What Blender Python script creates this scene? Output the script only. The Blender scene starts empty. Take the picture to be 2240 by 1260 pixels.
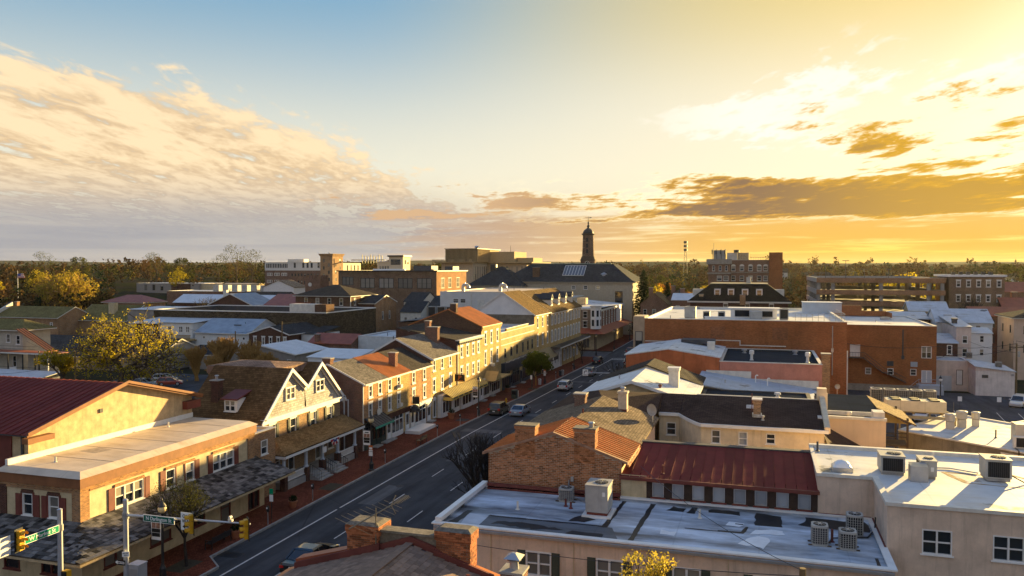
import bpy,bmesh,math,random
from mathutils import Vector,Matrix
R = math.radians
SC = bpy.context.scene
COL = SC.collection
random.seed(7)

# ---------------------------------------------------------------- camera
cam = bpy.data.cameras.new('camera'); camo = bpy.data.objects.new('camera',cam); COL.objects.link(camo)
cam.sensor_width = 36.0; cam.lens = 28.0; cam.clip_start = 0.5; cam.clip_end = 20000
camo.location = (0,0,20.0)
camo.rotation_euler = (R(90 - 1.48),0,R(17.37))
SC.camera = camo

# ---------------------------------------------------------------- light and exposure
SUN_AZ,SUN_EL = 24.0,7.0          # degrees right of the street direction (+Y), above the horizon
SC.view_settings.view_transform = 'Standard'; SC.view_settings.look = 'None'
SC.view_settings.gamma = 1.0; SC.view_settings.use_curve_mapping = False
SC.view_settings.exposure = 2.1
sunl = bpy.data.lights.new('sun','SUN'); suno = bpy.data.objects.new('sun',sunl); COL.objects.link(suno)
sunl.energy = 4.7; sunl.angle = R(0.6); sunl.color = (1.0,0.70,0.26)
sd = Vector((math.sin(R(SUN_AZ)) * math.cos(R(SUN_EL)),math.cos(R(SUN_AZ)) * math.cos(R(SUN_EL)),math.sin(R(SUN_EL))))
suno.rotation_euler = (-sd).to_track_quat('-Z','Y').to_euler()
suno.location = sd * 400

world = bpy.data.worlds.new('World'); SC.world = world; world.use_nodes = True
world.cycles.sampling_method = 'MANUAL'; world.cycles.sample_map_resolution = 512
WN = world.node_tree.nodes; WL = world.node_tree.links; WN.clear()
def wn(t,**k):
    n = WN.new(t)
    for a,b in k.items(): setattr(n,a,b)
    return n
class S:                               # tiny wrapper for socket arithmetic in the world tree
    def __init__(s,o): s.o = o
    def _m(s,op,b=None,c=None):
        n = wn('ShaderNodeMath',operation=op); WL.new(s.o,n.inputs[0])
        for i,v in ((1,b),(2,c)):
            if v is None: continue
            if isinstance(v,S): WL.new(v.o,n.inputs[i])
            else: n.inputs[i].default_value = v
        return S(n.outputs[0])
    def __add__(s,b): return s._m('ADD',b)
    def __sub__(s,b): return s._m('SUBTRACT',b)
    def __mul__(s,b): return s._m('MULTIPLY',b)
    def __truediv__(s,b): return s._m('DIVIDE',b)
    def mx(s,b): return s._m('MAXIMUM',b)
    def mn(s,b): return s._m('MINIMUM',b)
    def pw(s,b): return s._m('POWER',b)
    def ab(s): return s._m('ABSOLUTE')
    def ss(s,lo,hi):
        n = wn('ShaderNodeMapRange',interpolation_type='SMOOTHSTEP'); WL.new(s.o,n.inputs[0])
        n.inputs[1].default_value = lo; n.inputs[2].default_value = hi
        return S(n.outputs[0])
def wmix(f,a,b):
    n = wn('ShaderNodeMix',data_type='RGBA')
    if isinstance(f,S): WL.new(f.o,n.inputs[0])
    else: n.inputs[0].default_value = f
    for i,v in ((6,a),(7,b)):
        if isinstance(v,S): WL.new(v.o,n.inputs[i])
        else: n.inputs[i].default_value = (*v,1)
    return S(n.outputs[2])
def wnoise(x,y,z,scale,detail,rough=0.55,dist=0.0):
    c = wn('ShaderNodeCombineXYZ')
    for i,v in enumerate((x,y,z)):
        if isinstance(v,S): WL.new(v.o,c.inputs[i])
        else: c.inputs[i].default_value = v
    n = wn('ShaderNodeTexNoise'); WL.new(c.outputs[0],n.inputs['Vector'])
    n.inputs['Scale'].default_value = scale; n.inputs['Detail'].default_value = detail
    n.inputs['Roughness'].default_value = rough; n.inputs['Distortion'].default_value = dist
    return S(n.outputs[0])
def lin(r,g,b): return tuple((c / 255 / 12.92) if c / 255 <= 0.04045 else ((c / 255 + 0.055) / 1.055) ** 2.4 for c in (r,g,b))
tc = wn('ShaderNodeTexCoord'); sx = wn('ShaderNodeSeparateXYZ'); WL.new(tc.outputs['Generated'],sx.inputs[0])
X,Y,Zr = S(sx.outputs[0]),S(sx.outputs[1]),S(sx.outputs[2])
Z = Zr.mx(0.0)
dot = wn('ShaderNodeVectorMath',operation='DOT_PRODUCT'); WL.new(tc.outputs['Generated'],dot.inputs[0]); dot.inputs[1].default_value = sd
D = S(dot.outputs['Value'])            # 1 towards the sun
# clear sky: blue overhead and away from the sun, cream low down, gold towards the sun
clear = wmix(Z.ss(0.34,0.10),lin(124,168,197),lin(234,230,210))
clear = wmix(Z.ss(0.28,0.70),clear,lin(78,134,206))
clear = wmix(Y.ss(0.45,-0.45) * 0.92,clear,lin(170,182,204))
warm = wmix(Z.ss(0.17,0.33),lin(248,236,204),lin(238,208,116))
clear = wmix(D.ss(0.60,1.0) * 0.97,clear,warm)
clear = wmix(D.ss(0.965,1.0) * 0.7,clear,(1.2,1.05,0.7))
sky = wn('ShaderNodeTexSky',sky_type='NISHITA'); sky.sun_disc = False
sky.sun_elevation = R(SUN_EL); sky.sun_rotation = R(SUN_AZ); sky.dust_density = 2.0; sky.air_density = 1.0
nm = wn('ShaderNodeVectorMath',operation='SCALE'); WL.new(sky.outputs[0],nm.inputs[0]); nm.inputs['Scale'].default_value = 0.10
clear = wmix(0.10,clear,S(nm.outputs[0]))
# clouds lie on a sheet: project the direction on it and stretch along the wind (a), across it (b)
DA = R(-19.5); zz = Z + 0.06
a = (X * math.sin(DA) + Y * math.cos(DA)) / zz
b = (X * math.cos(DA) - Y * math.sin(DA)) / zz
rr = (a * a + b * b).pw(0.5); az = X._m('ARCTAN2',Y)
n1 = wnoise(a * 0.50,b * 1.1,1.7,1.5,5.0,0.62,0.5)
n2 = wnoise(a * 0.75,b * 1.9,7.3,4.2,4.0,0.62,0.3)
nf = n1 * 0.58 + n2 * 0.42
nR = wnoise(az * 6.5 + rr * 0.22,rr * 1.05,2.2,1.0,6.0,0.62,0.25)
# the high bank on the left, thinning upwards
edge = (a * 0.330 - 2.24) - b
ml = edge.ss(-0.42,0.75) * a.ss(2.25,3.9) * b.ss(1.6,0.3)
dl = (ml * 1.0 + (nf - 0.5) * 4.8).ss(0.38,0.86) * ml.ss(0.0,0.22)
body = Z.ss(0.13,0.03)
dl = dl.mx(body * az.ss(0.05,-0.60) * 0.95)
cl = wmix(nf.ss(0.38,0.58),lin(198,166,128),lin(248,222,180))
cl = wmix(body * 0.9,cl,lin(165,166,170))
cl = wmix(D.ss(0.62,0.86) * body,cl,lin(232,192,138))
stripe = wnoise(az * 1.2,rr * 0.30,4.4,1.6,2.0,0.5,0.4)
cl = wmix(stripe.ss(0.44,0.60) * Z.ss(0.10,0.03) * 0.45,cl,lin(136,140,154))
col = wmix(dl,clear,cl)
# bright ragged streaks over the right half
mw = az.ss(-0.22,0.0) * rr.ss(2.6,3.6) * rr.ss(6.6,5.2)
dw = (mw * 0.60 + (nR - 0.5) * 2.6 + (n2 - 0.5) * 1.2).ss(0.56,0.82) * mw
col = wmix(dw * 0.85,col,(1.0,0.95,0.83))
# golden air low down towards the sun, with thin tan veils in it
gold = wmix(D.ss(0.66,0.95),lin(226,190,146),lin(255,210,74))
col = wmix(az.ss(-0.42,0.05) * Z.ss(0.085,0.012) * 0.95,col,gold)
mv = az.ss(-0.66,-0.30) * rr.ss(5.6,8.2)
dv = (mv * 0.80 + (nR - 0.5) * 2.8).ss(0.34,0.80) * mv
col = wmix(dv * 0.85,col,wmix(D.ss(0.70,0.95),lin(184,156,134),lin(226,170,66)))
# the dark golden bank low on the right, broken fragments above it
mr = ((rr - 7.25).ab() / 1.95).ss(1.0,0.25) * (az.ss(-0.26,0.0) * 0.40 + az.ss(-0.64,-0.38) * 0.60)
mf = az.ss(-0.06,0.20) * rr.ss(3.3,4.6) * rr.ss(7.8,6.2) * 0.60
den = (mr * 1.0).mx(mf) + (nR - 0.5) * 2.9 + (n2 - 0.5) * 1.0
dr = den.ss(0.46,0.72) * mr.mx(mf).ss(0.0,0.2)
rim = den.ss(0.30,0.55) * mr.mx(mf).ss(0.0,0.3) * D.ss(0.68,0.85) * 0.55
col = wmix(rim,col,(1.12,1.0,0.62))
cr = wmix(den.ss(1.0,0.52),lin(138,110,84),lin(222,164,44))
cr = wmix(D.ss(0.90,0.985) * 0.5,cr,lin(236,182,34))
cr = wmix(D.ss(0.88,0.70),cr,lin(208,172,134))
col = wmix(dr,col,cr)
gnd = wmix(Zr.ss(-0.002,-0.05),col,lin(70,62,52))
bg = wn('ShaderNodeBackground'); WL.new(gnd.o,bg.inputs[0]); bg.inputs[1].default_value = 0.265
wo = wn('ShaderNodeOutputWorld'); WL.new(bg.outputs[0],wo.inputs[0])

# ---------------------------------------------------------------- materials
MATS = {}
def mk(name):
    m = bpy.data.materials.new(name); m.use_nodes = True
    nt = m.node_tree; nt.nodes.clear()
    o = nt.nodes.new('ShaderNodeOutputMaterial'); p = nt.nodes.new('ShaderNodeBsdfPrincipled')
    nt.links.new(p.outputs[0],o.inputs[0]); MATS[name] = m
    return m,nt,p
def nd(nt,t,**k):
    n = nt.nodes.new(t)
    for a_,b_ in k.items(): setattr(n,a_,b_)
    return n
def noise(nt,vec,scale,detail=4,rough=0.6):
    n = nd(nt,'ShaderNodeTexNoise'); n.inputs['Scale'].default_value = scale
    n.inputs['Detail'].default_value = detail; n.inputs['Roughness'].default_value = rough
    if vec is not None: nt.links.new(vec,n.inputs['Vector'])
    return n.outputs[0]
def pos(nt,sx_=1,sy_=1,sz_=1):
    g = nd(nt,'ShaderNodeNewGeometry')
    if (sx_,sy_,sz_) == (1,1,1): return g.outputs['Position']
    m = nd(nt,'ShaderNodeVectorMath',operation='MULTIPLY'); nt.links.new(g.outputs['Position'],m.inputs[0]); m.inputs[1].default_value = (sx_,sy_,sz_)
    return m.outputs[0]
def mixc(nt,f,a_,b_,mode='MIX'):
    n = nd(nt,'ShaderNodeMix',data_type='RGBA',blend_type=mode)
    for i,v in ((0,f),(6,a_),(7,b_)):
        if isinstance(v,(int,float)): n.inputs[i].default_value = v
        elif isinstance(v,tuple): n.inputs[i].default_value = (*v[:3],1)
        else: nt.links.new(v,n.inputs[i])
    return n.outputs[2]
def ramp(nt,v,lo,hi,a_=0.0,b_=1.0):
    n = nd(nt,'ShaderNodeMapRange'); nt.links.new(v,n.inputs[0])
    for i,x in ((1,lo),(2,hi),(3,a_),(4,b_)): n.inputs[i].default_value = x
    return n.outputs[0]
def dk(c,f): return tuple(x * f for x in c)
def objrand(nt,lo,hi):
    o = nd(nt,'ShaderNodeObjectInfo'); return ramp(nt,o.outputs['Random'],0,1,lo,hi)
def bump(nt,p,h,dist,strength=0.6):
    n = nd(nt,'ShaderNodeBump'); n.inputs['Distance'].default_value = dist; n.inputs['Strength'].default_value = strength
    nt.links.new(h,n.inputs['Height']); nt.links.new(n.outputs[0],p.inputs['Normal'])
def plain(name,c,rough=0.7,var=0.25,scale=1.5,metal=0.0,streak=0.0,fine=0.0,spec=0.3):
    """paint, plaster, stone: base colour broken by soft blotches, rain streaks and grain"""
    if name in MATS: return MATS[name]
    m,nt,p = mk(name); P_ = pos(nt)
    f = ramp(nt,noise(nt,P_,scale,6),0.3,0.7)
    c1 = mixc(nt,f,dk(c,1 - var),dk(c,1 + var * 0.5))
    if streak:
        sv = noise(nt,pos(nt,2.2,2.2,0.16),1.6,5,0.7)
        c1 = mixc(nt,ramp(nt,sv,0.52,0.75,0,streak),c1,dk(c,0.35))
    if fine:
        c1 = mixc(nt,ramp(nt,noise(nt,P_,14,3),0.35,0.65,0,fine),c1,dk(c,0.45))
    nt.links.new(c1,p.inputs['Base Color'])
    p.inputs['Roughness'].default_value = rough; p.inputs['Metallic'].default_value = metal
    p.inputs['Specular IOR Level'].default_value = spec
    return m
def wallvec(nt):
    """(x+y, z): a coordinate that runs along any wall of the street grid"""
    s = nd(nt,'ShaderNodeSeparateXYZ'); nt.links.new(pos(nt),s.inputs[0])
    ad = nd(nt,'ShaderNodeMath',operation='ADD'); nt.links.new(s.outputs[0],ad.inputs[0]); nt.links.new(s.outputs[1],ad.inputs[1])
    c = nd(nt,'ShaderNodeCombineXYZ'); nt.links.new(ad.outputs[0],c.inputs[0]); nt.links.new(s.outputs[2],c.inputs[1])
    return c.outputs[0]
def brick(name,c,mortar=(0.34,0.27,0.2),bw=0.23,bh=0.075,var=0.45,msize=0.012,streak=0.25):
    if name in MATS: return MATS[name]
    m,nt,p = mk(name); v = wallvec(nt)
    b_ = nd(nt,'ShaderNodeTexBrick'); nt.links.new(v,b_.inputs['Vector'])
    b_.inputs['Color1'].default_value = (*dk(c,1 + var * 0.5),1); b_.inputs['Color2'].default_value = (*dk(c,1 - var),1)
    b_.inputs['Mortar'].default_value = (*mortar,1); b_.inputs['Scale'].default_value = 1.0
    b_.inputs['Brick Width'].default_value = bw; b_.inputs['Row Height'].default_value = bh
    b_.inputs['Mortar Size'].default_value = msize; b_.inputs['Bias'].default_value = 0.0
    f = ramp(nt,noise(nt,pos(nt),0.5,6),0.3,0.7,0.72,1.12)
    c1 = mixc(nt,1.0,b_.outputs[0],f,'MULTIPLY')
    sv = noise(nt,pos(nt,1.5,1.5,0.14),1.3,5,0.7)
    c1 = mixc(nt,ramp(nt,sv,0.52,0.75,0,streak),c1,dk(c,0.4))
    nt.links.new(c1,p.inputs['Base Color']); p.inputs['Roughness'].default_value = 0.9; p.inputs['Specular IOR Level'].default_value = 0.08
    bump(nt,p,b_.outputs['Fac'],-0.01,0.5)
    return m
def siding(name,c,pitch=0.16,var=0.15):
    if name in MATS: return MATS[name]
    m,nt,p = mk(name)
    s = nd(nt,'ShaderNodeSeparateXYZ'); nt.links.new(pos(nt),s.inputs[0])
    fr = nd(nt,'ShaderNodeMath',operation='MODULO'); nt.links.new(s.outputs[2],fr.inputs[0]); fr.inputs[1].default_value = pitch
    h = ramp(nt,fr.outputs[0],0,pitch)
    lap = ramp(nt,fr.outputs[0],0.0,pitch * 0.16,0.55,1.0)
    c1 = mixc(nt,1.0,mixc(nt,ramp(nt,noise(nt,pos(nt),0.8,5),0.3,0.7),dk(c,1 - var),c),lap,'MULTIPLY')
    nt.links.new(c1,p.inputs['Base Color']); p.inputs['Roughness'].default_value = 0.6
    bump(nt,p,h,-0.02,0.6)
    return m
def shingle(name,c,axis='Y',w=0.32,h=0.16,var=0.35,patch=0.3):
    """axis: the direction of the eaves"""
    if name in MATS: return MATS[name]
    m,nt,p = mk(name)
    s = nd(nt,'ShaderNodeSeparateXYZ'); nt.links.new(pos(nt),s.inputs[0])
    cc = nd(nt,'ShaderNodeCombineXYZ')
    nt.links.new(s.outputs[1 if axis == 'Y' else 0],cc.inputs[0]); nt.links.new(s.outputs[0 if axis == 'Y' else 1],cc.inputs[1])
    b_ = nd(nt,'ShaderNodeTexBrick'); nt.links.new(cc.outputs[0],b_.inputs['Vector'])
    b_.inputs['Color1'].default_value = (*dk(c,1 + var * 0.5),1); b_.inputs['Color2'].default_value = (*dk(c,1 - var),1)
    b_.inputs['Mortar'].default_value = (*dk(c,0.35),1); b_.inputs['Scale'].default_value = 1.0
    b_.inputs['Brick Width'].default_value = w; b_.inputs['Row Height'].default_value = h; b_.inputs['Mortar Size'].default_value = 0.012
    f = ramp(nt,noise(nt,pos(nt),0.45,6),0.3,0.7,1 - patch,1 + patch * 0.4)
    c1 = mixc(nt,1.0,b_.outputs[0],f,'MULTIPLY')
    nt.links.new(c1,p.inputs['Base Color']); p.inputs['Roughness'].default_value = 0.95; p.inputs['Specular IOR Level'].default_value = 0.03
    bump(nt,p,b_.outputs['Fac'],-0.015,0.6)
    return m
def membrane(name,c,dark=(0.05,0.055,0.06),amount=0.5,scale=0.28,stretch=(1,1),rough=0.6,seam=1.9,dirt=(0.5,0.42,0.3)):
    """coated flat roof: seams, ponding stains with shapes of their own, rust-brown dirt"""
    if name in MATS: return MATS[name]
    m,nt,p = mk(name)
    n1_ = noise(nt,pos(nt,stretch[0],stretch[1],1),scale,7,0.62)
    f = ramp(nt,n1_,0.62 - 0.14 * amount,0.66)
    c1 = mixc(nt,ramp(nt,noise(nt,pos(nt),0.9,6),0.35,0.7),c,dk(c,0.80))
    c1 = mixc(nt,ramp(nt,noise(nt,pos(nt,.35,1.3,1),0.9,6),0.52,0.72,0,0.55),c1,tuple(c[i] * dirt[i] for i in range(3)))
    s = nd(nt,'ShaderNodeSeparateXYZ'); nt.links.new(pos(nt),s.inputs[0])
    fr = nd(nt,'ShaderNodeMath',operation='PINGPONG'); nt.links.new(s.outputs[0],fr.inputs[0]); fr.inputs[1].default_value = seam
    c1 = mixc(nt,ramp(nt,fr.outputs[0],0.0,0.05,0.35,0.0),c1,dk(c,0.45))
    c1 = mixc(nt,mixc(nt,0.0,f,f),c1,dark) if amount > 0 else c1
    nt.links.new(c1,p.inputs['Base Color'])
    dk_ = max(c) < 0.12; rough = 0.95 if dk_ else rough
    nt.links.new(ramp(nt,n1_,0.5,0.66,rough,rough * (0.95 if dk_ else 0.7)),p.inputs['Roughness']); p.inputs['Specular IOR Level'].default_value = 0.0 if dk_ else 0.25
    bump(nt,p,noise(nt,pos(nt),3,4),0.02,0.3)
    return m
def glass(name,c=(0.02,0.025,0.03),rough=0.06,lo=0.6,hi=1.5):
    if name in MATS: return MATS[name]
    m,nt,p = mk(name)
    nt.links.new(mixc(nt,1.0,c,objrand(nt,lo,hi),'MULTIPLY'),p.inputs['Base Color'])
    p.inputs['Roughness'].default_value = rough; p.inputs['Specular IOR Level'].default_value = 0.7
    bump(nt,p,noise(nt,pos(nt),0.9,2),0.02,0.25)
    return m
def leafm(name,c,trans=0.45):
    if name in MATS: return MATS[name]
    m = bpy.data.materials.new(name); m.use_nodes = True; MATS[name] = m; nt = m.node_tree; nt.nodes.clear()
    o = nd(nt,'ShaderNodeOutputMaterial'); mx = nd(nt,'ShaderNodeMixShader'); d_ = nd(nt,'ShaderNodeBsdfDiffuse'); t_ = nd(nt,'ShaderNodeBsdfTranslucent')
    g = nd(nt,'ShaderNodeNewGeometry')
    f = nd(nt,'ShaderNodeObjectInfo')
    v = ramp(nt,g.outputs['Random Per Island'],0,1,0.5,1.4)
    c1 = mixc(nt,1.0,c,v,'MULTIPLY')
    c1 = mixc(nt,ramp(nt,noise(nt,pos(nt),0.25,3),0.35,0.65,0,0.5),c1,(c[0] * 0.55,c[1] * 0.75,c[2] * 0.8))
    c1 = mixc(nt,1.0,c1,objrand(nt,0.75,1.2),'MULTIPLY')
    nt.links.new(c1,d_.inputs[0]); nt.links.new(c1,t_.inputs[0]); mx.inputs[0].default_value = trans
    nt.links.new(d_.outputs[0],mx.inputs[1]); nt.links.new(t_.outputs[0],mx.inputs[2]); nt.links.new(mx.outputs[0],o.inputs[0])
    return m
def varied(name,c,lo=0.5,hi=1.3,rough=0.8,spec=0.25,grain=9.0):
    """for pieces built one by one (bricks, shingles, panels): tone differs from piece to piece"""
    if name in MATS: return MATS[name]
    m,nt,p = mk(name)
    g = nd(nt,'ShaderNodeNewGeometry'); o = nd(nt,'ShaderNodeObjectInfo')
    ad = nd(nt,'ShaderNodeMath',operation='ADD'); nt.links.new(g.outputs['Random Per Island'],ad.inputs[0]); nt.links.new(o.outputs['Random'],ad.inputs[1])
    fr = nd(nt,'ShaderNodeMath',operation='FRACT'); nt.links.new(ad.outputs[0],fr.inputs[0])
    c1 = mixc(nt,1.0,c,ramp(nt,fr.outputs[0],0,1,lo,hi),'MULTIPLY')
    c1 = mixc(nt,ramp(nt,noise(nt,pos(nt),grain,5),0.4,0.7,0,0.5),c1,dk(c,0.5))
    nt.links.new(c1,p.inputs['Base Color']); p.inputs['Roughness'].default_value = rough; p.inputs['Specular IOR Level'].default_value = spec
    return m
def emit(name,c,s):
    if name in MATS: return MATS[name]
    m,nt,p = mk(name); p.inputs['Base Color'].default_value = (*c,1); p.inputs['Emission Color'].default_value = (*c,1); p.inputs['Emission Strength'].default_value = s
    return m

WHITE = plain('white_paint',(0.74,0.72,0.68),0.5,0.12)
OFFW = plain('off_white_trim',(0.66,0.62,0.54),0.6,0.18,streak=0.25)
BLACK = plain('black_metal',(0.018,0.018,0.02),0.45,0.2,spec=0.5)
GREYM = plain('galvanised_metal',(0.42,0.42,0.42),0.42,0.2,metal=0.6)
DGREY = plain('dark_grey_metal',(0.06,0.06,0.065),0.6,0.3)
ACGREY = plain('unit_grey_paint',(0.40,0.385,0.35),0.55,0.2,streak=0.2)
FAN = plain('grille_black',(0.015,0.015,0.016),0.7,0.2)
GLASS = glass('window_glass')
GLASSB = glass('window_glass_curtained',(0.16,0.15,0.13),0.12)
GLASSW = glass('window_glass_pale',(0.30,0.32,0.34),0.1,0.8,1.2)
BLIND = glass('drawn_blind',(0.34,0.31,0.25),0.25,0.5,1.3)
STONE = plain('stone',(0.36,0.32,0.26),0.9,0.3,fine=0.4)
CONC = plain('concrete',(0.36,0.34,0.31),0.9,0.25,fine=0.25,streak=0.3)
BARK = plain('bark',(0.085,0.062,0.045),0.95,0.4,4)
TERRA = plain('terracotta',(0.36,0.13,0.06),0.85,0.25)
WOODD = plain('weathered_wood',(0.13,0.09,0.055),0.85,0.35,fine=0.4)
MAROON = plain('maroon_trim',(0.17,0.045,0.032),0.6,0.25,streak=0.2)
RUSTM = plain('rust_red_metal',(0.30,0.085,0.04),0.5,0.3,0.8)

# ---------------------------------------------------------------- geometry helpers
ORG = {}
class MB:
    def __init__(s): s.v = []; s.f = []; s.m = []; s.cur = 0
    def poly(s,pts):
        n = len(s.v); s.v += [tuple(p) for p in pts]; s.f.append(tuple(range(n,n + len(pts)))); s.m.append(s.cur)
    def box(s,x0,y0,z0,x1,y1,z1,skip=''):
        if x0 > x1: x0,x1 = x1,x0
        if y0 > y1: y0,y1 = y1,y0
        if z0 > z1: z0,z1 = z1,z0
        n = len(s.v)
        s.v += [(x0,y0,z0),(x1,y0,z0),(x1,y1,z0),(x0,y1,z0),(x0,y0,z1),(x1,y0,z1),(x1,y1,z1),(x0,y1,z1)]
        for k,q in (('b',(0,3,2,1)),('t',(4,5,6,7)),('s',(0,1,5,4)),('e',(1,2,6,5)),('n',(2,3,7,6)),('w',(3,0,4,7))):
            if k not in skip: s.f.append(tuple(n + i for i in q)); s.m.append(s.cur)
    def hexa(s,p):            # 8 points, bottom ring then top ring
        n = len(s.v); s.v += [tuple(q) for q in p]
        for q in ((0,3,2,1),(4,5,6,7),(0,1,5,4),(1,2,6,5),(2,3,7,6),(3,0,4,7)):
            s.f.append(tuple(n + i for i in q)); s.m.append(s.cur)
    def bar(s,p0,p1,w,h=None):      # square bar between two points
        h = h or w; p0,p1 = Vector(p0),Vector(p1); d = (p1 - p0).normalized()
        up = Vector((0,0,1)) if abs(d.z) < 0.95 else Vector((1,0,0))
        r = d.cross(up).normalized() * (w / 2); u = r.cross(d).normalized() * (h / 2)
        s.hexa([p0 - r - u,p0 + r - u,p1 + r - u,p1 - r - u,p0 - r + u,p0 + r + u,p1 + r + u,p1 - r + u])
    def tube(s,p0,p1,r0,r1=None,n=8,caps=True):
        r1 = r0 if r1 is None else r1; p0,p1 = Vector(p0),Vector(p1); d = (p1 - p0).normalized()
        up = Vector((0,0,1)) if abs(d.z) < 0.95 else Vector((1,0,0))
        r = d.cross(up).normalized(); u = r.cross(d); k = len(s.v)
        for P_,rr in ((p0,r0),(p1,r1)):
            for i in range(n):
                t = 2 * math.pi * i / n; s.v.append(tuple(P_ + (r * math.cos(t) + u * math.sin(t)) * rr))
        for i in range(n):
            j = (i + 1) % n; s.f.append((k + i,k + j,k + n + j,k + n + i)); s.m.append(s.cur)
        if caps:
            s.f.append(tuple(k + i for i in reversed(range(n)))); s.m.append(s.cur)
            s.f.append(tuple(k + n + i for i in range(n))); s.m.append(s.cur)
    def lathe(s,c,prof,n=14):        # prof: (radius, z) from bottom to top
        c = Vector(c); k = len(s.v)
        for r_,z_ in prof:
            for i in range(n):
                t = 2 * math.pi * i / n; s.v.append((c.x + r_ * math.cos(t),c.y + r_ * math.sin(t),c.z + z_))
        for a_ in range(len(prof) - 1):
            for i in range(n):
                j = (i + 1) % n
                s.f.append((k + a_ * n + i,k + a_ * n + j,k + (a_ + 1) * n + j,k + (a_ + 1) * n + i)); s.m.append(s.cur)
        s.f.append(tuple(k + i for i in reversed(range(n)))); s.m.append(s.cur)
        e = k + (len(prof) - 1) * n; s.f.append(tuple(e + i for i in range(n))); s.m.append(s.cur)
    def prism(s,pts,z0,z1,bottom=True):      # 2d polygon, counter-clockwise
        n = len(pts); k = len(s.v)
        s.v += [(p[0],p[1],z0) for p in pts] + [(p[0],p[1],z1) for p in pts]
        s.f.append(tuple(k + n + i for i in range(n))); s.m.append(s.cur)
        if bottom: s.f.append(tuple(k + i for i in reversed(range(n)))); s.m.append(s.cur)
        for i in range(n):
            j = (i + 1) % n; s.f.append((k + i,k + j,k + n + j,k + n + i)); s.m.append(s.cur)
    def extr(s,pts,vec):      # planar 3d polygon swept along vec
        vec = Vector(vec); n = len(pts); k = len(s.v)
        s.v += [tuple(p) for p in pts] + [tuple(Vector(p) + vec) for p in pts]
        s.f.append(tuple(k + i for i in reversed(range(n)))); s.m.append(s.cur)
        s.f.append(tuple(k + n + i for i in range(n))); s.m.append(s.cur)
        for i in range(n):
            j = (i + 1) % n; s.f.append((k + i,k + j,k + n + j,k + n + i)); s.m.append(s.cur)
    def mesh(s,name,mats,org=(0,0,0),smooth=False,fix=True):
        me = bpy.data.meshes.new(name); ox,oy,oz = org
        me.from_pydata([(x - ox,y - oy,z - oz) for x,y,z in s.v],[],s.f)
        for m in (mats if isinstance(mats,(list,tuple)) else [mats]): me.materials.append(m)
        if any(s.m): me.polygons.foreach_set('material_index',s.m)
        if fix:
            bm = bmesh.new(); bm.from_mesh(me); bmesh.ops.recalc_face_normals(bm,faces=bm.faces); bm.to_mesh(me); bm.free()
        if smooth: me.polygons.foreach_set('use_smooth',[True] * len(me.polygons))
        me.update(); return me
def link(name,data,parent=None,loc=(0,0,0),rot=0.0):
    o = bpy.data.objects.new(name,data); COL.objects.link(o); o.location = loc
    if rot: o.rotation_euler = (0,0,rot)
    if parent is not None: o.parent = parent
    return o
def tag(o,label,cat,group=None):
    o['label'] = label; o['category'] = cat
    if group: o['group'] = group
    return o
def thing(name,label,cat,loc=(0,0,0),group=None,rot=0.0,local=False):
    o = link(name,None,None,loc,rot); o.empty_display_size = 0.3; tag(o,label,cat,group)
    ORG[o.name] = Vector((0,0,0)) if local else Vector(loc)
    return o
def part(name,mb,mats,parent,smooth=False,label=None,kind=None,fix=True):
    org = ORG[parent.name]
    o = link(name,mb.mesh(name,mats,org,smooth,fix),parent); ORG[o.name] = org
    if label: o['label'] = label
    if kind: o['kind'] = kind
    return o
def struct(name,mb,mats,fix=True,smooth=False):
    o = link(name,mb.mesh(name,mats,(0,0,0),smooth,fix)); o['kind'] = 'structure'; ORG[o.name] = Vector((0,0,0)); return o
def one(name,mb,mats,label,cat,group=None,org=(0,0,0),smooth=False):
    o = link(name,mb.mesh(name,mats,org,smooth),None,org); ORG[o.name] = Vector(org); return tag(o,label,cat,group)
def put(name,me,parent,wpos,rot=0.0):       # a shared mesh as a part, at a world position
    o = link(name,me,parent,Vector(wpos) - ORG[parent.name],rot); ORG[o.name] = Vector((0,0,0)); return o
def copytree(src,loc,rot=None,label=None,group=None):
    c = src.copy(); COL.objects.link(c); c.location = loc
    if rot is not None: c.rotation_euler = (0,0,rot)
    if label: c['label'] = label
    if group: c['group'] = group
    for ch in src.children:
        d = ch.copy(); COL.objects.link(d); d.parent = c
        for g in ch.children:
            e = g.copy(); COL.objects.link(e); e.parent = d
    return c
ROT = {'S': 0.0,'E': math.pi / 2,'N': math.pi,'W': -math.pi / 2}
UDIR = {'S': Vector((1,0,0)),'E': Vector((0,1,0)),'N': Vector((-1,0,0)),'W': Vector((0,-1,0))}
CACHE = {}
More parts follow.
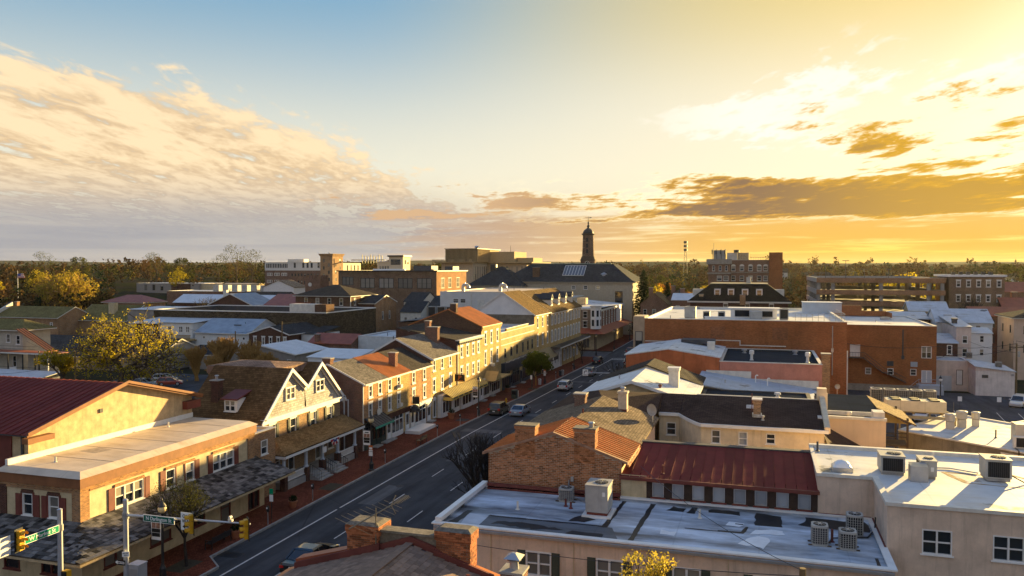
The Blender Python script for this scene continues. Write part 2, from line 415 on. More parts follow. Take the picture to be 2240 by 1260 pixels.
def winmesh(w,h,cols=1,rail=True,mun=(0,0),fw=0.07,lintel=0.0,sill=0.08,fm=None,arch=False):
    key = (round(w,2),round(h,2),cols,rail,mun,fw,lintel,sill,(fm or WHITE).name,arch)
    if key in CACHE: return CACHE[key]
    m = MB(); y0,y1 = -0.035,0.12
    m.box(-w / 2,y0,0,-w / 2 + fw,y1,h); m.box(w / 2 - fw,y0,0,w / 2,y1,h)
    m.box(-w / 2 + fw,y0,h - fw,w / 2 - fw,y1,h); m.box(-w / 2 + fw,y0,0,w / 2 - fw,y1,fw)
    cw = (w - 2 * fw) / cols
    for i in range(1,cols):
        x = -w / 2 + fw + cw * i; m.box(x - fw * 0.7,y0 + 0.01,fw,x + fw * 0.7,y1,h - fw)
    for i in range(cols):
        xa = -w / 2 + fw + cw * i + (fw * 0.7 if i else 0); xb = -w / 2 + fw + cw * (i + 1) - (fw * 0.7 if i < cols - 1 else 0)
        if rail: m.box(xa,y0 + 0.05,h * 0.5 - 0.03,xb,y1,h * 0.5 + 0.03)
        for k in range(1,mun[0] + 1):
            x = xa + (xb - xa) * k / (mun[0] + 1); m.box(x - 0.012,y0 + 0.07,fw,x + 0.012,y1,h - fw)
        for k in range(1,mun[1] + 1):
            z = fw + (h - 2 * fw) * k / (mun[1] + 1)
            if rail and abs(z - h / 2) < 0.05: continue
            m.box(xa,y0 + 0.07,z - 0.012,xb,y1,z + 0.012)
    if sill: m.box(-w / 2 - 0.07,-0.10,-sill,w / 2 + 0.07,0.02,-0.002)
    if lintel:
        if arch:
            pts = [(-w / 2 - 0.05,-0.05,h + 0.002)] + [(w / 2 * 1.08 * -math.cos(math.pi * k / 8),-0.05,h + 0.01 + lintel * 1.6 * math.sin(math.pi * k / 8)) for k in range(9)] + [(w / 2 + 0.05,-0.05,h + 0.002)]
            m.extr(pts,(0,0.06,0))
        else: m.box(-w / 2 - 0.10,-0.06,h + 0.002,w / 2 + 0.10,0.01,h + lintel)
    me = m.mesh('window',fm or WHITE)
    g = MB(); yp = 0.085; mid = h * 0.5 if rail else h * 0.72
    g.poly([(-w / 2 + 0.01,yp,0.01),(w / 2 - 0.01,yp,0.01),(w / 2 - 0.01,yp,mid),(-w / 2 + 0.01,yp,mid)])
    g.poly([(-w / 2 + 0.01,yp - 0.02,mid),(w / 2 - 0.01,yp - 0.02,mid),(w / 2 - 0.01,yp - 0.02,h - 0.01),(-w / 2 + 0.01,yp - 0.02,h - 0.01)])
    CACHE[key] = (me,{},g); return CACHE[key]
def window(parent,face,wx,wy,wz,w,h,pane=None,shutter=None,hole=False,**k):
    me,panes,g = winmesh(w,h,**k)
    if not hole: n_ = Vector((UDIR[face].y,-UDIR[face].x,0)) * 0.095; wx += n_.x; wy += n_.y
    o = put('window',me,parent,(wx,wy,wz),ROT[face])
    if pane is None: pane = random.choice((GLASS,GLASS,GLASS,GLASSB))
    elif isinstance(pane,tuple): pane = random.choice(pane)
    bl = pane is GLASS and random.random() < 0.38; key_ = pane.name + ('b' if bl else '')
    if key_ not in panes:
        panes[key_] = g.mesh('pane',[pane,BLIND] if bl else pane,fix=False)
        if bl: panes[key_].polygons[1].material_index = 1
    link('pane',panes[key_],o)
    if shutter:
        key = ('sh',round(h,2),shutter[0],shutter[1].name)
        if key not in CACHE:
            m = MB(); sw = shutter[0]; m.box(-sw / 2,-0.07,0,sw / 2,-0.005,h)
            for q in (0.08,0.54): m.box(-sw / 2 + 0.05,-0.085,h * q,sw / 2 - 0.05,-0.07,h * (q + 0.38))
            CACHE[key] = m.mesh('shutter',shutter[1])
        for s_ in (-1,1):
            d = UDIR[face] * (s_ * (w / 2 + shutter[0] / 2 + 0.03)); put('shutter',CACHE[key],parent,(wx + d.x,wy + d.y,wz),ROT[face])
    return o
class Bld:
    def __init__(s,name,label,cat='building',loc=(0,0,0),group=None):
        s.root = thing(name,label,cat,loc,group); s.w = {}
    def mb(s,mat): return s.w.setdefault(mat.name,(MB(),mat))[0]
    def wall(s,face,c,a0,a1,z0,z1,mat,wins=(),build=True,depth=0.14,**kw):
        m = s.mb(mat); u = UDIR[face]; n = Vector((u.y,-u.x,0))
        W,H = a1 - a0,z1 - z0
        o = {'S': Vector((a0,c,z0)),'E': Vector((c,a0,z0)),'N': Vector((a1,c,z0)),'W': Vector((c,a1,z0))}[face]
        holes = []
        for t in wins:
            a_,zs,w,h = t[:4]; opt = dict(kw); opt.update(t[4] if len(t) > 4 else {})
            uc = (a_ - a0) if face in 'SE' else (a1 - a_)
            holes.append((uc - w / 2,uc + w / 2,zs - z0,zs - z0 + h))
            p = o + u * uc + Vector((0,0,zs - z0))
            if build: window(s.root,face,p.x,p.y,p.z,w,h,hole=True,**opt)
        us = sorted({0.0,W} | {min(max(x,0),W) for q in holes for x in q[:2]}); zs_ = sorted({0.0,H} | {min(max(x,0),H) for q in holes for x in q[2:]})
        P_ = lambda uu,zz,dd=0.0: o + u * uu + Vector((0,0,zz)) - n * dd
        for i in range(len(us) - 1):
            if us[i + 1] - us[i] < 1e-4: continue
            for j in range(len(zs_) - 1):
                if zs_[j + 1] - zs_[j] < 1e-4: continue
                cu,cz = (us[i] + us[i + 1]) / 2,(zs_[j] + zs_[j + 1]) / 2
                if any(q[0] < cu < q[1] and q[2] < cz < q[3] for q in holes): continue
                m.poly([P_(us[i],zs_[j]),P_(us[i + 1],zs_[j]),P_(us[i + 1],zs_[j + 1]),P_(us[i],zs_[j + 1])])
        for q in holes:
            c4 = [(q[0],q[2]),(q[1],q[2]),(q[1],q[3]),(q[0],q[3])]
            for i in range(4):
                a_,b_ = c4[i],c4[(i + 1) % 4]
                m.poly([P_(*a_),P_(*a_,depth),P_(*b_,depth),P_(*b_)])
        return s
    def block(s,x0,y0,x1,y1,z0,z1,mat,S_=(),E_=(),N_=(),W_=(),mats=None,**kw):
        mats = mats or {}
        s.wall('S',y0,x0,x1,z0,z1,mats.get('S',mat),S_,**kw); s.wall('E',x1,y0,y1,z0,z1,mats.get('E',mat),E_,**kw)
        s.wall('N',y1,x0,x1,z0,z1,mats.get('N',mat),N_,**kw); s.wall('W',x0,y0,y1,z0,z1,mats.get('W',mat),W_,**kw)
        return s
    def flat(s,x0,y0,x1,y1,z,mat,par=0.35,th=0.28,cop=None,lip=0.06,ct=0.07,name='roof'):
        m = MB(); i = th
        m.poly([(x0 + i,y0 + i,z),(x1 - i,y0 + i,z),(x1 - i,y1 - i,z),(x0 + i,y1 - i,z)])
        zt = z + par
        q = [(x0 + i,y0 + i),(x1 - i,y0 + i),(x1 - i,y1 - i),(x0 + i,y1 - i)]
        for k in range(4):
            a_,b_ = q[k],q[(k + 1) % 4]; m.poly([(*b_,z),(*a_,z),(*a_,zt),(*b_,zt)])
        r = part(name,m,mat,s.root,fix=False)
        c = MB(); l = lip
        c.box(x0 - l,y0 - l,zt,x1 + l,y0 + i + 0.03,zt + ct); c.box(x0 - l,y1 - i - 0.03,zt,x1 + l,y1 + l,zt + ct)
        c.box(x0 - l,y0 + i + 0.03,zt,x0 + i + 0.03,y1 - i - 0.03,zt + ct); c.box(x1 - i - 0.03,y0 + i + 0.03,zt,x1 + l,y1 - i - 0.03,zt + ct)
        part('coping',c,cop or OFFW,s.root); return r
    def tri(s,mat,*p): s.mb(mat).poly(p)
    def gable(s,x0,y0,x1,y1,ze,zr,axis,mat,wallmat=None,oe=0.3,og=0.25,th=0.14,mid=None,rib=0.0,ribmat=None,trim=None,zr2=None,name='roof',ze2=None):
        """ridge along axis; eaves at ze (ze2 on the far / right side), ridge at zr"""
        def T(u_,v_,z_): return (v_,u_,z_) if axis == 'Y' else (u_,v_,z_)     # u along ridge, v across
        (u0,u1,v0,v1) = (y0,y1,x0,x1) if axis == 'Y' else (x0,x1,y0,y1)
        ze2 = ze if ze2 is None else ze2
        vm = (v0 + v1) / 2 if mid is None else mid
        s0 = (zr - ze) / (vm - v0); s1_ = (zr - ze2) / (v1 - vm)
        if wallmat:
            for u_ in (u0,u1): s.mb(wallmat).poly([T(u_,v0,ze),T(u_,v1,ze2),T(u_,vm,zr)])
        m = MB(); ua,ub = u0 - og,u1 + og
        A = (v0 - oe,ze - oe * s0); B = (vm,zr); C = (v1 + oe,ze2 - oe * s1_); e = 0.004
        for P0,P1 in ((A,B),(B,C)):
            m.extr([T(ua,P0[0],P0[1] + e),T(ua,P1[0],P1[1] + e),T(ua,P1[0],P1[1] + th),T(ua,P0[0],P0[1] + th)],Vector(T(ub,0,0)) - Vector(T(ua,0,0)))
        r = part(name,m,mat,s.root)
        if rib:
            g = MB(); k = ua + rib * 0.5
            while k < ub:
                for P0,P1 in ((A,B),(B,C)): g.bar(T(k,P0[0],P0[1] + th + 0.015),T(k,P1[0],P1[1] + th + 0.015),0.05,0.05)
                k += rib
            o = part('roof_seam',g,ribmat or mat,s.root); o['kind'] = 'stuff'
        if trim:
            g = MB()
            for u_ in (ua - 0.03,ub):
                for P0,P1 in ((A,B),(B,C)):
                    g.extr([T(u_,P0[0],P0[1] - 0.10),T(u_,P1[0],P1[1] - 0.10),T(u_,P1[0],P1[1] + th + 0.02),T(u_,P0[0],P0[1] + th + 0.02)],Vector(T(0.03,0,0)) - Vector(T(0,0,0)))
            for P0,sg in ((A,-1),(C,1)):
                va,vb = P0[0] + sg * 0.005,P0[0] + sg * 0.13
                pa,pb = T(ua,va,P0[1] - 0.02),T(ub,vb,P0[1] + th * 0.85); g.box(*pa,*pb)
            part('trim',g,trim,s.root)
        return r
    def hip(s,x0,y0,x1,y1,ze,zr,mat,oe=0.35,flat_top=None,trim=None,th=0.12,run=None):
        """hipped roof; run = plan distance of the slope (default half the short side)"""
        x0 -= oe; y0 -= oe; x1 += oe; y1 += oe
        r = run if run is not None else min(x1 - x0,y1 - y0) / 2 - 0.001
        b_ = [(x0,y0),(x1,y0),(x1,y1),(x0,y1)]; t = [(x0 + r,y0 + r),(x1 - r,y0 + r),(x1 - r,y1 - r),(x0 + r,y1 - r)]
        m = MB()
        for i in range(4):
            j = (i + 1) % 4; m.poly([(*b_[i],ze + th),(*b_[j],ze + th),(*t[j],zr),(*t[i],zr)])
            m.poly([(*b_[i],ze),(*b_[j],ze),(*b_[j],ze + th),(*b_[i],ze + th)])
        m.poly([(*p,ze) for p in reversed(b_)])
        o = part('roof',m,mat,s.root,fix=False)
        if run is not None:
            g = MB(); g.box(t[0][0] - 0.1,t[0][1] - 0.1,zr,t[2][0] + 0.1,t[2][1] + 0.1,zr + 0.1); part('roof_deck',g,flat_top or mat,s.root)
        if trim:
            g = MB(); q = 0.012
            g.box(x0 - q,y0 - q,ze - 0.16,x1 + q,y0 + 0.1,ze - 0.003); g.box(x0 - q,y1 - 0.1,ze - 0.16,x1 + q,y1 + q,ze - 0.003)
            g.box(x0 - q,y0 + 0.1,ze - 0.16,x0 + 0.1,y1 - 0.1,ze - 0.003); g.box(x1 - 0.1,y0 + 0.1,ze - 0.16,x1 + q,y1 - 0.1,ze - 0.003)
            part('trim',g,trim,s.root)
        return o
    def shed(s,x0,y0,x1,y1,zs,zn,mat,th=0.12,o=0.2,axis='Y',name='roof'):
        """one slope: zs at the low coordinate of axis, zn at the high one"""
        m = MB()
        if axis == 'Y':
            k = (zn - zs) / (y1 - y0); m.extr([(x0 - o,y0 - o,zs - o * k + 0.004),(x0 - o,y1 + o,zn + o * k + 0.004),(x0 - o,y1 + o,zn + o * k + th),(x0 - o,y0 - o,zs - o * k + th)],(x1 - x0 + 2 * o,0,0))
        else:
            k = (zn - zs) / (x1 - x0); m.extr([(x0 - o,y0 - o,zs - o * k + 0.004),(x1 + o,y0 - o,zn + o * k + 0.004),(x1 + o,y0 - o,zn + o * k + th),(x0 - o,y0 - o,zs - o * k + th)],(0,y1 - y0 + 2 * o,0))
        return part(name,m,mat,s.root)
    def box(s,name,mat,*bs,parent=None,label=None):
        m = MB()
        for b_ in bs: m.box(*b_)
        return part(name,m,mat,parent or s.root,label=label)
    def chimney(s,x,y,w,d,z0,z1,mat,cap=None,pot=None,corb=True):
        m = MB(); m.box(x - w / 2,y - d / 2,z0,x + w / 2,y + d / 2,z1 - (0.22 if corb else 0))
        if corb: m.box(x - w / 2 - 0.06,y - d / 2 - 0.06,z1 - 0.22,x + w / 2 + 0.06,y + d / 2 + 0.06,z1)
        o = part('chimney',m,mat,s.root); e = 0.10 if corb else 0.04
        c = MB(); c.box(x - w / 2 - e,y - d / 2 - e,z1,x + w / 2 + e,y + d / 2 + e,z1 + 0.08); part('cap',c,cap or CONC,o)
        if pot:
            c = MB(); c.tube((x,y,z1 + 0.08),(x,y,z1 + 0.40),0.13,0.13,10); c.tube((x,y,z1 + 0.44),(x,y,z1 + 0.50),0.22,0.16,10)
            c.bar((x,y,z1 + 0.38),(x,y,z1 + 0.46),0.03); part('flue',c,pot,o)
        return o
    def done(s):
        for m,mat in s.w.values(): part('wall',m,mat,s.root,fix=False)
        return s.root
def wr(us,z,w,h,**k): return [(u,z,w,h,k) for u in us]
def lsp(a_,b_,n): return [a_ + (b_ - a_) * (i + 0.5) / n for i in range(n)]
def brick_run(mb,o,u,W,H,bw=0.215,bh=0.068,gap=0.012,proud=0.012,top=None):
    """bricks of one wall face as real blocks; top(uu) limits the height along the run"""
    o,u = Vector(o),Vector(u); n = Vector((u.y,-u.x,0)); r = 0; z = 0.0
    while z + bh <= H:
        x = -(bw + gap) / 2 if r % 2 else 0.0
        while x < W:
            a_,b_ = max(x,0.0),min(x + bw,W)
            if b_ - a_ > 0.05 and (top is None or z + bh <= min(top(a_),top(b_))):
                q = proud * random.uniform(0.5,1.3)
                p = [o + u * a_ + Vector((0,0,z)),o + u * b_ + Vector((0,0,z)),o + u * b_ + Vector((0,0,z + bh)),o + u * a_ + Vector((0,0,z + bh))]
                k = len(mb.v); mb.v += [tuple(t) for t in p] + [tuple(t + n * q) for t in p]
                for f in ((4,5,6,7),(0,1,5,4),(1,2,6,5),(2,3,7,6),(3,0,4,7)): mb.f.append(tuple(k + i for i in f)); mb.m.append(mb.cur)
            x += bw + gap
        z += bh + gap; r += 1
def gz(y):                        # the street falls gently away
    return 0.0 if y < 90 else (-0.0165 * (y - 90) if y < 180 else -1.485)

# ---------------------------------------------------------------- setting: ground, street, pavements
def asphalt(name,c,worn=0.3):
    m,nt,p = mk(name)
    f = ramp(nt,noise(nt,pos(nt,0.9,0.10,1),0.9,6),0.35,0.7)
    c1 = mixc(nt,f,dk(c,0.62),dk(c,1.45))
    c1 = mixc(nt,ramp(nt,noise(nt,pos(nt),0.35,7,0.7),0.48,0.60,0,worn),c1,dk(c,0.5))
    c1 = mixc(nt,ramp(nt,noise(nt,pos(nt),30,2),0.4,0.7,0,0.4),c1,dk(c,1.7))
    v = nd(nt,'ShaderNodeTexVoronoi',feature='DISTANCE_TO_EDGE'); v.inputs['Scale'].default_value = 0.22
    nt.links.new(pos(nt,1,0.6,1),v.inputs['Vector'])
    c1 = mixc(nt,ramp(nt,v.outputs['Distance'],0.0,0.006,0.55,0.0),c1,dk(c,0.35))
    nt.links.new(c1,p.inputs['Base Color']); p.inputs['Roughness'].default_value = 0.9; p.inputs['Specular IOR Level'].default_value = 0.06
    bump(nt,p,noise(nt,pos(nt),40,3),0.01,0.3)
    return m
ASPH = asphalt('asphalt',(0.050,0.053,0.058)); ASPHP = asphalt('asphalt_parking',(0.06,0.064,0.072),0.4); ASPHL = asphalt('asphalt_patch',(0.095,0.097,0.10))
def ground_mat():
    m,nt,p = mk('ground_cover')
    c1 = mixc(nt,ramp(nt,noise(nt,pos(nt),0.03,6),0.42,0.58),(0.035,0.032,0.026),(0.028,0.036,0.012))
    c1 = mixc(nt,ramp(nt,noise(nt,pos(nt),0.5,6),0.4,0.7,0,0.6),c1,(0.055,0.045,0.03))
    nt.links.new(c1,p.inputs['Base Color']); p.inputs['Roughness'].default_value = 1.0; p.inputs['Specular IOR Level'].default_value = 0.0; return m
def rise(x,y):
    d = math.hypot(x,y); t = min(max((d - 260) / 640,0),1); return 15.0 * t * t * (3 - 2 * t)
g = MB()
gx = [-5200,-3000,-2000,-1400,-1000,-700,-500,-400,-320,-260,-200,-150,-100,-60,-20,0,20,60,100,150,200,260,320,400,500,700,1000,1400,2000,3000,5200]
gy = [-200,0,90,135,180,230,260,300,350,400,460,520,600,700,800,900,1200,1600,2200,3000,4200,6000]
for y in gy:
    for x in gx: g.v.append((x,y,gz(y) - 0.03 + rise(x,y)))
for j in range(len(gy) - 1):
    for i in range(len(gx) - 1):
        k = j * len(gx) + i; g.f.append((k,k + 1,k + 1 + len(gx),k + len(gx))); g.m.append(0)
struct('ground',g,ground_mat(),fix=False)
def strip(mb,x0,x1,y0,y1,dz,side=None):
    ys = [y0] + [y for y in (90,180) if y0 < y < y1] + [y1]
    for a_,b_ in zip(ys,ys[1:]):
        mb.poly([(x0,a_,gz(a_) + dz),(x1,a_,gz(a_) + dz),(x1,b_,gz(b_) + dz),(x0,b_,gz(b_) + dz)])
        for xs in (side or ()):
            mb.poly([(xs,a_,gz(a_) - 0.03),(xs,b_,gz(b_) - 0.03),(xs,b_,gz(b_) + dz),(xs,a_,gz(a_) + dz)])
KL,KR = -35.9,-20.6
m = MB(); strip(m,KL,KR,-20,420,0.0); struct('road',m,ASPH,fix=False)
m = MB(); strip(m,-140,KL,187.5,200.5,0.002); strip(m,KR,60,187.5,200.5,0.002); m.poly([(-140,14,0.002),(KL,14,0.002),(KL,31.5,0.002),(-140,31.5,0.002)])
struct('side_street',m,asphalt('asphalt_side',(0.075,0.08,0.088)),fix=False)
m = MB()
for (x0,x1,y0,y1) in ((-33,-22,103.5,105.4),(-33,-21,141,142.6),(-35,-30,90.5,92.5),(-31,-28,76,84),(-29,-26,108,118),(-32.5,-31,60,66)): strip(m,x0,x1,y0,y1,0.004)
struct('road_patch',m,ASPHL,fix=False)
PAINT = plain('road_paint',(0.62,0.61,0.58),0.6,0.3,3,fine=0.5)
m = MB(); strip(m,-33.38,-33.24,30,58,0.008); strip(m,-33.38,-33.24,58.5,186,0.008)
for xd in (-29.9,-26.4):
    y = 24.2 if xd < -28 else 20.2
    while y < 180: strip(m,xd - 0.05,xd + 0.05,y,y + 3.0,0.008); y += 9.15
strip(m,-33.2,-21,184.0,184.5,0.008); strip(m,-33.2,-21,186.3,186.7,0.008); strip(m,-33.2,-21,202,202.4,0.008)
struct('road_marking',m,PAINT,fix=False)
m = MB()
for x,y in ((-31.4,66),(-28.2,84),(-31.8,96),(-25,62),(-28,121),(-31.5,138),(-27.8,52)): m.lathe((x,y,gz(y)),[(0.38,0.005),(0.36,0.011)],16)
struct('manhole_cover',m,plain('cast_iron',(0.03,0.028,0.026),0.7,0.3,6))
BRKP = shingle('brick_paving',(0.20,0.062,0.038),'Y',0.22,0.11,0.4,0.35)
KERB = plain('kerb_stone',(0.30,0.29,0.27),0.85,0.3,2.5,fine=0.3)
m = MB(); strip(m,-41.2,KL - 0.18,45.6,187,0.14); m.prism([(-41.2,33.2),(-35.4,33.2),(-34.4,34.4),(-34.4,44.2),(-36.08,45.6),(-41.2,45.6)],-0.03,0.14); m.box(-60,33.2,-0.03,-41.2,36.6,0.14)
strip(m,-52,KL - 0.18,201,300,0.14); m.box(-70,201,-1.5,-52,203.2,-1.345)
struct('pavement',m,BRKP,fix=False)
m = MB(); strip(m,KR + 0.18,-15.2,12,187,0.14); strip(m,KR + 0.18,-12,201,300,0.14)
struct('pavement',m,BRKP,fix=False)
m = MB(); strip(m,KL - 0.18,KL,45.6,187,0.15,(KL,)); strip(m,KL - 0.18,KL,201,300,0.15,(KL,))
m.extr([(-36.08,45.6,-0.02),(-35.9,45.6,-0.02),(-35.9,45.6,0.15),(-36.08,45.6,0.15)],(1.7,-1.4,0)); m.box(-34.4,34.4,-0.02,-34.2,44.2,0.15); m.box(-60,33.0,-0.02,-35.4,33.2,0.15)
strip(m,KR,KR + 0.18,12,187,0.15,(KR,)); strip(m,KR,KR + 0.18,201,300,0.15,(KR,))
struct('kerb',m,KERB,fix=False)
# parking lot on the right with bay lines
m = MB(); strip(m,9.5,75,88,148.5,0.006); struct('parking_lot',m,ASPHP,fix=False)
m = MB()
for i in range(9):
    x = 20 + 2.7 * i; m.extr([(x,118,gz(118) + 0.013),(x + 0.11,118,gz(118) + 0.013),(x + 1.31,128,gz(128) + 0.013),(x + 1.2,128,gz(128) + 0.013)],(0,0,0.001))
struct('bay_line',m,PAINT)
m = MB(); strip(m,-112,-84,96,128,0.004); struct('yard_paving',m,ASPHP,fix=False)
# the far ridges that close the horizon
def ridge(name,r,h0,h1,seed,mat):
    rnd = random.Random(seed); m = MB(); n = 160; hs = []
    ph = [rnd.uniform(0,6.28) for _ in range(7)]
    for i in range(n + 1):
        az = R(-75 + 150 * i / n); t = sum(math.sin(az * (3 + 4.3 * k) + ph[k]) / (1 + 0.6 * k) for k in range(7)) / 2.6
        hs.append((az,h0 + (h1 - h0) * (0.5 + 0.5 * t)))
    for i in range(n):
        (a0,z0),(a1,z1) = hs[i],hs[i + 1]
        q = lambda a_,rr,z_: (rr * math.sin(a_),rr * math.cos(a_),z_)
        m.poly([q(a0,r - 500,2),q(a1,r - 500,2),q(a1,r,z1),q(a0,r,z0)]); m.poly([q(a0,r,z0),q(a1,r,z1),q(a1,r + 900,0),q(a0,r + 900,0)])
    struct(name,m,mat,fix=False,smooth=True)
WOODR = plain('far_wood',(0.045,0.05,0.03),1.0,0.5,0.012,fine=0.3,spec=0.0)
ridge('hills',2600,22,38,3,WOODR); ridge('hills',4600,34,62,11,WOODR)

# ---------------------------------------------------------------- left side of the street
CREAM = plain('cream_stucco',(0.60,0.48,0.29),0.9,0.24,1.6,streak=0.4,fine=0.16)
TAN = plain('tan_stucco',(0.56,0.42,0.24),0.9,0.34,1.8,streak=0.5,fine=0.22)
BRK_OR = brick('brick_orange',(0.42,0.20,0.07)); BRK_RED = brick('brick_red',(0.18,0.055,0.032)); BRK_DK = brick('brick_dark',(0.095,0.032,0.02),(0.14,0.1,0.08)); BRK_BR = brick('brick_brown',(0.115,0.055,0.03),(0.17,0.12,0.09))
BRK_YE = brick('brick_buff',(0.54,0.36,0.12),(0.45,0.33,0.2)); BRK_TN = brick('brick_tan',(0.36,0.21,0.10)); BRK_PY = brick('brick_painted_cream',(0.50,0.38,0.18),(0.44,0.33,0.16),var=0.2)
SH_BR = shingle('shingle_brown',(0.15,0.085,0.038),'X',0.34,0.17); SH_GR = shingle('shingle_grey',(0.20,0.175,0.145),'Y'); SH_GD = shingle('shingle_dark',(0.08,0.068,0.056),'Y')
SH_TN = shingle('shingle_tan',(0.25,0.16,0.075),'Y'); SH_OL = shingle('shingle_olive',(0.21,0.175,0.07),'X'); SH_SL = shingle('shingle_slate',(0.055,0.06,0.066),'X'); SH_PK = shingle('shingle_pink',(0.30,0.20,0.15),'X')
ORANGE = plain('orange_metal_roof',(0.52,0.17,0.04),0.5,0.3,0.7,fine=0.15); MARM = varied('maroon_roof_metal',(0.17,0.032,0.024),0.85,1.12,0.75,0.12,1.2)
TANR = membrane('tan_roof_coating',(0.64,0.51,0.37),amount=0.0); BROWNF = plain('brown_fascia',(0.24,0.10,0.04),0.7,0.25,streak=0.2)

# corner shop: cream stucco over a wood-shake awning
b = Bld('corner_shop','cream stucco corner shop with brick quoins and wooden shake awning','shop',(-43.8,48,0))
sh = (0.40,MAROON)
E1 = [(43.25,4.12,2.55,1.35,dict(cols=3)),(53.1,4.05,2.6,1.3,dict(cols=3)),(47.15,4.1,0.95,1.35,dict(shutter=None)),(49.2,4.1,0.95,1.35)]
S1 = [(-44.85,4.1,0.85,1.4),(-42.7,4.1,0.85,1.4)]
b.block(-47.1,39.2,-40.6,57.0,0,6.75,CREAM,S_=S1,E_=E1,fm=WHITE,fw=0.07,lintel=0.0)
for yc,w,h in ((43.25,2.55,1.35),(53.1,2.6,1.3),(47.15,0.95,1.35),(49.2,0.95,1.35)): z0 = 4.12 if w != 2.6 else 4.05; b.box('casing',MAROON,(-40.59,yc - w / 2 - 0.12,z0 - 0.13,-40.545,yc - w / 2 - 0.003,z0 + h + 0.12),(-40.59,yc + w / 2 + 0.003,z0 - 0.13,-40.545,yc + w / 2 + 0.12,z0 + h + 0.12),(-40.59,yc - w / 2,z0 - 0.2,-40.5,yc + w / 2,z0 - 0.085))
for xc in (-44.85,-42.7): b.box('casing',MAROON,(xc - 0.56,39.14,3.98,xc - 0.43,39.19,5.6),(xc + 0.43,39.14,3.98,xc + 0.56,39.19,5.6),(xc - 0.42,39.1,3.86,xc + 0.42,39.19,4.01))
for y0,w in ((43.25,2.55),(53.1,2.6),(48.17,3.0)):
    b.box('shutter',MAROON,(-40.595,y0 - w / 2 - 0.56,4.05,-40.53,y0 - w / 2 - 0.14,5.5)); b.box('shutter',MAROON,(-40.595,y0 + w / 2 + 0.14,4.05,-40.53,y0 + w / 2 + 0.56,5.5))
    b.box('brick_lintel',BRK_OR,(-40.595,y0 - w / 2 - 0.05,5.50,-40.52,y0 + w / 2 + 0.05,5.68))
for x0 in (-44.85,-42.7):
    b.box('shutter',MAROON,(x0 - 0.98,39.13,4.05,x0 - 0.58,39.195,5.45)); b.box('shutter',MAROON,(x0 + 0.58,39.13,4.05,x0 + 0.98,39.195,5.45)); b.box('brick_lintel',BRK_DK,(x0 - 0.48,39.12,5.52,x0 + 0.48,39.195,5.75))
b.box('brick_quoin',BRK_OR,(-41.2,39.12,0.1,-40.52,39.85,6.0)); b.box('brick_quoin',BRK_OR,(-40.59,56.2,0.1,-40.52,57.05,6.0)); b.box('brick_quoin',BRK_DK,(-47.15,39.12,0.1,-46.6,39.6,6.0))
b.box('brick_band',BRK_OR,(-40.59,39.86,5.82,-40.50,56.19,6.02),(-46.59,39.12,5.82,-41.21,39.19,6.02),(-47.2,39.08,6.0,-40.46,39.3,6.18),(-40.7,39.3,6.0,-40.46,57.06,6.18))
b.box('fascia',BROWNF,(-47.3,38.98,6.18,-40.36,39.3,6.82),(-40.7,39.3,6.18,-40.36,57.15,6.82))
c = MB(); c.hexa([(-47.4,38.88,6.82),(-40.26,38.88,6.82),(-40.26,57.25,6.82),(-47.4,57.25,6.82),(-47.0,39.5,7.12),(-40.9,39.5,7.12),(-40.9,56.9,7.12),(-47.0,56.9,7.12)])
part('roof',c,TANR,b.root)
b.box('flashing',WHITE,(-46.95,39.4,7.12,-46.72,57.1,7.5))
# ground floor set forward under the awning
b.wall('E',-39.6,38.3,57.0,0.1,3.35,CREAM,[(41.0,0.9,2.0,1.7,dict(cols=2,rail=False)),(45.0,0.9,2.0,1.7,dict(cols=2,rail=False)),(48.6,0.9,2.0,1.7,dict(cols=2,rail=False)),(52.0,0.2,1.2,2.3,dict(cols=1,sill=0)),(55.6,0.2,1.5,2.3,dict(cols=2,sill=0,rail=False))],fm=MAROON)
b.wall('S',38.3,-47.1,-39.6,0.1,3.35,CREAM,[(-45.2,0.9,1.3,1.7,{}),(-42.0,0.9,1.6,1.7,dict(cols=2,rail=False))],fm=MAROON)
m = MB(); m.box(-41.0,57.0,0.1,-39.6,57.06,3.35); m.poly([(-47.1,38.3,3.35),(-39.6,38.3,3.35),(-39.6,57,3.35),(-47.1,57,3.35)]); part('soffit',m,CREAM,b.root)
m = MB()
m.extr([(-40.62,39.1,3.90),(-37.2,35.8,2.88),(-37.2,57.9,2.88),(-40.62,57.6,3.90)],(0,0,0.05)); m.extr([(-47.3,39.1,3.90),(-47.3,35.8,2.88),(-37.2,35.8,2.88),(-40.62,39.1,3.90)],(0,0,0.05))
aw = part('awning_deck',m,WOODD,b.root)
b.box('awning_fascia',TAN,(-37.24,35.76,2.76,-37.12,57.9,2.90),(-47.3,35.72,2.76,-37.24,35.84,2.90))
# shakes
SHK = varied('wood_shake',(0.105,0.097,0.09),0.12,2.2,0.9,0.1,12)
shm = []
for w in (0.30,0.36,0.42):
    q = MB(); q.hexa([(-w / 2,0,0),(w / 2,0,0),(w / 2,0.42,0.0),(-w / 2,0.42,0),(-w / 2,0,0.045),(w / 2,0,0.045),(w / 2,0.42,0.012),(-w / 2,0.42,0.012)]); shm.append((w,q.mesh('shake',SHK)))
rest = MB(); cnt = 0; cells = []
def shakes(o,u,s_,L,lim):      # o bottom-left corner, u along eave, s_ up the slope (3d vector), lim(t, v) -> inside
    global cnt
    u = Vector(u); s_ = Vector(s_).normalized(); n = u.cross(s_); r = 0; v = -0.03
    while v < L - 0.1:
        x = -0.2 * (r % 2)
        while x < lim[2]:
            w,me = random.choice(shm)
            if lim[0](v) < x and x + w < lim[1](v): cells.append((Vector(o) + u * (x + w / 2) + s_ * v + n * (0.055 + random.uniform(0,0.012)),u,s_,n,w,me))
            x += w + 0.012
        v += 0.315; r += 1
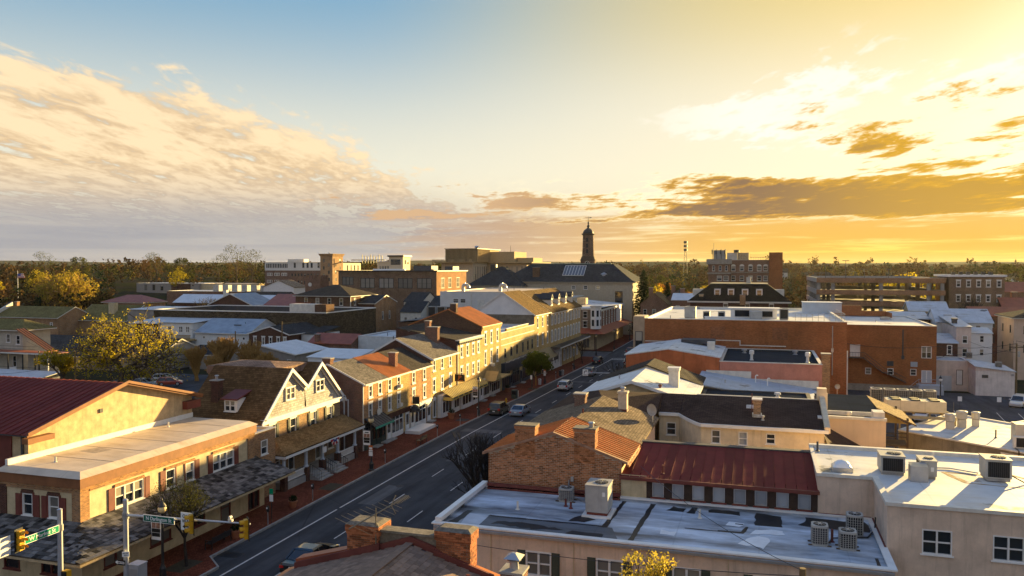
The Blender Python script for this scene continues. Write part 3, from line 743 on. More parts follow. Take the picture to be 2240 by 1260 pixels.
slope = Vector((-3.42,0,1.02)); L = slope.length
shakes((-37.16,35.76,2.93),(0,1,0),slope,L,(lambda v: 3.34 * v / L,lambda v: 22.15 - 0.3 * v / L,22.2))
slope2 = Vector((0,3.3,1.02)); L2 = slope2.length
shakes((-47.3,35.76,2.93),(1,0,0),slope2,L2,(lambda v: 0,lambda v: 10.14 - 3.42 * v / L2,10.2))
cells.sort(key=lambda t: (t[0] - Vector((0,0,20))).length)
for i,(p,u,s_,n,w,me) in enumerate(cells):
    M3 = Matrix((u,s_,n)).transposed().to_4x4(); M3 = Matrix.Translation(p) @ M3 @ Matrix.Rotation(random.uniform(-0.03,0.03),4,'Z')
    if i < 300:
        o = link('shake',me,b.root); o.matrix_local = Matrix.Translation(-ORG[b.root.name]) @ M3
    else:
        k = len(rest.v); rest.v += [tuple(M3 @ v.co) for v in me.vertices]; rest.f += [tuple(k + i_ for i_ in f.vertices) for f in me.polygons]; rest.m += [0] * len(me.polygons)
part('shake_field',rest,SHK,b.root,kind='stuff',fix=False)
b.done()
# little brick link between shop and house
b = Bld('link_building','narrow two-storey brick infill between cream shop and gabled house','building',(-43,58.6,0))
b.block(-46,57.1,-40.75,60.4,0,5.9,BRK_OR,E_=[(58.75,3.9,0.95,1.25)],fm=WHITE); b.flat(-46,57.1,-40.75,60.4,5.75,TANR,par=0.15,cop=OFFW); b.done()

# red metal roofed hall behind
b = Bld('hall','tall tan stucco hall with low maroon metal gable roof','hall',(-60,49,0))
b.wall('E',-46.8,41.0,57.1,0,8.9,TAN); b.wall('S',41.0,-78,-46.8,0,8.9,TAN,[(-52,5.5,1.0,1.5),(-57,5.5,1.0,1.5)]); b.wall('N',57.1,-78,-46.8,0,8.9,TAN); b.wall('W',-78,41,57.1,0,8.9,TAN)
b.box('wall_panel',MAROON,(-49.6,40.9,5.0,-48.2,40.99,8.7)); b.box('downpipe',DGREY,(-47.3,40.85,0,-47.15,40.99,8.7))
b.gable(-78,41,-46.8,57.1,8.9,11.05,'X',DGREY,TAN,oe=0.55,og=0.5,th=0.08,mid=49.2)
pm = {}
for side in (0,1):
    y0,y1,z0,z1 = ((40.45,49.2,8.9 - 0.55 * 2.15 / 8.2 + 0.09,11.14) if side == 0 else (57.65,49.2,8.9 - 0.55 * 2.15 / 7.9 + 0.09,11.14))
    q = MB(); w = 0.62
    q.hexa([(0,y0,z0),(w - 0.02,y0,z0),(w - 0.02,y1,z1),(0,y1,z1),(0,y0,z0 + 0.03),(w - 0.02,y0,z0 + 0.03),(w - 0.02,y1,z1 + 0.03),(0,y1,z1 + 0.03)])
    q.hexa([(w - 0.04,y0,z0 + 0.03),(w,y0,z0 + 0.03),(w,y1,z1 + 0.03),(w - 0.04,y1,z1 + 0.03),(w - 0.04,y0,z0 + 0.075),(w,y0,z0 + 0.075),(w,y1,z1 + 0.075),(w - 0.04,y1,z1 + 0.075)])
    me = q.mesh('roof_panel',MARM); x = -78.5
    while x < -46.4: put('roof_panel',me,b.root,(x,0,0)); x += w
g = MB()
for off,z_,hh in ((0.0,0.0,0.34),(0.10,-0.0,0.2)):
    for (ya,za,yb,zb) in ((40.4,8.70,49.2,11.0),(49.2,11.0,57.7,8.70)):
        g.extr([(-46.29 + off,ya,za - hh + 0.36),(-46.29 + off,yb,zb - hh + 0.36),(-46.29 + off,yb,zb + 0.36 - hh + 0.2),(-46.29 + off,ya,za + 0.56 - hh)],(0.10,0,0))
part('rake_board',g,BROWNF,b.root)
b.box('cornice_return',BROWNF,(-46.79,40.5,8.25,-46.25,42.6,8.62)); b.box('cornice_return',MAROON,(-46.79,55.9,7.95,-46.3,57.6,8.62)); b.done()

# twin-gabled house with porch
FISH = brick('fishscale_shingle',(0.46,0.44,0.41),(0.2,0.18,0.16),0.30,0.22,0.28,0.016,0.15)
b = Bld('gabled_house','twin-gabled brick house with pale shingled gables and a long front porch','house',(-46,67.8,0))
dsh = (0.40,plain('green_black_shutter',(0.035,0.04,0.03),0.6,0.2))
b.block(-50.5,61,-42.4,74.6,0,6.35,BRK_TN,E_=wr([62.4,65.75],4.1,1.0,1.6,shutter=dsh,lintel=0.14) + wr([69.3,72.4],4.1,1.05,1.6,shutter=dsh,lintel=0.14)
        + [(63.0,1.3,1.1,1.6),(65.4,0.8,1.0,2.1,dict(rail=False)),(70.2,0.8,1.0,2.1,dict(rail=False)),(72.6,1.3,1.1,1.6)],S_=[(-44.5,4.1,0.9,1.5),(-47.5,4.1,0.9,1.5)])
for yc,y0,y1 in ((65.1,60.7,67.8),(70.4,67.8,74.9)):
    z0 = 6.35 if y0 < 67 else 8.3; z1 = 8.3 if y1 < 70 else 6.35
    b.mb(FISH).poly([(-42.4,y0 + 0.3,6.35),(-42.4,min(y1,74.6),6.35),(-42.4,min(y1,74.6),z1),(-42.4,yc,10.25),(-42.4,y0 + 0.3 if y0 < 67 else y0,z0)])
    for face_y in (yc,): window(b.root,'E',-42.39,yc + 0.1,7.55,1.5,1.15,cols=2,sill=0.06,lintel=0.08)
m = MB(); prof = [(60.3,5.95),(65.1,10.35),(67.8,8.35),(70.4,10.35),(75.2,5.95)]
for (ya,za),(yb,zb) in zip(prof,prof[1:]): m.extr([(-42.05,ya,za),(-42.05,yb,zb),(-42.05,yb,zb + 0.16),(-42.05,ya,za + 0.16)],(-8.6,0,0))
part('roof',m,SH_BR,b.root)
g = MB()
for (ya,za),(yb,zb) in zip(prof,prof[1:]):
    g.extr([(-42.05,ya,za - 0.16),(-42.05,yb,zb - 0.16),(-42.05,yb,zb + 0.2),(-42.05,ya,za + 0.2)],(0.10,0,0)); g.extr([(-42.35,ya,za - 0.36),(-42.35,yb,zb - 0.36),(-42.35,yb,zb - 0.02),(-42.35,ya,za - 0.02)],(0.12,0,0))
part('rake_board',g,WHITE,b.root)
b.box('cornice',WHITE,(-42.39,60.6,5.95,-42.05,75.0,6.30),(-42.39,60.6,6.30,-41.95,75.05,6.42),(-50.6,60.45,5.85,-42.39,60.99,6.05))
m = MB(); dk_ = [(-51.5,65.0),(-43.6,65.0),(-43.6,70.5),(-51.5,70.5)]
m.prism(dk_,9.7,10.42); q0,q1,q2,q3 = [(x,y,10.425) for x,y in dk_]; e0,e1 = (-48.9,67.75,10.78),(-46.2,67.75,10.78)
for f in ((q0,q1,e1,e0),(q1,q2,e1),(q2,q3,e0,e1),(q3,q0,e0)): m.poly(f)
part('roof_deck',m,SH_PK,b.root)
d = MB(); d.box(-46.6,61.15,6.7,-45.2,63.4,8.05); do = part('dormer',d,WHITE,b.root); window(b.root,'S',-45.9,61.13,6.95,1.15,1.0,cols=2,mun=(0,0))
d = MB(); d.extr([(-46.8,60.85,7.98),(-45.0,60.85,7.98),(-45.0,64.6,8.9),(-46.8,64.6,8.9)],(0,0,0.12)); part('dormer_roof',d,MAROON,b.root)
b.chimney(-48.2,62.2,0.75,0.75,6.5,9.5,BRK_DK,pot=GREYM)
# porch
m = MB(); m.prism([(-42.38,61.2),(-40.2,61.2),(-40.2,74.3),(-42.38,74.3)],0.0,0.72); part('porch_floor',m,CONC,b.root)
m = MB(); A0,A1,B0,B1 = (-39.85,60.5,3.32),(-39.85,75.2,3.32),(-42.38,62.6,4.30),(-42.38,75.2,4.30)
m.extr([A0,A1,B1,B0],(0,0,0.12)); m.extr([A0,B0,(-42.38,60.5,3.32)],(0,0,0.12)); part('porch_roof',m,SH_TN,b.root)
b.box('porch_fascia',WHITE,(-39.93,60.55,3.10,-39.78,75.2,3.30),(-42.38,60.45,3.10,-39.93,60.56,3.30)); b.box('porch_ceiling',OFFW,(-42.38,60.6,3.04,-39.95,75.1,3.10))
BLUEW = plain('blue_white_column',(0.50,0.53,0.56),0.6,0.15)
for i,yc in enumerate((61.05,64.65,67.55,70.45,73.95)):
    m = MB(); m.box(-40.58,yc - 0.25,0.05,-40.08,yc + 0.25,1.45); p_ = part('pier',m,BRK_DK,b.root); m = MB(); m.lathe((-40.33,yc,1.45),[(0.24,0),(0.24,0.1),(0.17,0.16),(0.15,1.4),(0.20,1.46),(0.22,1.58)]); part('column',m,BLUEW,p_,smooth=False)
for y0,y1 in ((61.35,64.35),(70.75,73.65)):
    m = MB(); m.box(-40.40,y0,1.38,-40.28,y1,1.46); m.box(-40.40,y0,0.86,-40.28,y1,0.93); y = y0 + 0.08
    while y < y1: m.box(-40.37,y,0.93,-40.31,y + 0.05,1.38); y += 0.14
    part('balustrade',m,WHITE,b.root); b.box('porch_skirt',BLUEW,(-40.35,y0,0.02,-40.22,y1,0.66))
for y0 in (65.0,67.85):
    for k in range(4): b.box('step',CONC,(-40.2 + 0.32 * k,y0,0.02,-40.2 + 0.32 * (k + 1),y0 + 2.2,0.72 - 0.16 * k))
    for ys in (y0 + 0.05,y0 + 2.15):
        m = MB(); m.tube((-40.1,ys,1.6),(-38.95,ys,1.05),0.025)
        for k in range(6): t = k / 5; m.tube((-40.1 + 1.15 * t,ys,0.7 - 0.55 * t),(-40.1 + 1.15 * t,ys,1.6 - 0.55 * t),0.016)
        part('handrail',m,BLACK,b.root)
b.box('hanging_sign',WHITE,(-40.0,67.0,2.2,-39.94,67.7,2.75)); b.done()
# bunting
m = MB(); RW = []
for k in range(7):
    t0,t1 = math.pi * k / 7,math.pi * (k + 1) / 7
    m.cur = k % 2
    for (r0,r1,cc) in ((0.12,0.32,2),(0.32,0.62,k % 2)):
        m.cur = cc; q = lambda r_,t_,dx: (-39.72 + dx,68.9 - r_ * math.cos(t_) * 1.3,3.25 - r_ * math.sin(t_))
        m.extr([q(r0,t0,0.05 * (k % 2)),q(r1,t0,0.05 * (k % 2)),q(r1,t1,0.05 * ((k + 1) % 2)),q(r0,t1,0.05 * ((k + 1) % 2))],(-0.015,0,0))
one('bunting',m,[plain('flag_red',(0.35,0.03,0.03),0.8,0.2),WHITE,plain('flag_blue',(0.03,0.05,0.2),0.8,0.2)],'half-round red white and blue bunting on the porch eave','bunting',org=(-39.72,68.9,3.25))

# ------------------------------------------------ the row of shops
FX = -40.9
def rear(b_,y0,y1,xb,z,mat):
    b_.wall('N',y1,xb,FX,0,z,mat); b_.wall('W',xb,y0,y1,0,z,mat)
def gutter(b_,y0,y1,z,dx=0.16): b_.box('gutter',OFFW,(FX + 0.30,y0,z - 0.16,FX + 0.30 + dx,y1,z - 0.02))
def storefront(b_,y0,y1,ztop,frame,bays,door=None,base=0.5,sign=None,x=FX):
    """frame posts, panes, door leaf, stall riser and cornice board; bays = list of (ya, yb)"""
    g0 = gz((y0 + y1) / 2)
    m = MB(); m.box(x + 0.004,y0,ztop - 0.45,x + 0.16,y1,ztop); m.box(x + 0.004,y0 - 0.02,ztop,x + 0.30,y1 + 0.02,ztop + 0.10); part('shop_cornice',m,sign or frame,b_.root)
    for ya,yb in bays:
        m = MB(); n = max(1,round((yb - ya) / 1.1)); zb = g0 + 0.14
        m.box(x + 0.004,ya,zb,x + 0.10,ya + 0.09,ztop - 0.46); m.box(x + 0.004,yb - 0.09,zb,x + 0.10,yb,ztop - 0.46)
        m.box(x + 0.004,ya + 0.09,zb,x + 0.12,yb - 0.09,zb + base); m.box(x + 0.004,ya + 0.09,ztop - 0.95,x + 0.09,yb - 0.09,ztop - 0.86)
        for k in range(1,n): yy = ya + (yb - ya) * k / n; m.box(x + 0.004,yy - 0.03,zb + base,x + 0.09,yy + 0.03,ztop - 0.46)
        o = part('shop_window',m,frame,b_.root)
        p_ = MB(); p_.poly([(x + 0.03,ya + 0.05,zb + base),(x + 0.03,yb - 0.05,zb + base),(x + 0.03,yb - 0.05,ztop - 0.46),(x + 0.03,ya + 0.05,ztop - 0.46)]); part('pane',p_,GLASS,o,fix=False)
    for yd in (door or ()):
        m = MB(); zb = g0 + 0.14; m.box(x + 0.004,yd - 0.5,zb,x + 0.12,yd - 0.42,zb + 2.3); m.box(x + 0.004,yd + 0.42,zb,x + 0.12,yd + 0.5,zb + 2.3); m.box(x + 0.004,yd - 0.42,zb + 2.1,x + 0.12,yd + 0.42,zb + 2.3); m.box(x + 0.02,yd - 0.42,zb,x + 0.07,yd + 0.42,zb + 0.8)
        o = part('door',m,frame,b_.root); p_ = MB(); p_.poly([(x + 0.03,yd - 0.42,zb + 0.8),(x + 0.03,yd + 0.42,zb + 0.8),(x + 0.03,yd + 0.42,zb + 2.1),(x + 0.03,yd - 0.42,zb + 2.1)]); part('pane',p_,GLASS,o,fix=False)
        b_.box('door_step',CONC,(x,yd - 0.7,g0 + 0.1,x + 0.8,yd + 0.7,g0 + 0.28))
DKG = plain('dark_green_paint',(0.03,0.05,0.045),0.5,0.2); NAVY = plain('navy_paint',(0.03,0.045,0.07),0.5,0.2); CHAR = plain('charcoal_paint',(0.03,0.03,0.033),0.5,0.2)
LW = dict(lintel=0.20,fw=0.12,sill=0.13,pane=(GLASS,GLASSB,GLASSW,GLASSB))
# R1..R3
b = Bld('row_house','first brick row house, weathered grey roof, green-edged metal awning over its shop','row house',(-45,79.5,0),'brick row houses along the street')
b.wall('S',76.7,-49.4,FX,0,7.43,BRK_RED); b.wall('E',FX,76.7,82.43,0,7.43,BRK_OR,wr([78.6,80.9],5.72,0.9,1.35,**LW) + wr([78.6,80.9],3.5,0.9,1.6,**LW) + [(82.1,0.2,0.01,0.01)] * 0); rear(b,76.7,82.43,-49.4,7.43,BRK_RED)
b.gable(-49.4,76.7,FX,82.40,7.43,9.35,'Y',SH_GR,BRK_RED,oe=0.3,og=0.0,mid=-45.1); gutter(b,76.7,82.4,7.4); b.box('verge',WHITE,(-40.75,76.62,7.25,-40.55,76.70,7.45))
m = MB(); m.extr([(-40.6,76.6,7.30),(-45.1,76.6,9.34),(-45.1,76.6,9.52),(-40.6,76.6,7.48)],(0,0.09,0)); m.extr([(-49.6,76.6,7.34),(-45.1,76.6,9.34),(-45.1,76.6,9.52),(-49.6,76.6,7.52)],(0,0.09,0)); part('barge_board',m,WHITE,b.root)
b.chimney(-45.3,77.2,0.9,0.7,9.0,10.0,BRK_RED); b.box('downpipe',OFFW,(-40.88,76.75,0.2,-40.78,76.85,7.3)); b.box('downpipe',WHITE,(-43.1,76.6,0.2,-42.98,76.69,5.6),(-43.1,76.58,5.6,-42.6,76.68,5.72),(-42.6,76.6,2.2,-42.5,76.69,5.72))
storefront(b,77.0,82.3,3.0,DKG,[(77.1,78.9),(79.9,80.9)],[79.4,81.6],base=0.7)
m = MB(); m.extr([(-40.88,77.1,3.55),(-39.5,77.1,2.75),(-39.5,81.6,2.75),(-40.88,81.6,3.55)],(0,0,0.06)); aw = part('awning',m,DGREY,b.root)
m = MB()
for k in range(8): y = 77.25 + k * 0.6; m.bar((-40.85,y,3.62),(-39.5,y,2.84),0.05)
part('rib',m,CHAR,aw); b.box('awning_valance',plain('teal_green',(0.05,0.32,0.22),0.6,0.15),(-39.5,77.1,2.55,-39.46,81.6,2.77)); m = MB(); m.prism([(0,0)],0,1) if 0 else None
m.tube((-40.75,80.3,3.85),(-40.68,80.3,3.85),0.42,0.42,16); part('oval_sign',m,OFFW,b.root); b.done()
b = Bld('row_house','brick row house with bright orange ribbed metal roof','row house',(-45,85.6,0),'brick row houses along the street')
b.wall('E',FX,82.43,88.8,0,7.4,BRK_YE,wr([83.35,85.75],5.72,0.9,1.4,**LW) + wr([83.35,85.75],3.5,0.9,1.65,**LW)); b.wall('S',82.431,-49.4,-41,6,7.4,BRK_RED); rear(b,82.43,88.8,-49.4,7.4,BRK_RED)
b.gable(-49.4,82.45,FX,88.75,7.43,9.38,'Y',ORANGE,BRK_RED,oe=0.35,og=0.0,mid=-45.1,rib=0.42); gutter(b,82.45,88.75,7.4); b.chimney(-42.3,87.2,0.85,0.75,8.0,9.7,BRK_RED)
for z in (3.55,5.77): b.box('air_conditioner',OFFW,(-40.86,85.45,z,-40.45,86.0,z + 0.4))
storefront(b,82.6,88.7,3.0,WHITE,[(83.7,86.8)],[83.0,88.0],base=0.55,sign=BRK_DK); b.done()
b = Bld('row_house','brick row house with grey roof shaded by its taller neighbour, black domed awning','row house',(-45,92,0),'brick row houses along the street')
b.wall('E',FX,88.8,95.4,0,7.4,BRK_OR,wr([90.0,93.3],5.7,0.9,1.4,**LW) + wr([90.0,93.3],3.4,0.9,1.6,**LW)); rear(b,88.8,95.4,-49.4,7.4,BRK_RED)
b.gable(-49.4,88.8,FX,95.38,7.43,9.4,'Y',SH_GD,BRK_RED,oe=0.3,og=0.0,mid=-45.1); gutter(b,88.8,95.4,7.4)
storefront(b,88.9,95.3,3.0,WHITE,[(90.2,93.6)],[89.5,94.6],base=0.6); m = MB(); m.lathe((-40.6,89.5,2.3),[(0.75,0),(0.72,0.35),(0.5,0.7),(0.2,0.85)],12); part('awning',m,CHAR,b.root)
b.box('hanging_sign',CHAR,(-40.6,89.0,3.3,-39.7,89.08,4.2)); m = MB(); m.tube((-40.9,89.04,4.3),(-39.6,89.04,4.3),0.03); part('sign_bracket',m,BLACK,b.root); b.box('window_sign',WHITE,(-40.78,93.9,2.0,-40.72,95.1,2.7)); b.box('ramp',WHITE,(-40.5,86.6,0.14,-38.6,91.5,0.5)); b.done()
# R4
b = Bld('row_house','three-storey buff brick row house with grey roof and paired chimneys','row house',(-45,100,0),'brick row houses along the street')
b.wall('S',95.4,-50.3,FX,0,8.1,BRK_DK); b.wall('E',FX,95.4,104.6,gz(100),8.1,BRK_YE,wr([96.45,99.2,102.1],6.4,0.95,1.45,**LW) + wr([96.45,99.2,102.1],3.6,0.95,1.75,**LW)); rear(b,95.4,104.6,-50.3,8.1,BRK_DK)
b.gable(-50.3,95.4,FX,104.58,8.1,10.55,'Y',SH_GR,BRK_DK,oe=0.3,og=0.05,mid=-45.9,trim=WHITE); gutter(b,95.4,104.6,8.05)
b.chimney(-43.9,103.4,1.5,0.8,8.9,11.6,BRK_RED); b.chimney(-45.0,104.0,0.7,0.7,10.0,12.4,BRK_RED)
m = MB(); m.box(FX,97.6,-0.3,FX + 0.5,104.4,3.0); part('shop_front',m,WHITE,b.root); storefront(b,97.7,104.3,2.95,WHITE,[(98.0,101.3),(102.2,104.2)],None,0.6,x=FX + 0.5)
window(b.root,'E',FX,96.4,0.3,0.95,2.3,rail=False,lintel=0.25,arch=True,sill=0.02); b.done()
def striped_awning(label,y0,y1,z1,z0,dx,step=0.55):
    YEL = plain('yellow_awning',(0.62,0.45,0.12),0.8,0.15); m = MB(); m.extr([(FX + 0.55,y0,z1),(FX + dx,y0,z0),(FX + dx,y1,z0),(FX + 0.55,y1,z1)],(0,0,0.05))
    t = thing('shop_awning',label,'awning',(FX,(y0 + y1) / 2,z0)); part('canopy',m,YEL,t); y = y0 + 0.2
    while y < y1:
        m = MB(); m.extr([(FX + 0.55,y,z1 + 0.055),(FX + dx,y,z0 + 0.055),(FX + dx,y + step * 0.42,z0 + 0.055),(FX + 0.55,y + step * 0.42,z1 + 0.055)],(0,0,0.012)); part('stripe',m,CHAR,t); y += step
    m = MB(); m.box(FX + dx - 0.02,y0,z0 - 0.45,FX + dx + 0.03,y1,z0 + 0.05); m.box(FX + 0.55,y0,z0 - 0.45,FX + dx,y0 + 0.04,z0 + 0.02); part('valance',m,YEL,t)
    y = y0 + 0.6
    while y < y1 - 1: m = MB(); m.box(FX + dx + 0.03,y,z0 - 0.33,FX + dx + 0.045,y + 1.5,z0 - 0.12); part('valance_panel',m,CHAR,t); y += 2.0
    return t
striped_awning('long yellow and black striped awning over white shop windows',98.0,112.5,3.5,2.75,1.9)
# R5
b = Bld('row_house','buff brick row house with black bracketed cornice','row house',(-45,110,0),'brick row houses along the street')
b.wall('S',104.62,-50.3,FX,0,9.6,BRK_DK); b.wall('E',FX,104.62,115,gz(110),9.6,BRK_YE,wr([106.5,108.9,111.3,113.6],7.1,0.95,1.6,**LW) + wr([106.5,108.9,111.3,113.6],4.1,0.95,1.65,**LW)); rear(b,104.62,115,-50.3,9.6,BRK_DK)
b.shed(-50.3,104.7,FX,114.98,11.2,9.62,SH_GD,axis='X',o=0.0); b.mb(BRK_DK).poly([(-50.3,104.62,9.6),(FX,104.62,9.6),(-50.3,104.62,11.2)])
b.box('cornice',CHAR,(FX - 0.1,104.6,9.35,FX + 0.45,115,9.62),(FX + 0.005,104.6,9.0,FX + 0.1,115,9.35)); b.box('fascia',OFFW,(FX - 0.2,104.6,9.62,FX + 0.5,115,9.74))
for y in lsp(104.7,114.9,14): b.box('bracket',CHAR,(FX + 0.1,y - 0.07,9.0,FX + 0.36,y + 0.07,9.35))
b.box('downpipe',OFFW,(FX + 0.02,104.7,0,FX + 0.14,104.82,9.2)); m = MB(); m.box(FX,105.0,-0.5,FX + 0.5,114.6,3.0); part('shop_front',m,WHITE,b.root); storefront(b,105.2,114.6,2.9,WHITE,[(105.4,109.0),(109.6,112.2)],[113.4],0.6,x=FX + 0.5); b.done()
# R6
b = Bld('row_house','tallest of the brick row houses, orange metal roof above a corbelled cornice','row house',(-46,120,0),'brick row houses along the street')
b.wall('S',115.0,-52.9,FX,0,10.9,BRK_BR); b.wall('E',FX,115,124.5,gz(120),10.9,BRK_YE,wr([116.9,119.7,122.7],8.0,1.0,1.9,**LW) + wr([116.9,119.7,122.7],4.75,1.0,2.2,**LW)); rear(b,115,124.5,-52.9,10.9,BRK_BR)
b.gable(-52.9,115,FX,124.5,10.9,13.4,'Y',ORANGE,BRK_BR,oe=0.25,og=0.12,mid=-46.4,rib=0.6,trim=None)
for k,z in enumerate((10.2,10.4,10.6)): b.box('corbel',BRK_YE,(FX + 0.004,115.02,z,FX + 0.10 + 0.08 * k,124.48,z + 0.19))
b.chimney(-45.6,115.5,1.0,0.8,12.4,14.3,BRK_BR,corb=False)
b.box('shop_canopy',plain('tan_canopy',(0.42,0.30,0.12),0.8,0.2),(FX + 0.01,115.2,2.5,FX + 2.0,124.0,2.62)); m = MB(); m.extr([(FX + 2.2,115.4,2.62),(FX + 2.2,118.4,2.62),(FX + 2.2,116.9,3.9)],(-2.1,0,0)); part('canopy_gable',m,plain('tan_canopy',(0.42,0.30,0.12)),b.root)
storefront(b,115.2,124.2,2.4,OFFW,[(115.4,118.5),(119.6,123.9)],[119.0],0.5); b.box('air_conditioner',OFFW,(FX + 0.03,119.4,4.3,FX + 0.5,120.1,4.75)); b.done()
# R7
b = Bld('painted_shop','long cream-painted brick shop with stepped parapet and blue fascia','shop',(-46,134.7,0))
b.wall('E',FX,124.52,144.9,gz(135),9.15,BRK_PY,wr([126.9,130.3,133.7,137.2,140.5,143.4],4.9,0.95,1.55,lintel=0.1,fm=DGREY)); b.wall('S',124.52,-56,FX,0,9.15,BRK_PY); rear(b,124.52,144.9,-56,9.15,BRK_PY)
b.flat(-56,124.52,FX,144.9,8.9,membrane('grey_white_membrane',(0.55,0.56,0.57),amount=0.3),par=0.25,cop=OFFW); b.box('parapet',BRK_PY,(FX - 0.3,127.7,9.23,FX,140.8,9.62)); b.box('coping',OFFW,(FX - 0.34,127.6,9.62,FX + 0.05,140.9,9.70)); b.box('band',OFFW,(FX + 0.004,124.6,8.0,FX + 0.04,144.8,8.1),(FX + 0.004,124.6,7.0,FX + 0.04,144.8,7.08))
b.box('shop_fascia',NAVY,(FX + 0.01,124.7,2.9,FX + 0.7,134.6,4.1),(FX + 0.01,134.7,3.2,FX + 0.35,144.7,4.2)); storefront(b,124.8,144.6,2.8,NAVY,[(125.2,129.3),(131.0,135.0),(137,143.5)],[130.1,136.0],0.5)
m = MB()
for y in lsp(125.0,144.5,26): m.tube((FX + 0.75,y,4.15 - 0.06 * math.sin(y * 2.2)),(FX + 0.75,y,4.4),0.07,0.05,6)
part('lamp_bulb',m,OFFW,b.root,kind='stuff'); b.done()
# R8
b = Bld('hotel_wing','narrow three-bay yellow brick building under a tall brown gable roof','building',(-47,150.5,0))
b.wall('S',144.92,-53.4,FX,0,11,plain('rough_stone_wall',(0.20,0.165,0.115),0.95,0.5,1.2,fine=0.5,streak=0.5)); b.wall('E',FX,144.92,156.2,gz(150),11,BRK_YE,wr([147.2,150.9,154.6],8.4,1.0,1.9,lintel=0.2) + wr([147.2,150.9,154.6],4.85,1.0,2.2,lintel=0.2)); rear(b,144.92,156.2,-53.4,11,BRK_DK)
SH_OR = shingle('shingle_ochre',(0.185,0.115,0.045),'Y'); GSID = siding('grey_white_siding',(0.66,0.64,0.60),0.22)
b.gable(-53.4,144.92,FX,156.2,11,15.2,'Y',SH_OR,None,oe=0.3,og=0.2,mid=-47.2,trim=OFFW); b.mb(GSID).poly([(-53.4,144.92,11),(FX,144.92,11),(-47.2,144.92,15.2)])
t = MB(); t.extr([(FX + 0.05,145.2,4.0),(FX + 2.0,145.2,2.3),(FX + 2.0,145.2,1.6),(FX + 0.05,145.2,1.6)],(0,10.6,0)); part('awning',t,CHAR,b.root)
m = MB(); m.tube((FX + 2.01,151.5,2.0),(FX + 2.03,151.5,2.0),0.3,0.3,14); part('emblem',m,WHITE,b.root); storefront(b,145.1,156,1.5,CHAR,[(146,149.5),(152,155.5)],[150.8],0.2); b.done()
# R9
b = Bld('long_brick_hotel','long yellow brick hotel with four dormers and rows of white windows','hotel',(-47,171,0))
ys = lsp(156.8,185,10); wsh = (0.42,OFFW)
b.wall('E',FX,156.22,185.4,gz(170),10.9,BRK_YE,wr(ys,8.2,1.05,1.9,lintel=0.22,shutter=wsh) + wr(ys,4.7,1.05,2.3,lintel=0.22,shutter=wsh)); rear(b,156.22,185.4,-53.4,10.9,BRK_DK)
b.gable(-53.4,156.22,FX,185.4,10.9,15.0,'Y',shingle('shingle_ochre2',(0.165,0.105,0.045),'Y'),BRK_DK,oe=0.35,og=0.15,mid=-47.2); b.box('cornice',OFFW,(FX + 0.004,156.3,10.45,FX + 0.32,185.5,10.66))
for y in (162.8,169.0,175.4,181.6):
    m = MB(); m.box(-44.6,y - 0.75,11.8,-42.2,y + 0.75,13.4); m.poly([(-42.2,y - 0.75,13.4),(-42.2,y + 0.75,13.4),(-42.2,y,14.2)]); part('dormer',m,OFFW,b.root); window(b.root,'E',-42.19,y,12.1,0.9,1.2,lintel=0.1,arch=True)
    m = MB(); m.extr([(-42.0,y - 0.95,13.2),(-42.0,y,14.25),(-42.0,y,14.4),(-42.0,y - 0.95,13.35)],(-4.0,0,0)); m.extr([(-42.0,y + 0.95,13.2),(-42.0,y,14.25),(-42.0,y,14.4),(-42.0,y + 0.95,13.35)],(-4.0,0,0)); part('dormer_roof',m,CHAR,b.root)
b.box('canopy',CHAR,(FX + 0.01,156.5,3.55,FX + 2.2,186.0,3.75)); b.box('canopy_edge',OFFW,(FX + 2.2,156.5,3.5,FX + 2.28,186.0,3.72))
m = MB()
for y in lsp(157,185,40): m.box(FX + 2.1,y - 0.02,3.75,FX + 2.14,y + 0.02,4.5)
m.box(FX + 2.08,156.8,4.5,FX + 2.16,185.4,4.56); part('balcony_rail',m,BLACK,b.root)
b.box('shop_front',WHITE,(FX + 0.01,156.6,-1.3,FX + 0.06,166.5,3.4))
for y in (158.2,160.6,163.0): window(b.root,'E',FX + 0.06,y,0.0,0.9,2.2,lintel=0.1)
for y in (168.5,171.6,174.6,177.7,181): window(b.root,'E',FX + 0.004,y,-0.2,1.1,2.4,lintel=0.1,shutter=wsh)
window(b.root,'E',FX + 0.06,165.4,-1.1,1.0,2.6,rail=False,sill=0.0); b.done()

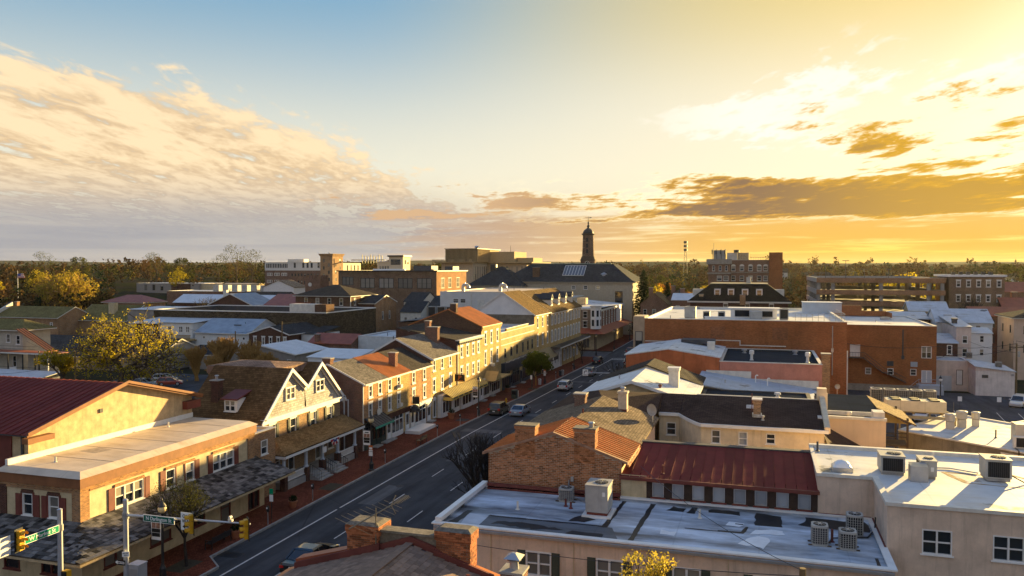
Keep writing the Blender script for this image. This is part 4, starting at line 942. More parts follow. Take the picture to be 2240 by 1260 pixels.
# ---------------------------------------------------------------- right side of the street
def package_unit(label,x,y,z,w,d,h,grille='S',group='rooftop cooling units',dark=True,curb=0.15):
    t = thing('cooling_unit',label,'cooling unit',(x,y,z),group,local=True)
    m = MB(); m.box(-w / 2,-d / 2,curb,w / 2,d / 2,h - 0.05); m.box(-w / 2 - 0.03,-d / 2 - 0.03,h - 0.05,w / 2 + 0.03,d / 2 + 0.03,h); part('housing',m,ACGREY,t)
    m = MB(); m.box(-w / 2 + 0.05,-d / 2 + 0.05,0,w / 2 - 0.05,d / 2 - 0.05,curb); part('curb',m,MAROON if dark else CONC,t)
    m = MB()
    if grille == 'S': m.box(-w / 2 + 0.10,-d / 2 - 0.012,curb + 0.06,w / 2 - 0.10,-d / 2 - 0.002,h - 0.13)
    else: m.box(-w / 2 - 0.012,-d / 2 + 0.08,curb + 0.08,-w / 2 - 0.002,d / 2 - 0.08,h - 0.16)
    g_ = part('grille',m,FAN,t)
    m = MB(); k = -w / 2 + 0.14
    while grille == 'S' and k < w / 2 - 0.12: m.box(k,-d / 2 - 0.025,curb + 0.06,k + 0.012,-d / 2 - 0.012,h - 0.13); k += 0.09
    if m.v: part('fin',m,DGREY,g_,kind='stuff')
    r = min(w,d) * 0.30; cx = w * 0.12
    m = MB(); m.tube((cx,0,h),(cx,0,h + 0.02),r,r,18); f_ = part('fan',m,FAN,t)
    m = MB()
    for k in range(6): a_ = math.pi * k / 6; m.bar((cx - r * math.cos(a_),-r * math.sin(a_),h + 0.035),(cx + r * math.cos(a_),r * math.sin(a_),h + 0.035),0.015)
    part('fan_guard',m,GREYM,f_)
    m = MB(); m.box(w / 2 - 0.28,-d / 2 - 0.008,h - 0.55,w / 2 - 0.14,-d / 2 - 0.001,h - 0.33) if grille != 'S' else m.box(w / 2 + 0.001,-0.1,h - 0.5,w / 2 + 0.008,0.1,h - 0.3); part('label_plate',m,WHITE,t)
    return t
def condenser(label,x,y,z,s_,h,group='rooftop condensers',body=None):
    t = thing('condenser',label,'condenser',(x,y,z),group,local=True); q = s_ / 2; c_ = 0.1
    oct_ = [(-q + c_,-q),(q - c_,-q),(q,-q + c_),(q,q - c_),(q - c_,q),(-q + c_,q),(-q,q - c_),(-q,-q + c_)]
    m = MB(); m.prism([(a_ * 0.94,b_ * 0.94) for a_,b_ in oct_],0.08,h - 0.1); part('coil',m,body or DGREY,t)
    m = MB(); m.prism(oct_,h - 0.1,h); part('top_casing',m,ACGREY,t); m = MB(); m.prism(oct_,0.02,0.10); part('base_pan',m,ACGREY,t)
    m = MB()
    for i in range(8):
        (a0,b0),(a1,b1) = oct_[i],oct_[(i + 1) % 8]; n = 5 if i % 2 == 0 else 1
        for k in range(n): f = (k + 0.5) / n; m.box(a0 + (a1 - a0) * f - 0.012,b0 + (b1 - b0) * f - 0.012,0.1,a0 + (a1 - a0) * f + 0.012,b0 + (b1 - b0) * f + 0.012,h - 0.1)
    for k in range(7): z_ = 0.12 + (h - 0.25) * k / 7; m.prism([(a_ * 0.985,b_ * 0.985) for a_,b_ in oct_],z_,z_ + 0.012)
    part('louvre',m,ACGREY,t,kind='stuff')
    m = MB(); m.tube((0,0,h),(0,0,h + 0.015),q * 0.78,q * 0.78,18); f_ = part('fan',m,FAN,t)
    m = MB()
    for k in range(5): a_ = math.pi * k / 5; m.bar((-q * 0.78 * math.cos(a_),-q * 0.78 * math.sin(a_),h + 0.03),(q * 0.78 * math.cos(a_),q * 0.78 * math.sin(a_),h + 0.03),0.014)
    m.tube((0,0,h + 0.015),(0,0,h + 0.06),0.09,0.07,10); part('fan_guard',m,GREYM,f_); return t
def vent(label,x,y,z,r,h,mat=None,name='roof_vent',group='roof vents'):
    m = MB(); m.lathe((0,0,0),[(r * 0.55,0),(r * 0.55,h * 0.55),(r * 0.6,h * 0.56),(r,h * 0.6),(r,h * 0.92),(r * 0.7,h)],12); t = thing(name,label,'vent',(x,y,z),group,local=True); part('cowl',m,mat or GREYM,t)
    m = MB(); m.lathe((0,0,0),[(r * 0.9,0.0),(r * 0.8,0.05)],12); part('flange',m,mat or GREYM,t); return t
def pipe_vent(label,x,y,z,h,mat=None,bend=False,group='vent pipes'):
    m = MB(); m.tube((0,0,0),(0,0,h),0.06,0.06,8); m.tube((0,0,0),(0,0,0.06),0.13,0.08,8)
    if bend: m.tube((0,0,h),(0.14,0,h + 0.1),0.06,0.06,8); m.tube((0.14,0,h + 0.1),(0.26,0,h + 0.02),0.06,0.06,8)
    o = link('vent_pipe',m.mesh('vent_pipe',mat or GREYM),None,(x,y,z)); return tag(o,label,'pipe',group)

# --- foreground slate roof with two brick chimneys
SLATE = varied('slate_pieces',(0.25,0.165,0.115),0.7,1.25,0.85,0.25,6); BRKP1 = varied('brick_pieces',(0.36,0.125,0.052),0.45,1.5,0.88,0.2,14); MORT = plain('mortar',(0.48,0.39,0.29),0.95,0.3,6)
b = Bld('slate_roof_house','brown slate-roofed house with two big brick chimneys on its end parapet','house',(-11.2,18,0))
b.block(-15.4,10,-6.8,24.75,0,9.35,BRK_RED)
m = MB(); RZ,RX = 10.72,-11.2
for xe in (-15.7,-6.5):
    k = (RZ - 9.42) / 4.3; ze = RZ - abs(xe - RX) * k; m.extr([(xe,9.8,ze - 0.1),(RX,9.8,RZ - 0.1),(RX,9.8,RZ),(xe,9.8,ze)],(0,14.6,0))
part('roof',m,DGREY,b.root)
sm = {}
for side in (-1,1):
    q = MB(); L_ = 0.23; dz = 1.3 / 4.3; ang = math.atan(dz) * side
    q.hexa([(-0.14,-0.145,0),(0.14,-0.145,0),(0.14,0.145,0),(-0.14,0.145,0),(-0.14,-0.145,0.014),(0.14,-0.145,0.014),(0.14,0.145,0.014),(-0.14,0.145,0.014)]); sm[side] = q.mesh('slate',SLATE)
cells = []
for side in (-1,1):
    r = 0; d_ = 0.12
    while d_ < 4.4:
        y = 9.9 + (0.15 if r % 2 else 0)
        while y < 24.2: cells.append((RX + side * d_,y,RZ - d_ * (1.3 / 4.3) + 0.012,side)); y += 0.30
        d_ += 0.21; r += 1
cells.sort(key=lambda c_: -c_[1]); rest = MB(); nobj = 0
for (x,y,z,side) in cells:
    Mx = Matrix.Translation((x,y,z + random.uniform(0,0.006))) @ Matrix.Rotation(side * (math.atan(1.3 / 4.3) - 0.05),4,'Y')
    if y > 22.0 and nobj < 300:
        o = link('slate',sm[side],b.root); o.matrix_local = Matrix.Translation(-ORG[b.root.name]) @ Mx; nobj += 1
    else:
        k = len(rest.v); rest.v += [tuple(Mx @ v.co) for v in sm[side].vertices]; rest.f += [tuple(k + i for i in f.vertices) for f in sm[side].polygons]; rest.m += [0] * 6
part('slate_field',rest,SLATE,b.root,kind='stuff',fix=False)
m = MB(); m.box(RX - 0.13,9.9,RZ + 0.01,RX + 0.13,24.3,RZ + 0.05); part('ridge_cap',m,SLATE,b.root)
def brick_chimney(x0,x1,y0,y1,z0,z1):
    m = MB(); m.box(x0 + 0.012,y0 + 0.012,z0,x1 - 0.012,y1 - 0.012,z1 - 0.02); ch = part('chimney',m,MORT,b.root)
    bm_ = {}
    for w in (0.205,0.095):
        q = MB(); q.box(-w / 2,0,0,w / 2,0.07,0.062,'n'); bm_[w] = q.mesh('brick',BRKP1)
    r = 0; z = z0 + 0.4
    while z + 0.062 < z1 - 0.03:
        out = 0.05 if z > z1 - 0.34 else 0.0
        x = x0 - out - (0.108 if r % 2 else 0)
        while x < x1 + out - 0.03:
            a_,e_ = max(x,x0 - out),min(x + 0.205,x1 + out)
            if e_ - a_ > 0.07:
                w = 0.205 if e_ - a_ > 0.15 else 0.095; xc = (a_ + e_) / 2
                put('brick',bm_[w],ch,(xc,y0 - 0.004 - out - random.uniform(0,0.008),z))
            x += 0.217
        z += 0.074; r += 1
    e = MB(); brick_run(e,(x1 - 0.012,y0,z0),(0,1,0),y1 - y0,z1 - z0 - 0.36,0.205,0.062,0.012,0.02); brick_run(e,(x1 + 0.035,y0 - 0.04,z1 - 0.36),(0,1,0),y1 - y0 + 0.08,0.33,0.205,0.062,0.012,0.02)
    e.box(x0 - 0.03,y0 - 0.03,z1 - 0.345,x1 + 0.04,y1 + 0.03,z1 - 0.03)
    part('brick_field',e,BRKP1,b.root,kind='stuff')
    c = MB(); c.hexa([(x0 - 0.06,y0 - 0.06,z1 - 0.03),(x1 + 0.06,y0 - 0.06,z1 - 0.03),(x1 + 0.06,y1 + 0.06,z1 - 0.03),(x0 - 0.06,y1 + 0.06,z1 - 0.03),(x0 + 0.1,y0 + 0.1,z1 + 0.06),(x1 - 0.1,y0 + 0.1,z1 + 0.06),(x1 - 0.1,y1 - 0.1,z1 + 0.06),(x0 + 0.1,y1 - 0.1,z1 + 0.06)])
    part('cap',c,plain('sooty_mortar',(0.22,0.19,0.15),0.95,0.6,5,fine=0.6),ch); return ch
brick_chimney(-13.56,-12.38,24.3,25.15,9.2,11.2); brick_chimney(-10.24,-9.04,24.3,24.95,8.8,11.3)
STAIN = plain('weathered_parapet',(0.24,0.19,0.13),0.95,0.5,3,fine=0.5,streak=0.4)
m = MB(); m.box(-12.38,24.42,9.0,-10.24,24.80,10.98); part('parapet',m,STAIN,b.root); b.box('coping',plain('mossy_coping',(0.27,0.23,0.17),0.95,0.5,4,fine=0.5),(-12.38,24.36,10.98,-10.24,24.86,11.06))
m = MB()
m.extr([(-12.5,24.28,10.28),(-11.2,24.28,10.70),(-10.1,24.28,10.38),(-10.1,24.28,10.62),(-11.2,24.28,10.95),(-12.5,24.28,10.52)],(0,0.13,0))
m.extr([(-15.6,24.2,9.40),(-12.3,24.2,10.40),(-12.3,24.2,10.64),(-15.6,24.2,9.62)],(0,0.09,0)); m.extr([(-10.3,24.2,10.40),(-8.2,24.2,9.78),(-8.2,24.2,10.02),(-10.3,24.2,10.64)],(0,0.09,0))
part('flashing',m,MAROON,b.root)
m = MB(); m.extr([(-15.6,24.3,9.60),(-13.5,24.3,10.2),(-13.5,24.3,10.3),(-15.6,24.3,9.72)],(0,0.5,0)); part('parapet_cap',m,RUSTM,b.root)
m = MB(); m.extr([(-16.1,22.6,9.15),(-14.9,22.6,9.5),(-14.9,22.6,9.56),(-16.1,22.6,9.22)],(0,2.1,0)); part('eave_metal',m,ORANGE,b.root); pp = MB(); pp.lathe((-8.85,23.6,9.9),[(0.09,0),(0.07,0.12),(0.07,0.3)],8); part('vent_pipe',pp,MAROON,b.root)
m = MB(); m.extr([(-9.0,24.35,9.9),(-6.9,24.35,9.3),(-6.9,24.35,9.42),(-9.0,24.35,10.02)],(0,0.55,0)); part('parapet_cap',m,ORANGE,b.root)
b.done()
t = thing('tv_antenna','rooftop television antenna on the left foreground chimney','antenna',(-12.45,24.4,10.2),local=True)
GOLDM = plain('dull_aluminium',(0.26,0.22,0.15),0.5,0.2,metal=0.5)
m = MB(); m.tube((0,-0.12,0),(0,-0.12,1.62),0.022); part('mast',m,GOLDM,t)
def P3(s_): return Vector((-0.62 + 1.1 * s_,-0.55 + 1.15 * s_,1.06 + 0.62 * s_))
m = MB(); m.bar(P3(-0.1),P3(1.25),0.035); bo = part('boom',m,GOLDM,t); dd = Vector((0.9,-0.18,-0.20)).normalized()
m = MB()
for k in range(9): s_ = k / 9; l_ = 0.82 - 0.48 * s_; m.tube(P3(s_) - dd * l_,P3(s_) + dd * l_,0.005,n=5)
for k in range(9): s_ = 0.95 + k * 0.034; m.tube(P3(s_) - dd * 0.13,P3(s_) + dd * 0.13,0.008,n=5)
part('element',m,GOLDM,bo); m = MB()
for sg in (-1,1): m.bar(P3(0.85),P3(0.85) + Vector((0.12,0.1,0.32 * sg)),0.03)
part('reflector',m,GOLDM,bo)
b = Bld('brick_chimney_stub','small brick chimney with a silver metal rain cap at the frame edge','chimney',(-7.5,24.6,0))
b.chimney(-7.62,24.6,0.60,0.60,6,10.1,BRK_RED); m = MB(); m.tube((-7.62,24.6,10.18),(-7.62,24.6,10.42),0.16,0.14,10); m.lathe((-7.62,24.6,10.42),[(0.10,0),(0.24,0.04),(0.24,0.07),(0.12,0.10)],12); m.hexa([(-7.90,24.3,10.56),(-7.34,24.3,10.56),(-7.34,24.9,10.56),(-7.90,24.9,10.56),(-7.68,24.54,10.70),(-7.56,24.54,10.70),(-7.56,24.66,10.70),(-7.68,24.66,10.70)]); m.bar((-7.62,24.6,10.5),(-7.62,24.6,10.6),0.1); part('rain_cap',m,GREYM,b.root); b.done()

# --- cream building with the wide pale roof
CREAM2 = plain('peach_stucco',(0.70,0.51,0.37),0.9,0.2,1.2,streak=0.42,fine=0.1); GSH = (0.38,plain('dark_green_shutter',(0.06,0.07,0.05),0.6,0.2)); WROOF = membrane('silver_roof_coating',(0.64,0.71,0.80),dark=(0.05,0.057,0.068),amount=1.7,scale=0.42,stretch=(0.35,1.3))
b = Bld('flat_roof_building','peach stucco building with wide stained silver flat roof and shuttered windows','building',(-5,40,0))
b.block(-15.4,36.2,5.45,43.45,0,7.32,CREAM2,S_=wr([-10.0,-6.6,-3.1,0.4,3.6],5.3,1.25,1.2,cols=2,shutter=GSH,sill=0.05)); b.flat(-15.4,36.2,5.45,43.45,7.2,WROOF,par=0.12,th=0.22,cop=WHITE,lip=0.08)
b.box('parapet_wall',WHITE,(-15.35,36.3,7.4,-15.05,43.4,7.62)); b.box('gutter',GREYM,(-15.3,35.98,7.16,5.4,36.12,7.28)); b.box('base_band',MAROON,(-15.0,43.2,7.21,-7.3,43.42,7.55))
m = MB()
for x in (-12.4,-8.3,-4.8,-1.3,2.1): m.box(x,36.15,1,x + 0.025,36.197,7.15)
part('wall_joint',m,CREAM,b.root)
TAR = plain('tar_strip',(0.016,0.016,0.017),0.5,0.4,3); GMEM = membrane('grey_patch_membrane',(0.14,0.15,0.165),amount=1.3,scale=0.6,stretch=(0.3,1.2)); PMEM = membrane('pale_patch_membrane',(0.52,0.55,0.60),amount=0.1)
def patch(mat,pts,z,n='roof_patch',jag=0.0):
    m = MB(); q = []
    for i,p in enumerate(pts):
        a_,e_ = Vector(p),Vector(pts[(i + 1) % len(pts)]); k = max(1,int((e_ - a_).length / 0.35)) if jag else 1
        for j in range(k): v = a_.lerp(e_,j / k); q.append((v.x + random.uniform(-jag,jag),v.y + random.uniform(-jag,jag)))
    m.prism(q,z - 0.003,z,bottom=False); part(n,m,mat,b.root)
patch(GMEM,[(-13.3,36.5),(-6.2,36.5),(-6.9,38.55),(-13.3,38.5)],7.204); patch(PMEM,[(-14.2,36.6),(-13.3,36.6),(-13.3,38.4),(-14.5,38.7)],7.205)
patch(TAR,[(-13.3,38.5),(-7.3,38.5),(-7.3,38.7),(-13.3,38.68)],7.210,'tar_seam',0.05); patch(TAR,[(-7.42,38.5),(-7.15,38.5),(-6.95,43.15),(-7.15,43.15)],7.211,'tar_seam',0.03); patch(TAR,[(-5.9,36.45),(-5.65,36.45),(-5.35,43.1),(-5.6,43.1)],7.210,'tar_seam',0.03)
patch(TAR,[(-14.95,36.7),(-14.5,36.7),(-14.35,39.1),(-14.7,39.1)],7.211,'tar_seam',0.07); patch(TAR,[(-3.5,39.5),(-1.8,39.5),(-1.8,39.62),(-3.5,39.62)],7.21,'tar_seam',0.04); patch(TAR,[(-1.9,39.5),(-0.7,39.55),(-0.5,40.6),(-0.65,40.6),(-0.8,39.75),(-1.9,39.7)],7.213,'tar_seam',0.04)
patch(TAR,[(-0.2,41.1),(1.1,41.0),(1.15,42.9),(-0.2,43.0)],7.212,'tar_stain',0.09); patch(TAR,[(-9.3,38.9),(-8.3,38.9),(-7.9,39.6),(-8.8,39.9)],7.212,'tar_stain',0.12); patch(TAR,[(1.9,41.6),(5.1,41.5),(5.1,43.1),(2.3,43.0)],7.213,'tar_stain',0.12); patch(TAR,[(2.2,36.6),(2.75,36.5),(2.8,36.85),(2.2,36.9)],7.214,'tar_stain',0.05); patch(TAR,[(4.85,36.9),(5.0,36.9),(5.0,37.9),(4.85,37.9)],7.214,'tar_stain',0.02); patch(TAR,[(-3.6,42.0),(-3.2,42.0),(-3.1,43.1),(-3.4,43.1)],7.214,'tar_stain',0.03)
b.done()
package_unit('large tan rooftop cooling unit beside the brick gable wall',-7.95,40.6,7.3,1.15,1.4,1.55,'W'); m = MB(); m.box(-8.7,39.75,7.2,-7.2,41.5,7.3); one('unit_plinth',m,WHITE,'white roof curb under the large tan cooling unit','plinth',org=(-8,40.6,7.2))
condenser('small low condenser by the brick gable wall, left one',-10.1,42.3,7.2,0.75,0.75); condenser('dark condenser half hidden behind the large tan cooling unit',-8.75,42.7,7.2,0.7,0.9,body=FAN)
condenser('grey louvred condenser, left of the three near the roof corner',2.67,39.1,7.2,0.72,0.95); condenser('dark squat condenser, front right of the three near the roof corner',3.85,38.9,7.2,0.74,0.85,body=FAN); condenser('dark condenser in shade, rearmost of the three near the roof corner',4.35,40.9,7.2,0.72,1.05,body=FAN)
for x,y,w in ((2.67,39.1,1.0),(3.85,38.9,1.0),(-10.1,42.3,1.1)):
    m = MB(); m.box(x - w / 2,y - 0.3,7.215,x + w / 2,y - 0.22,7.26); m.box(x - w / 2,y + 0.22,7.215,x + w / 2,y + 0.3,7.26); one('timber_skid',m,WOODD,'timber rails under the ' + {2.67: 'grey louvred',3.85: 'dark squat',-10.1: 'small low'}[x] + ' condenser','timber','timber rails under condensers',org=(x,y,7.2))
pipe_vent('rust red pipe in front of the low condenser',-9.9,41.3,7.2,0.4,MAROON); pipe_vent('short rust red pipe beside the low condenser',-9.55,41.0,7.2,0.35,MAROON); pipe_vent('rust red pipe between the three condensers',3.25,39.6,7.2,0.6,MAROON)

# --- brick gable house with orange ribbed roof
b = Bld('brick_gable_house','brick gable house with orange ribbed metal roof and two wide chimneys','house',(-11.2,46,0))
b.wall('S',43.7,-15.1,-7.3,0,9.2,MORT); b.tri(MORT,(-15.1,43.7,9.2),(-7.3,43.7,9.2),(-11.2,43.7,10.52)); b.wall('E',-7.3,43.7,48.5,0,9.2,CREAM,[(45.6,7.55,0.8,1.3)]); b.wall('W',-15.1,43.7,48.5,0,9.2,BRK_RED); b.wall('N',48.5,-15.1,-7.3,0,9.2,BRK_RED)
e = MB(); brick_run(e,(-15.1,43.7,7.2),(1,0,0),7.8,3.3,0.235,0.078,0.02,0.014,top=lambda u_: 2.0 + 1.3 * (1 - abs(u_ - 3.9) / 3.9)); part('brick_field',e,varied('brick_pieces_gable',(0.40,0.17,0.075),0.5,1.45,0.9,0.1,5),b.root,kind='stuff',fix=False)
b.gable(-15.1,43.75,-7.3,48.5,9.2,10.5,'Y',ORANGE,None,oe=0.35,og=0.0,mid=-11.2,rib=0.40)
m = MB()
for xa,za,xb,zb in ((-15.45,9.08,-11.2,10.5),(-11.2,10.5,-6.95,9.08)): m.extr([(xa,43.58,za + 0.02),(xb,43.58,zb + 0.02),(xb,43.58,zb + 0.16),(xa,43.58,za + 0.16)],(0,0.24,0))
part('coping',m,plain('brick_red_coping',(0.36,0.2,0.12),0.9,0.4,3),b.root); b.box('gutter',ORANGE,(-6.98,43.6,8.98,-6.86,48.5,9.1))
for x0,x1,zt in ((-13.48,-12.3,10.95),(-10.0,-8.8,10.97)):
    m = MB(); m.box(x0 + 0.012,43.71,8.6,x1 - 0.012,44.48,zt - 0.05); ch = part('chimney',m,MORT,b.root)
    e = MB(); brick_run(e,(x0,43.685,9.0),(1,0,0),x1 - x0,zt - 9.25,0.20,0.064,0.013,0.014); brick_run(e,(x1 - 0.012,43.69,9.0),(0,1,0),0.79,zt - 9.05,0.20,0.064,0.013,0.014); e.box(x0 - 0.04,43.63,zt - 0.23,x1 + 0.04,44.53,zt - 0.06); part('brick_field',e,varied('brick_pieces_gable',(0.3,0.13,0.06)),ch,kind='stuff')
    c = MB(); c.box(x0 - 0.06,43.6,zt - 0.06,x1 + 0.06,44.55,zt); part('cap',c,plain('sooty_mortar',(0.22,0.19,0.15)),ch)
m = MB(); m.tube((-9.1,44.1,10.95),(-9.1,44.1,11.2),0.12,0.12,10); m.tube((-9.1,44.1,11.22),(-9.1,44.1,11.28),0.2,0.14,10); part('flue',m,GREYM,b.root)
b.box('conduit_box',ACGREY,(-10.15,43.5,7.95,-10.0,43.68,8.2)); b.box('conduit',GREYM,(-10.3,43.55,7.2,-10.24,43.68,8.0)); b.done()
# --- grey shingled house behind it
b = Bld('grey_shingle_house','house with worn grey-brown shingle gable roof and a cream chimney','house',(-11.1,53,0))
b.block(-15.1,48.52,-7.2,57.4,0,9.2,CREAM2,mats={'W': BRK_RED}); b.gable(-15.1,48.52,-7.2,57.4,9.2,10.5,'Y',shingle('shingle_grey_tan',(0.22,0.165,0.11),'Y'),CREAM2,oe=0.3,og=0.0,mid=-10.95)
b.box('gutter',OFFW,(-15.42,48.6,8.98,-15.28,66,9.12)); m = MB(); m.box(-9.5,55.1,9.5,-8.85,55.75,10.1); o = part('chimney',m,MAROON,b.root); m = MB(); m.box(-9.48,55.12,10.1,-8.87,55.73,11.2); m.box(-9.54,55.06,11.2,-8.81,55.79,11.34); part('shaft',m,plain('cream_chimney',(0.55,0.46,0.34),0.9,0.25,3,streak=0.3),o); m = MB(); m.lathe((-9.18,55.42,11.34),[(0.14,0),(0.14,0.2),(0.22,0.22),(0.14,0.3)],10); part('flue',m,GREYM,o)
b.chimney(-12.2,55.4,0.75,0.7,9.6,11.0,BRK_RED); b.done(); pipe_vent('rust red vent pipe on the grey shingle ridge',-10.9,50.2,10.55,0.35,MAROON)
# --- brown roof cream house (long, with a curved corner)
CREAM3 = plain('pale_cream_stucco',(0.70,0.58,0.40),0.9,0.2,1.4,streak=0.45,fine=0.1); SH_CH = shingle('shingle_chocolate',(0.085,0.055,0.042),'X',0.34,0.17,0.25)
b = Bld('cream_house','long pale cream house with chocolate shingle roof and white cornice','house',(-1,61,0))
WW = dict(sill=0.05,fw=0.06)
b.wall('S',56.5,-3.9,4.1,4,9.0,CREAM3,[(-2.9,7.82,0.6,0.95,WW),(-1.1,7.8,0.6,0.95,dict(pane=GLASSW,**WW)),(0.7,8.02,0.6,0.72,WW)]); b.wall('E',4.1,56.5,67,4,9.0,CREAM3); b.wall('N',67,-7.2,4.1,4,9.0,CREAM3); b.wall('S',60.0,-7.2,-5.75,4,9.0,CREAM3,[(-6.32,7.5,0.7,0.95,WW)]); b.wall('W',-7.2,60.0,67,4,9.0,CREAM3)
arc = [(-3.9 - 1.85 * math.sin(R(a_)) ,60.0 - 3.5 * (math.cos(R(a_)) if 1 else 0) ) for a_ in range(0,91,10)]
arc = [(-3.9 - 0.75 * (1 - math.cos(R(a_ * 1.0))) - 1.1 * a_ / 90,56.5 + 3.5 * (a_ / 90) ** 1.6) for a_ in range(0,91,9)]
for p,q in zip(arc,arc[1:]): b.mb(CREAM3).poly([(*q,4),(*p,4),(*p,9.0),(*q,9.0)])
prof = [(4.35,56.5),(-3.9,56.5)] + arc[1:] + [(-7.2,60.0)]
m = MB()
for p,q in zip(prof,prof[1:]):
    n = Vector((q[1] - p[1],-(q[0] - p[0]))).normalized() * -0.28 if 0 else None
    dx,dy = q[0] - p[0],q[1] - p[1]; l_ = math.hypot(dx,dy); nx,ny = -dy / l_ * -1,dx / l_
    nx,ny = (dy / l_ * -1,dx / l_); o_ = 0.30
    m.hexa([(p[0],p[1],8.98),(p[0] + nx * -0 + 0,p[1] - o_,8.98),(q[0],q[1] - o_,8.98),(q[0],q[1],8.98),(p[0],p[1],9.2),(p[0],p[1] - o_,9.2),(q[0],q[1] - o_,9.2),(q[0],q[1],9.2)])
part('cornice',m,WHITE,b.root)
m = MB(); rz = 10.3
edge = [(4.1,56.35)] + [(-3.9,56.35)] + [(x,y - 0.15) for x,y in arc[1:]] + [(-7.2,59.85)]
for p,q in zip(edge,edge[1:]): m.poly([(q[0],q[1],9.21),(p[0],p[1],9.21),(p[0],62.0,rz),(q[0],62.0,rz)])
m.poly([(-7.2,59.85,9.3),(-7.2,62.0,rz),(-12.2,62.0,rz),(-11.0,57.4,10.35),(-7.3,57.4,9.25)]); m.poly([(-12.2,62,rz),(-15.3,57.4,9.25),(-11.0,57.4,10.35)]); m.poly([(-15.3,57.4,9.25),(-12.2,62,rz),(-15.3,66,9.25)])
m.poly([(4.1,62,rz),(4.1,67.2,9.1),(-15.3,67.2,9.1),(-12.2,62,rz)]); part('roof',m,SH_CH,b.root,fix=False)
b.box('ridge_flashing',OFFW,(-4.6,61.95,rz + 0.005,4.1,62.1,rz + 0.06)); m = MB(); m.extr([(4.1,56.3,9.0),(4.1,62,10.4),(4.1,67,9.0),(4.1,67,9.4),(4.1,62,10.75),(4.1,56.3,9.4)],(0.35,0,0)); part('end_parapet',m,CREAM3,b.root); b.wall('W',-15.25,57.4,67,0,9.2,BRK_RED); b.box('end_pier',CREAM3,(3.95,61.6,10.4,4.6,62.4,11.2))
FOIL = plain('foil_patch',(0.55,0.56,0.58),0.35,0.5,3,metal=0.5,fine=0.4)
o = b.chimney(-0.2,58.2,0.5,0.55,9.3,10.75,BRK_TN,cap=WHITE); b.box('foil',FOIL,(-0.52,57.8,9.55,0.12,58.6,9.75))
for x0,y0,x1,y1,z in ((-0.95,59.6,-0.45,60.2,9.98),(3.8,58.3,4.1,58.8,9.72)): m = MB(); k = 1.09 / 5.65; zc = 9.21 + (y0 - 56.35) * k if x0 > -3.9 else z - 0.12; m.hexa([(x0,y0,zc + 0.01),(x1,y0,zc + 0.01),(x1,y1,zc + 0.02 + (y1 - y0) * k),(x0,y1,zc + 0.02 + (y1 - y0) * k),(x0,y0,zc + 0.05),(x1,y0,zc + 0.04),(x1,y1,zc + 0.07 + (y1 - y0) * k),(x0,y1,zc + 0.06 + (y1 - y0) * k)]); part('foil',m,FOIL,b.root)
b.done(); m = MB(); m.tube((0,0,0),(0,0,1.2),0.03); tag(link('mast_pipe',m.mesh('mast_pipe',MAROON),None,(-0.55,58.6,9.9)),'thin rusty pipe beside the white-capped brick chimney','pipe'); vent('little silver roof vent below the white-capped chimney',0.18,57.4,9.45,0.14,0.35)
# --- maroon roof clerestory shed
b = Bld('clerestory_shed','low shed with standing-seam maroon roof and a row of eight small windows','shed',(-2,46,0))
BRNW = plain('brown_felt_wall',(0.05,0.032,0.024),0.9,0.3,3)
xs = [-5.27 + 1.07 * i for i in range(8)]
b.wall('S',43.5,-5.9,2.85,7.2,8.45,BRNW,wr(xs,7.5,0.62,0.78,fm=GREYM,rail=False,fw=0.035,sill=0.0,pane=GLASSW)); b.wall('S',43.52,-7.3,-5.9,7.2,8.6,CREAM); b.wall('N',49.2,-7.3,2.85,4,9.0,BRNW); b.wall('E',2.85,43.5,49.2,7.2,8.5,BRNW); b.wall('W',-7.25,43.5,49.2,7.2,8.5,BRNW)
for x in xs: b.box('window_surround',MAROON,(x - 0.40,43.44,7.36,x + 0.40,43.495,7.48),(x - 0.40,43.42,8.29,x + 0.40,43.495,8.36))
pmesh = {}; NP = 19; w = (2.95 + 7.35) / NP; q = MB(); q.hexa([(0,43.35,8.48),(w - 0.03,43.35,8.48),(w - 0.03,49.2,9.12),(0,49.2,9.12),(0,43.35,8.54),(w - 0.03,43.35,8.54),(w - 0.03,49.2,9.18),(0,49.2,9.18)]); q.hexa([(w - 0.03,43.9,8.60),(w,43.9,8.60),(w,49.2,9.18),(w - 0.03,49.2,9.18),(w - 0.03,43.9,8.622),(w,43.9,8.622),(w,49.2,9.202),(w - 0.03,49.2,9.202)])
q = q.mesh('roof_panel',varied('maroon_panel',(0.17,0.026,0.022),0.8,1.15,0.75,0.12,1.5))
for i in range(NP): put('roof_panel',q,b.root,(-7.35 + w * i,0,0))
b.box('fascia',MAROON,(-7.35,43.25,8.36,2.95,43.345,8.54)); b.box('ridge_flashing',DGREY,(-7.3,49.2,9.0,2.9,49.7,9.26)); b.box('ridge_edge',OFFW,(-7.3,49.72,8.8,2.9,49.85,9.22)); b.done(); pipe_vent('rust red pipe on the maroon shed roof',-5.1,44.2,8.6,0.5,MAROON)
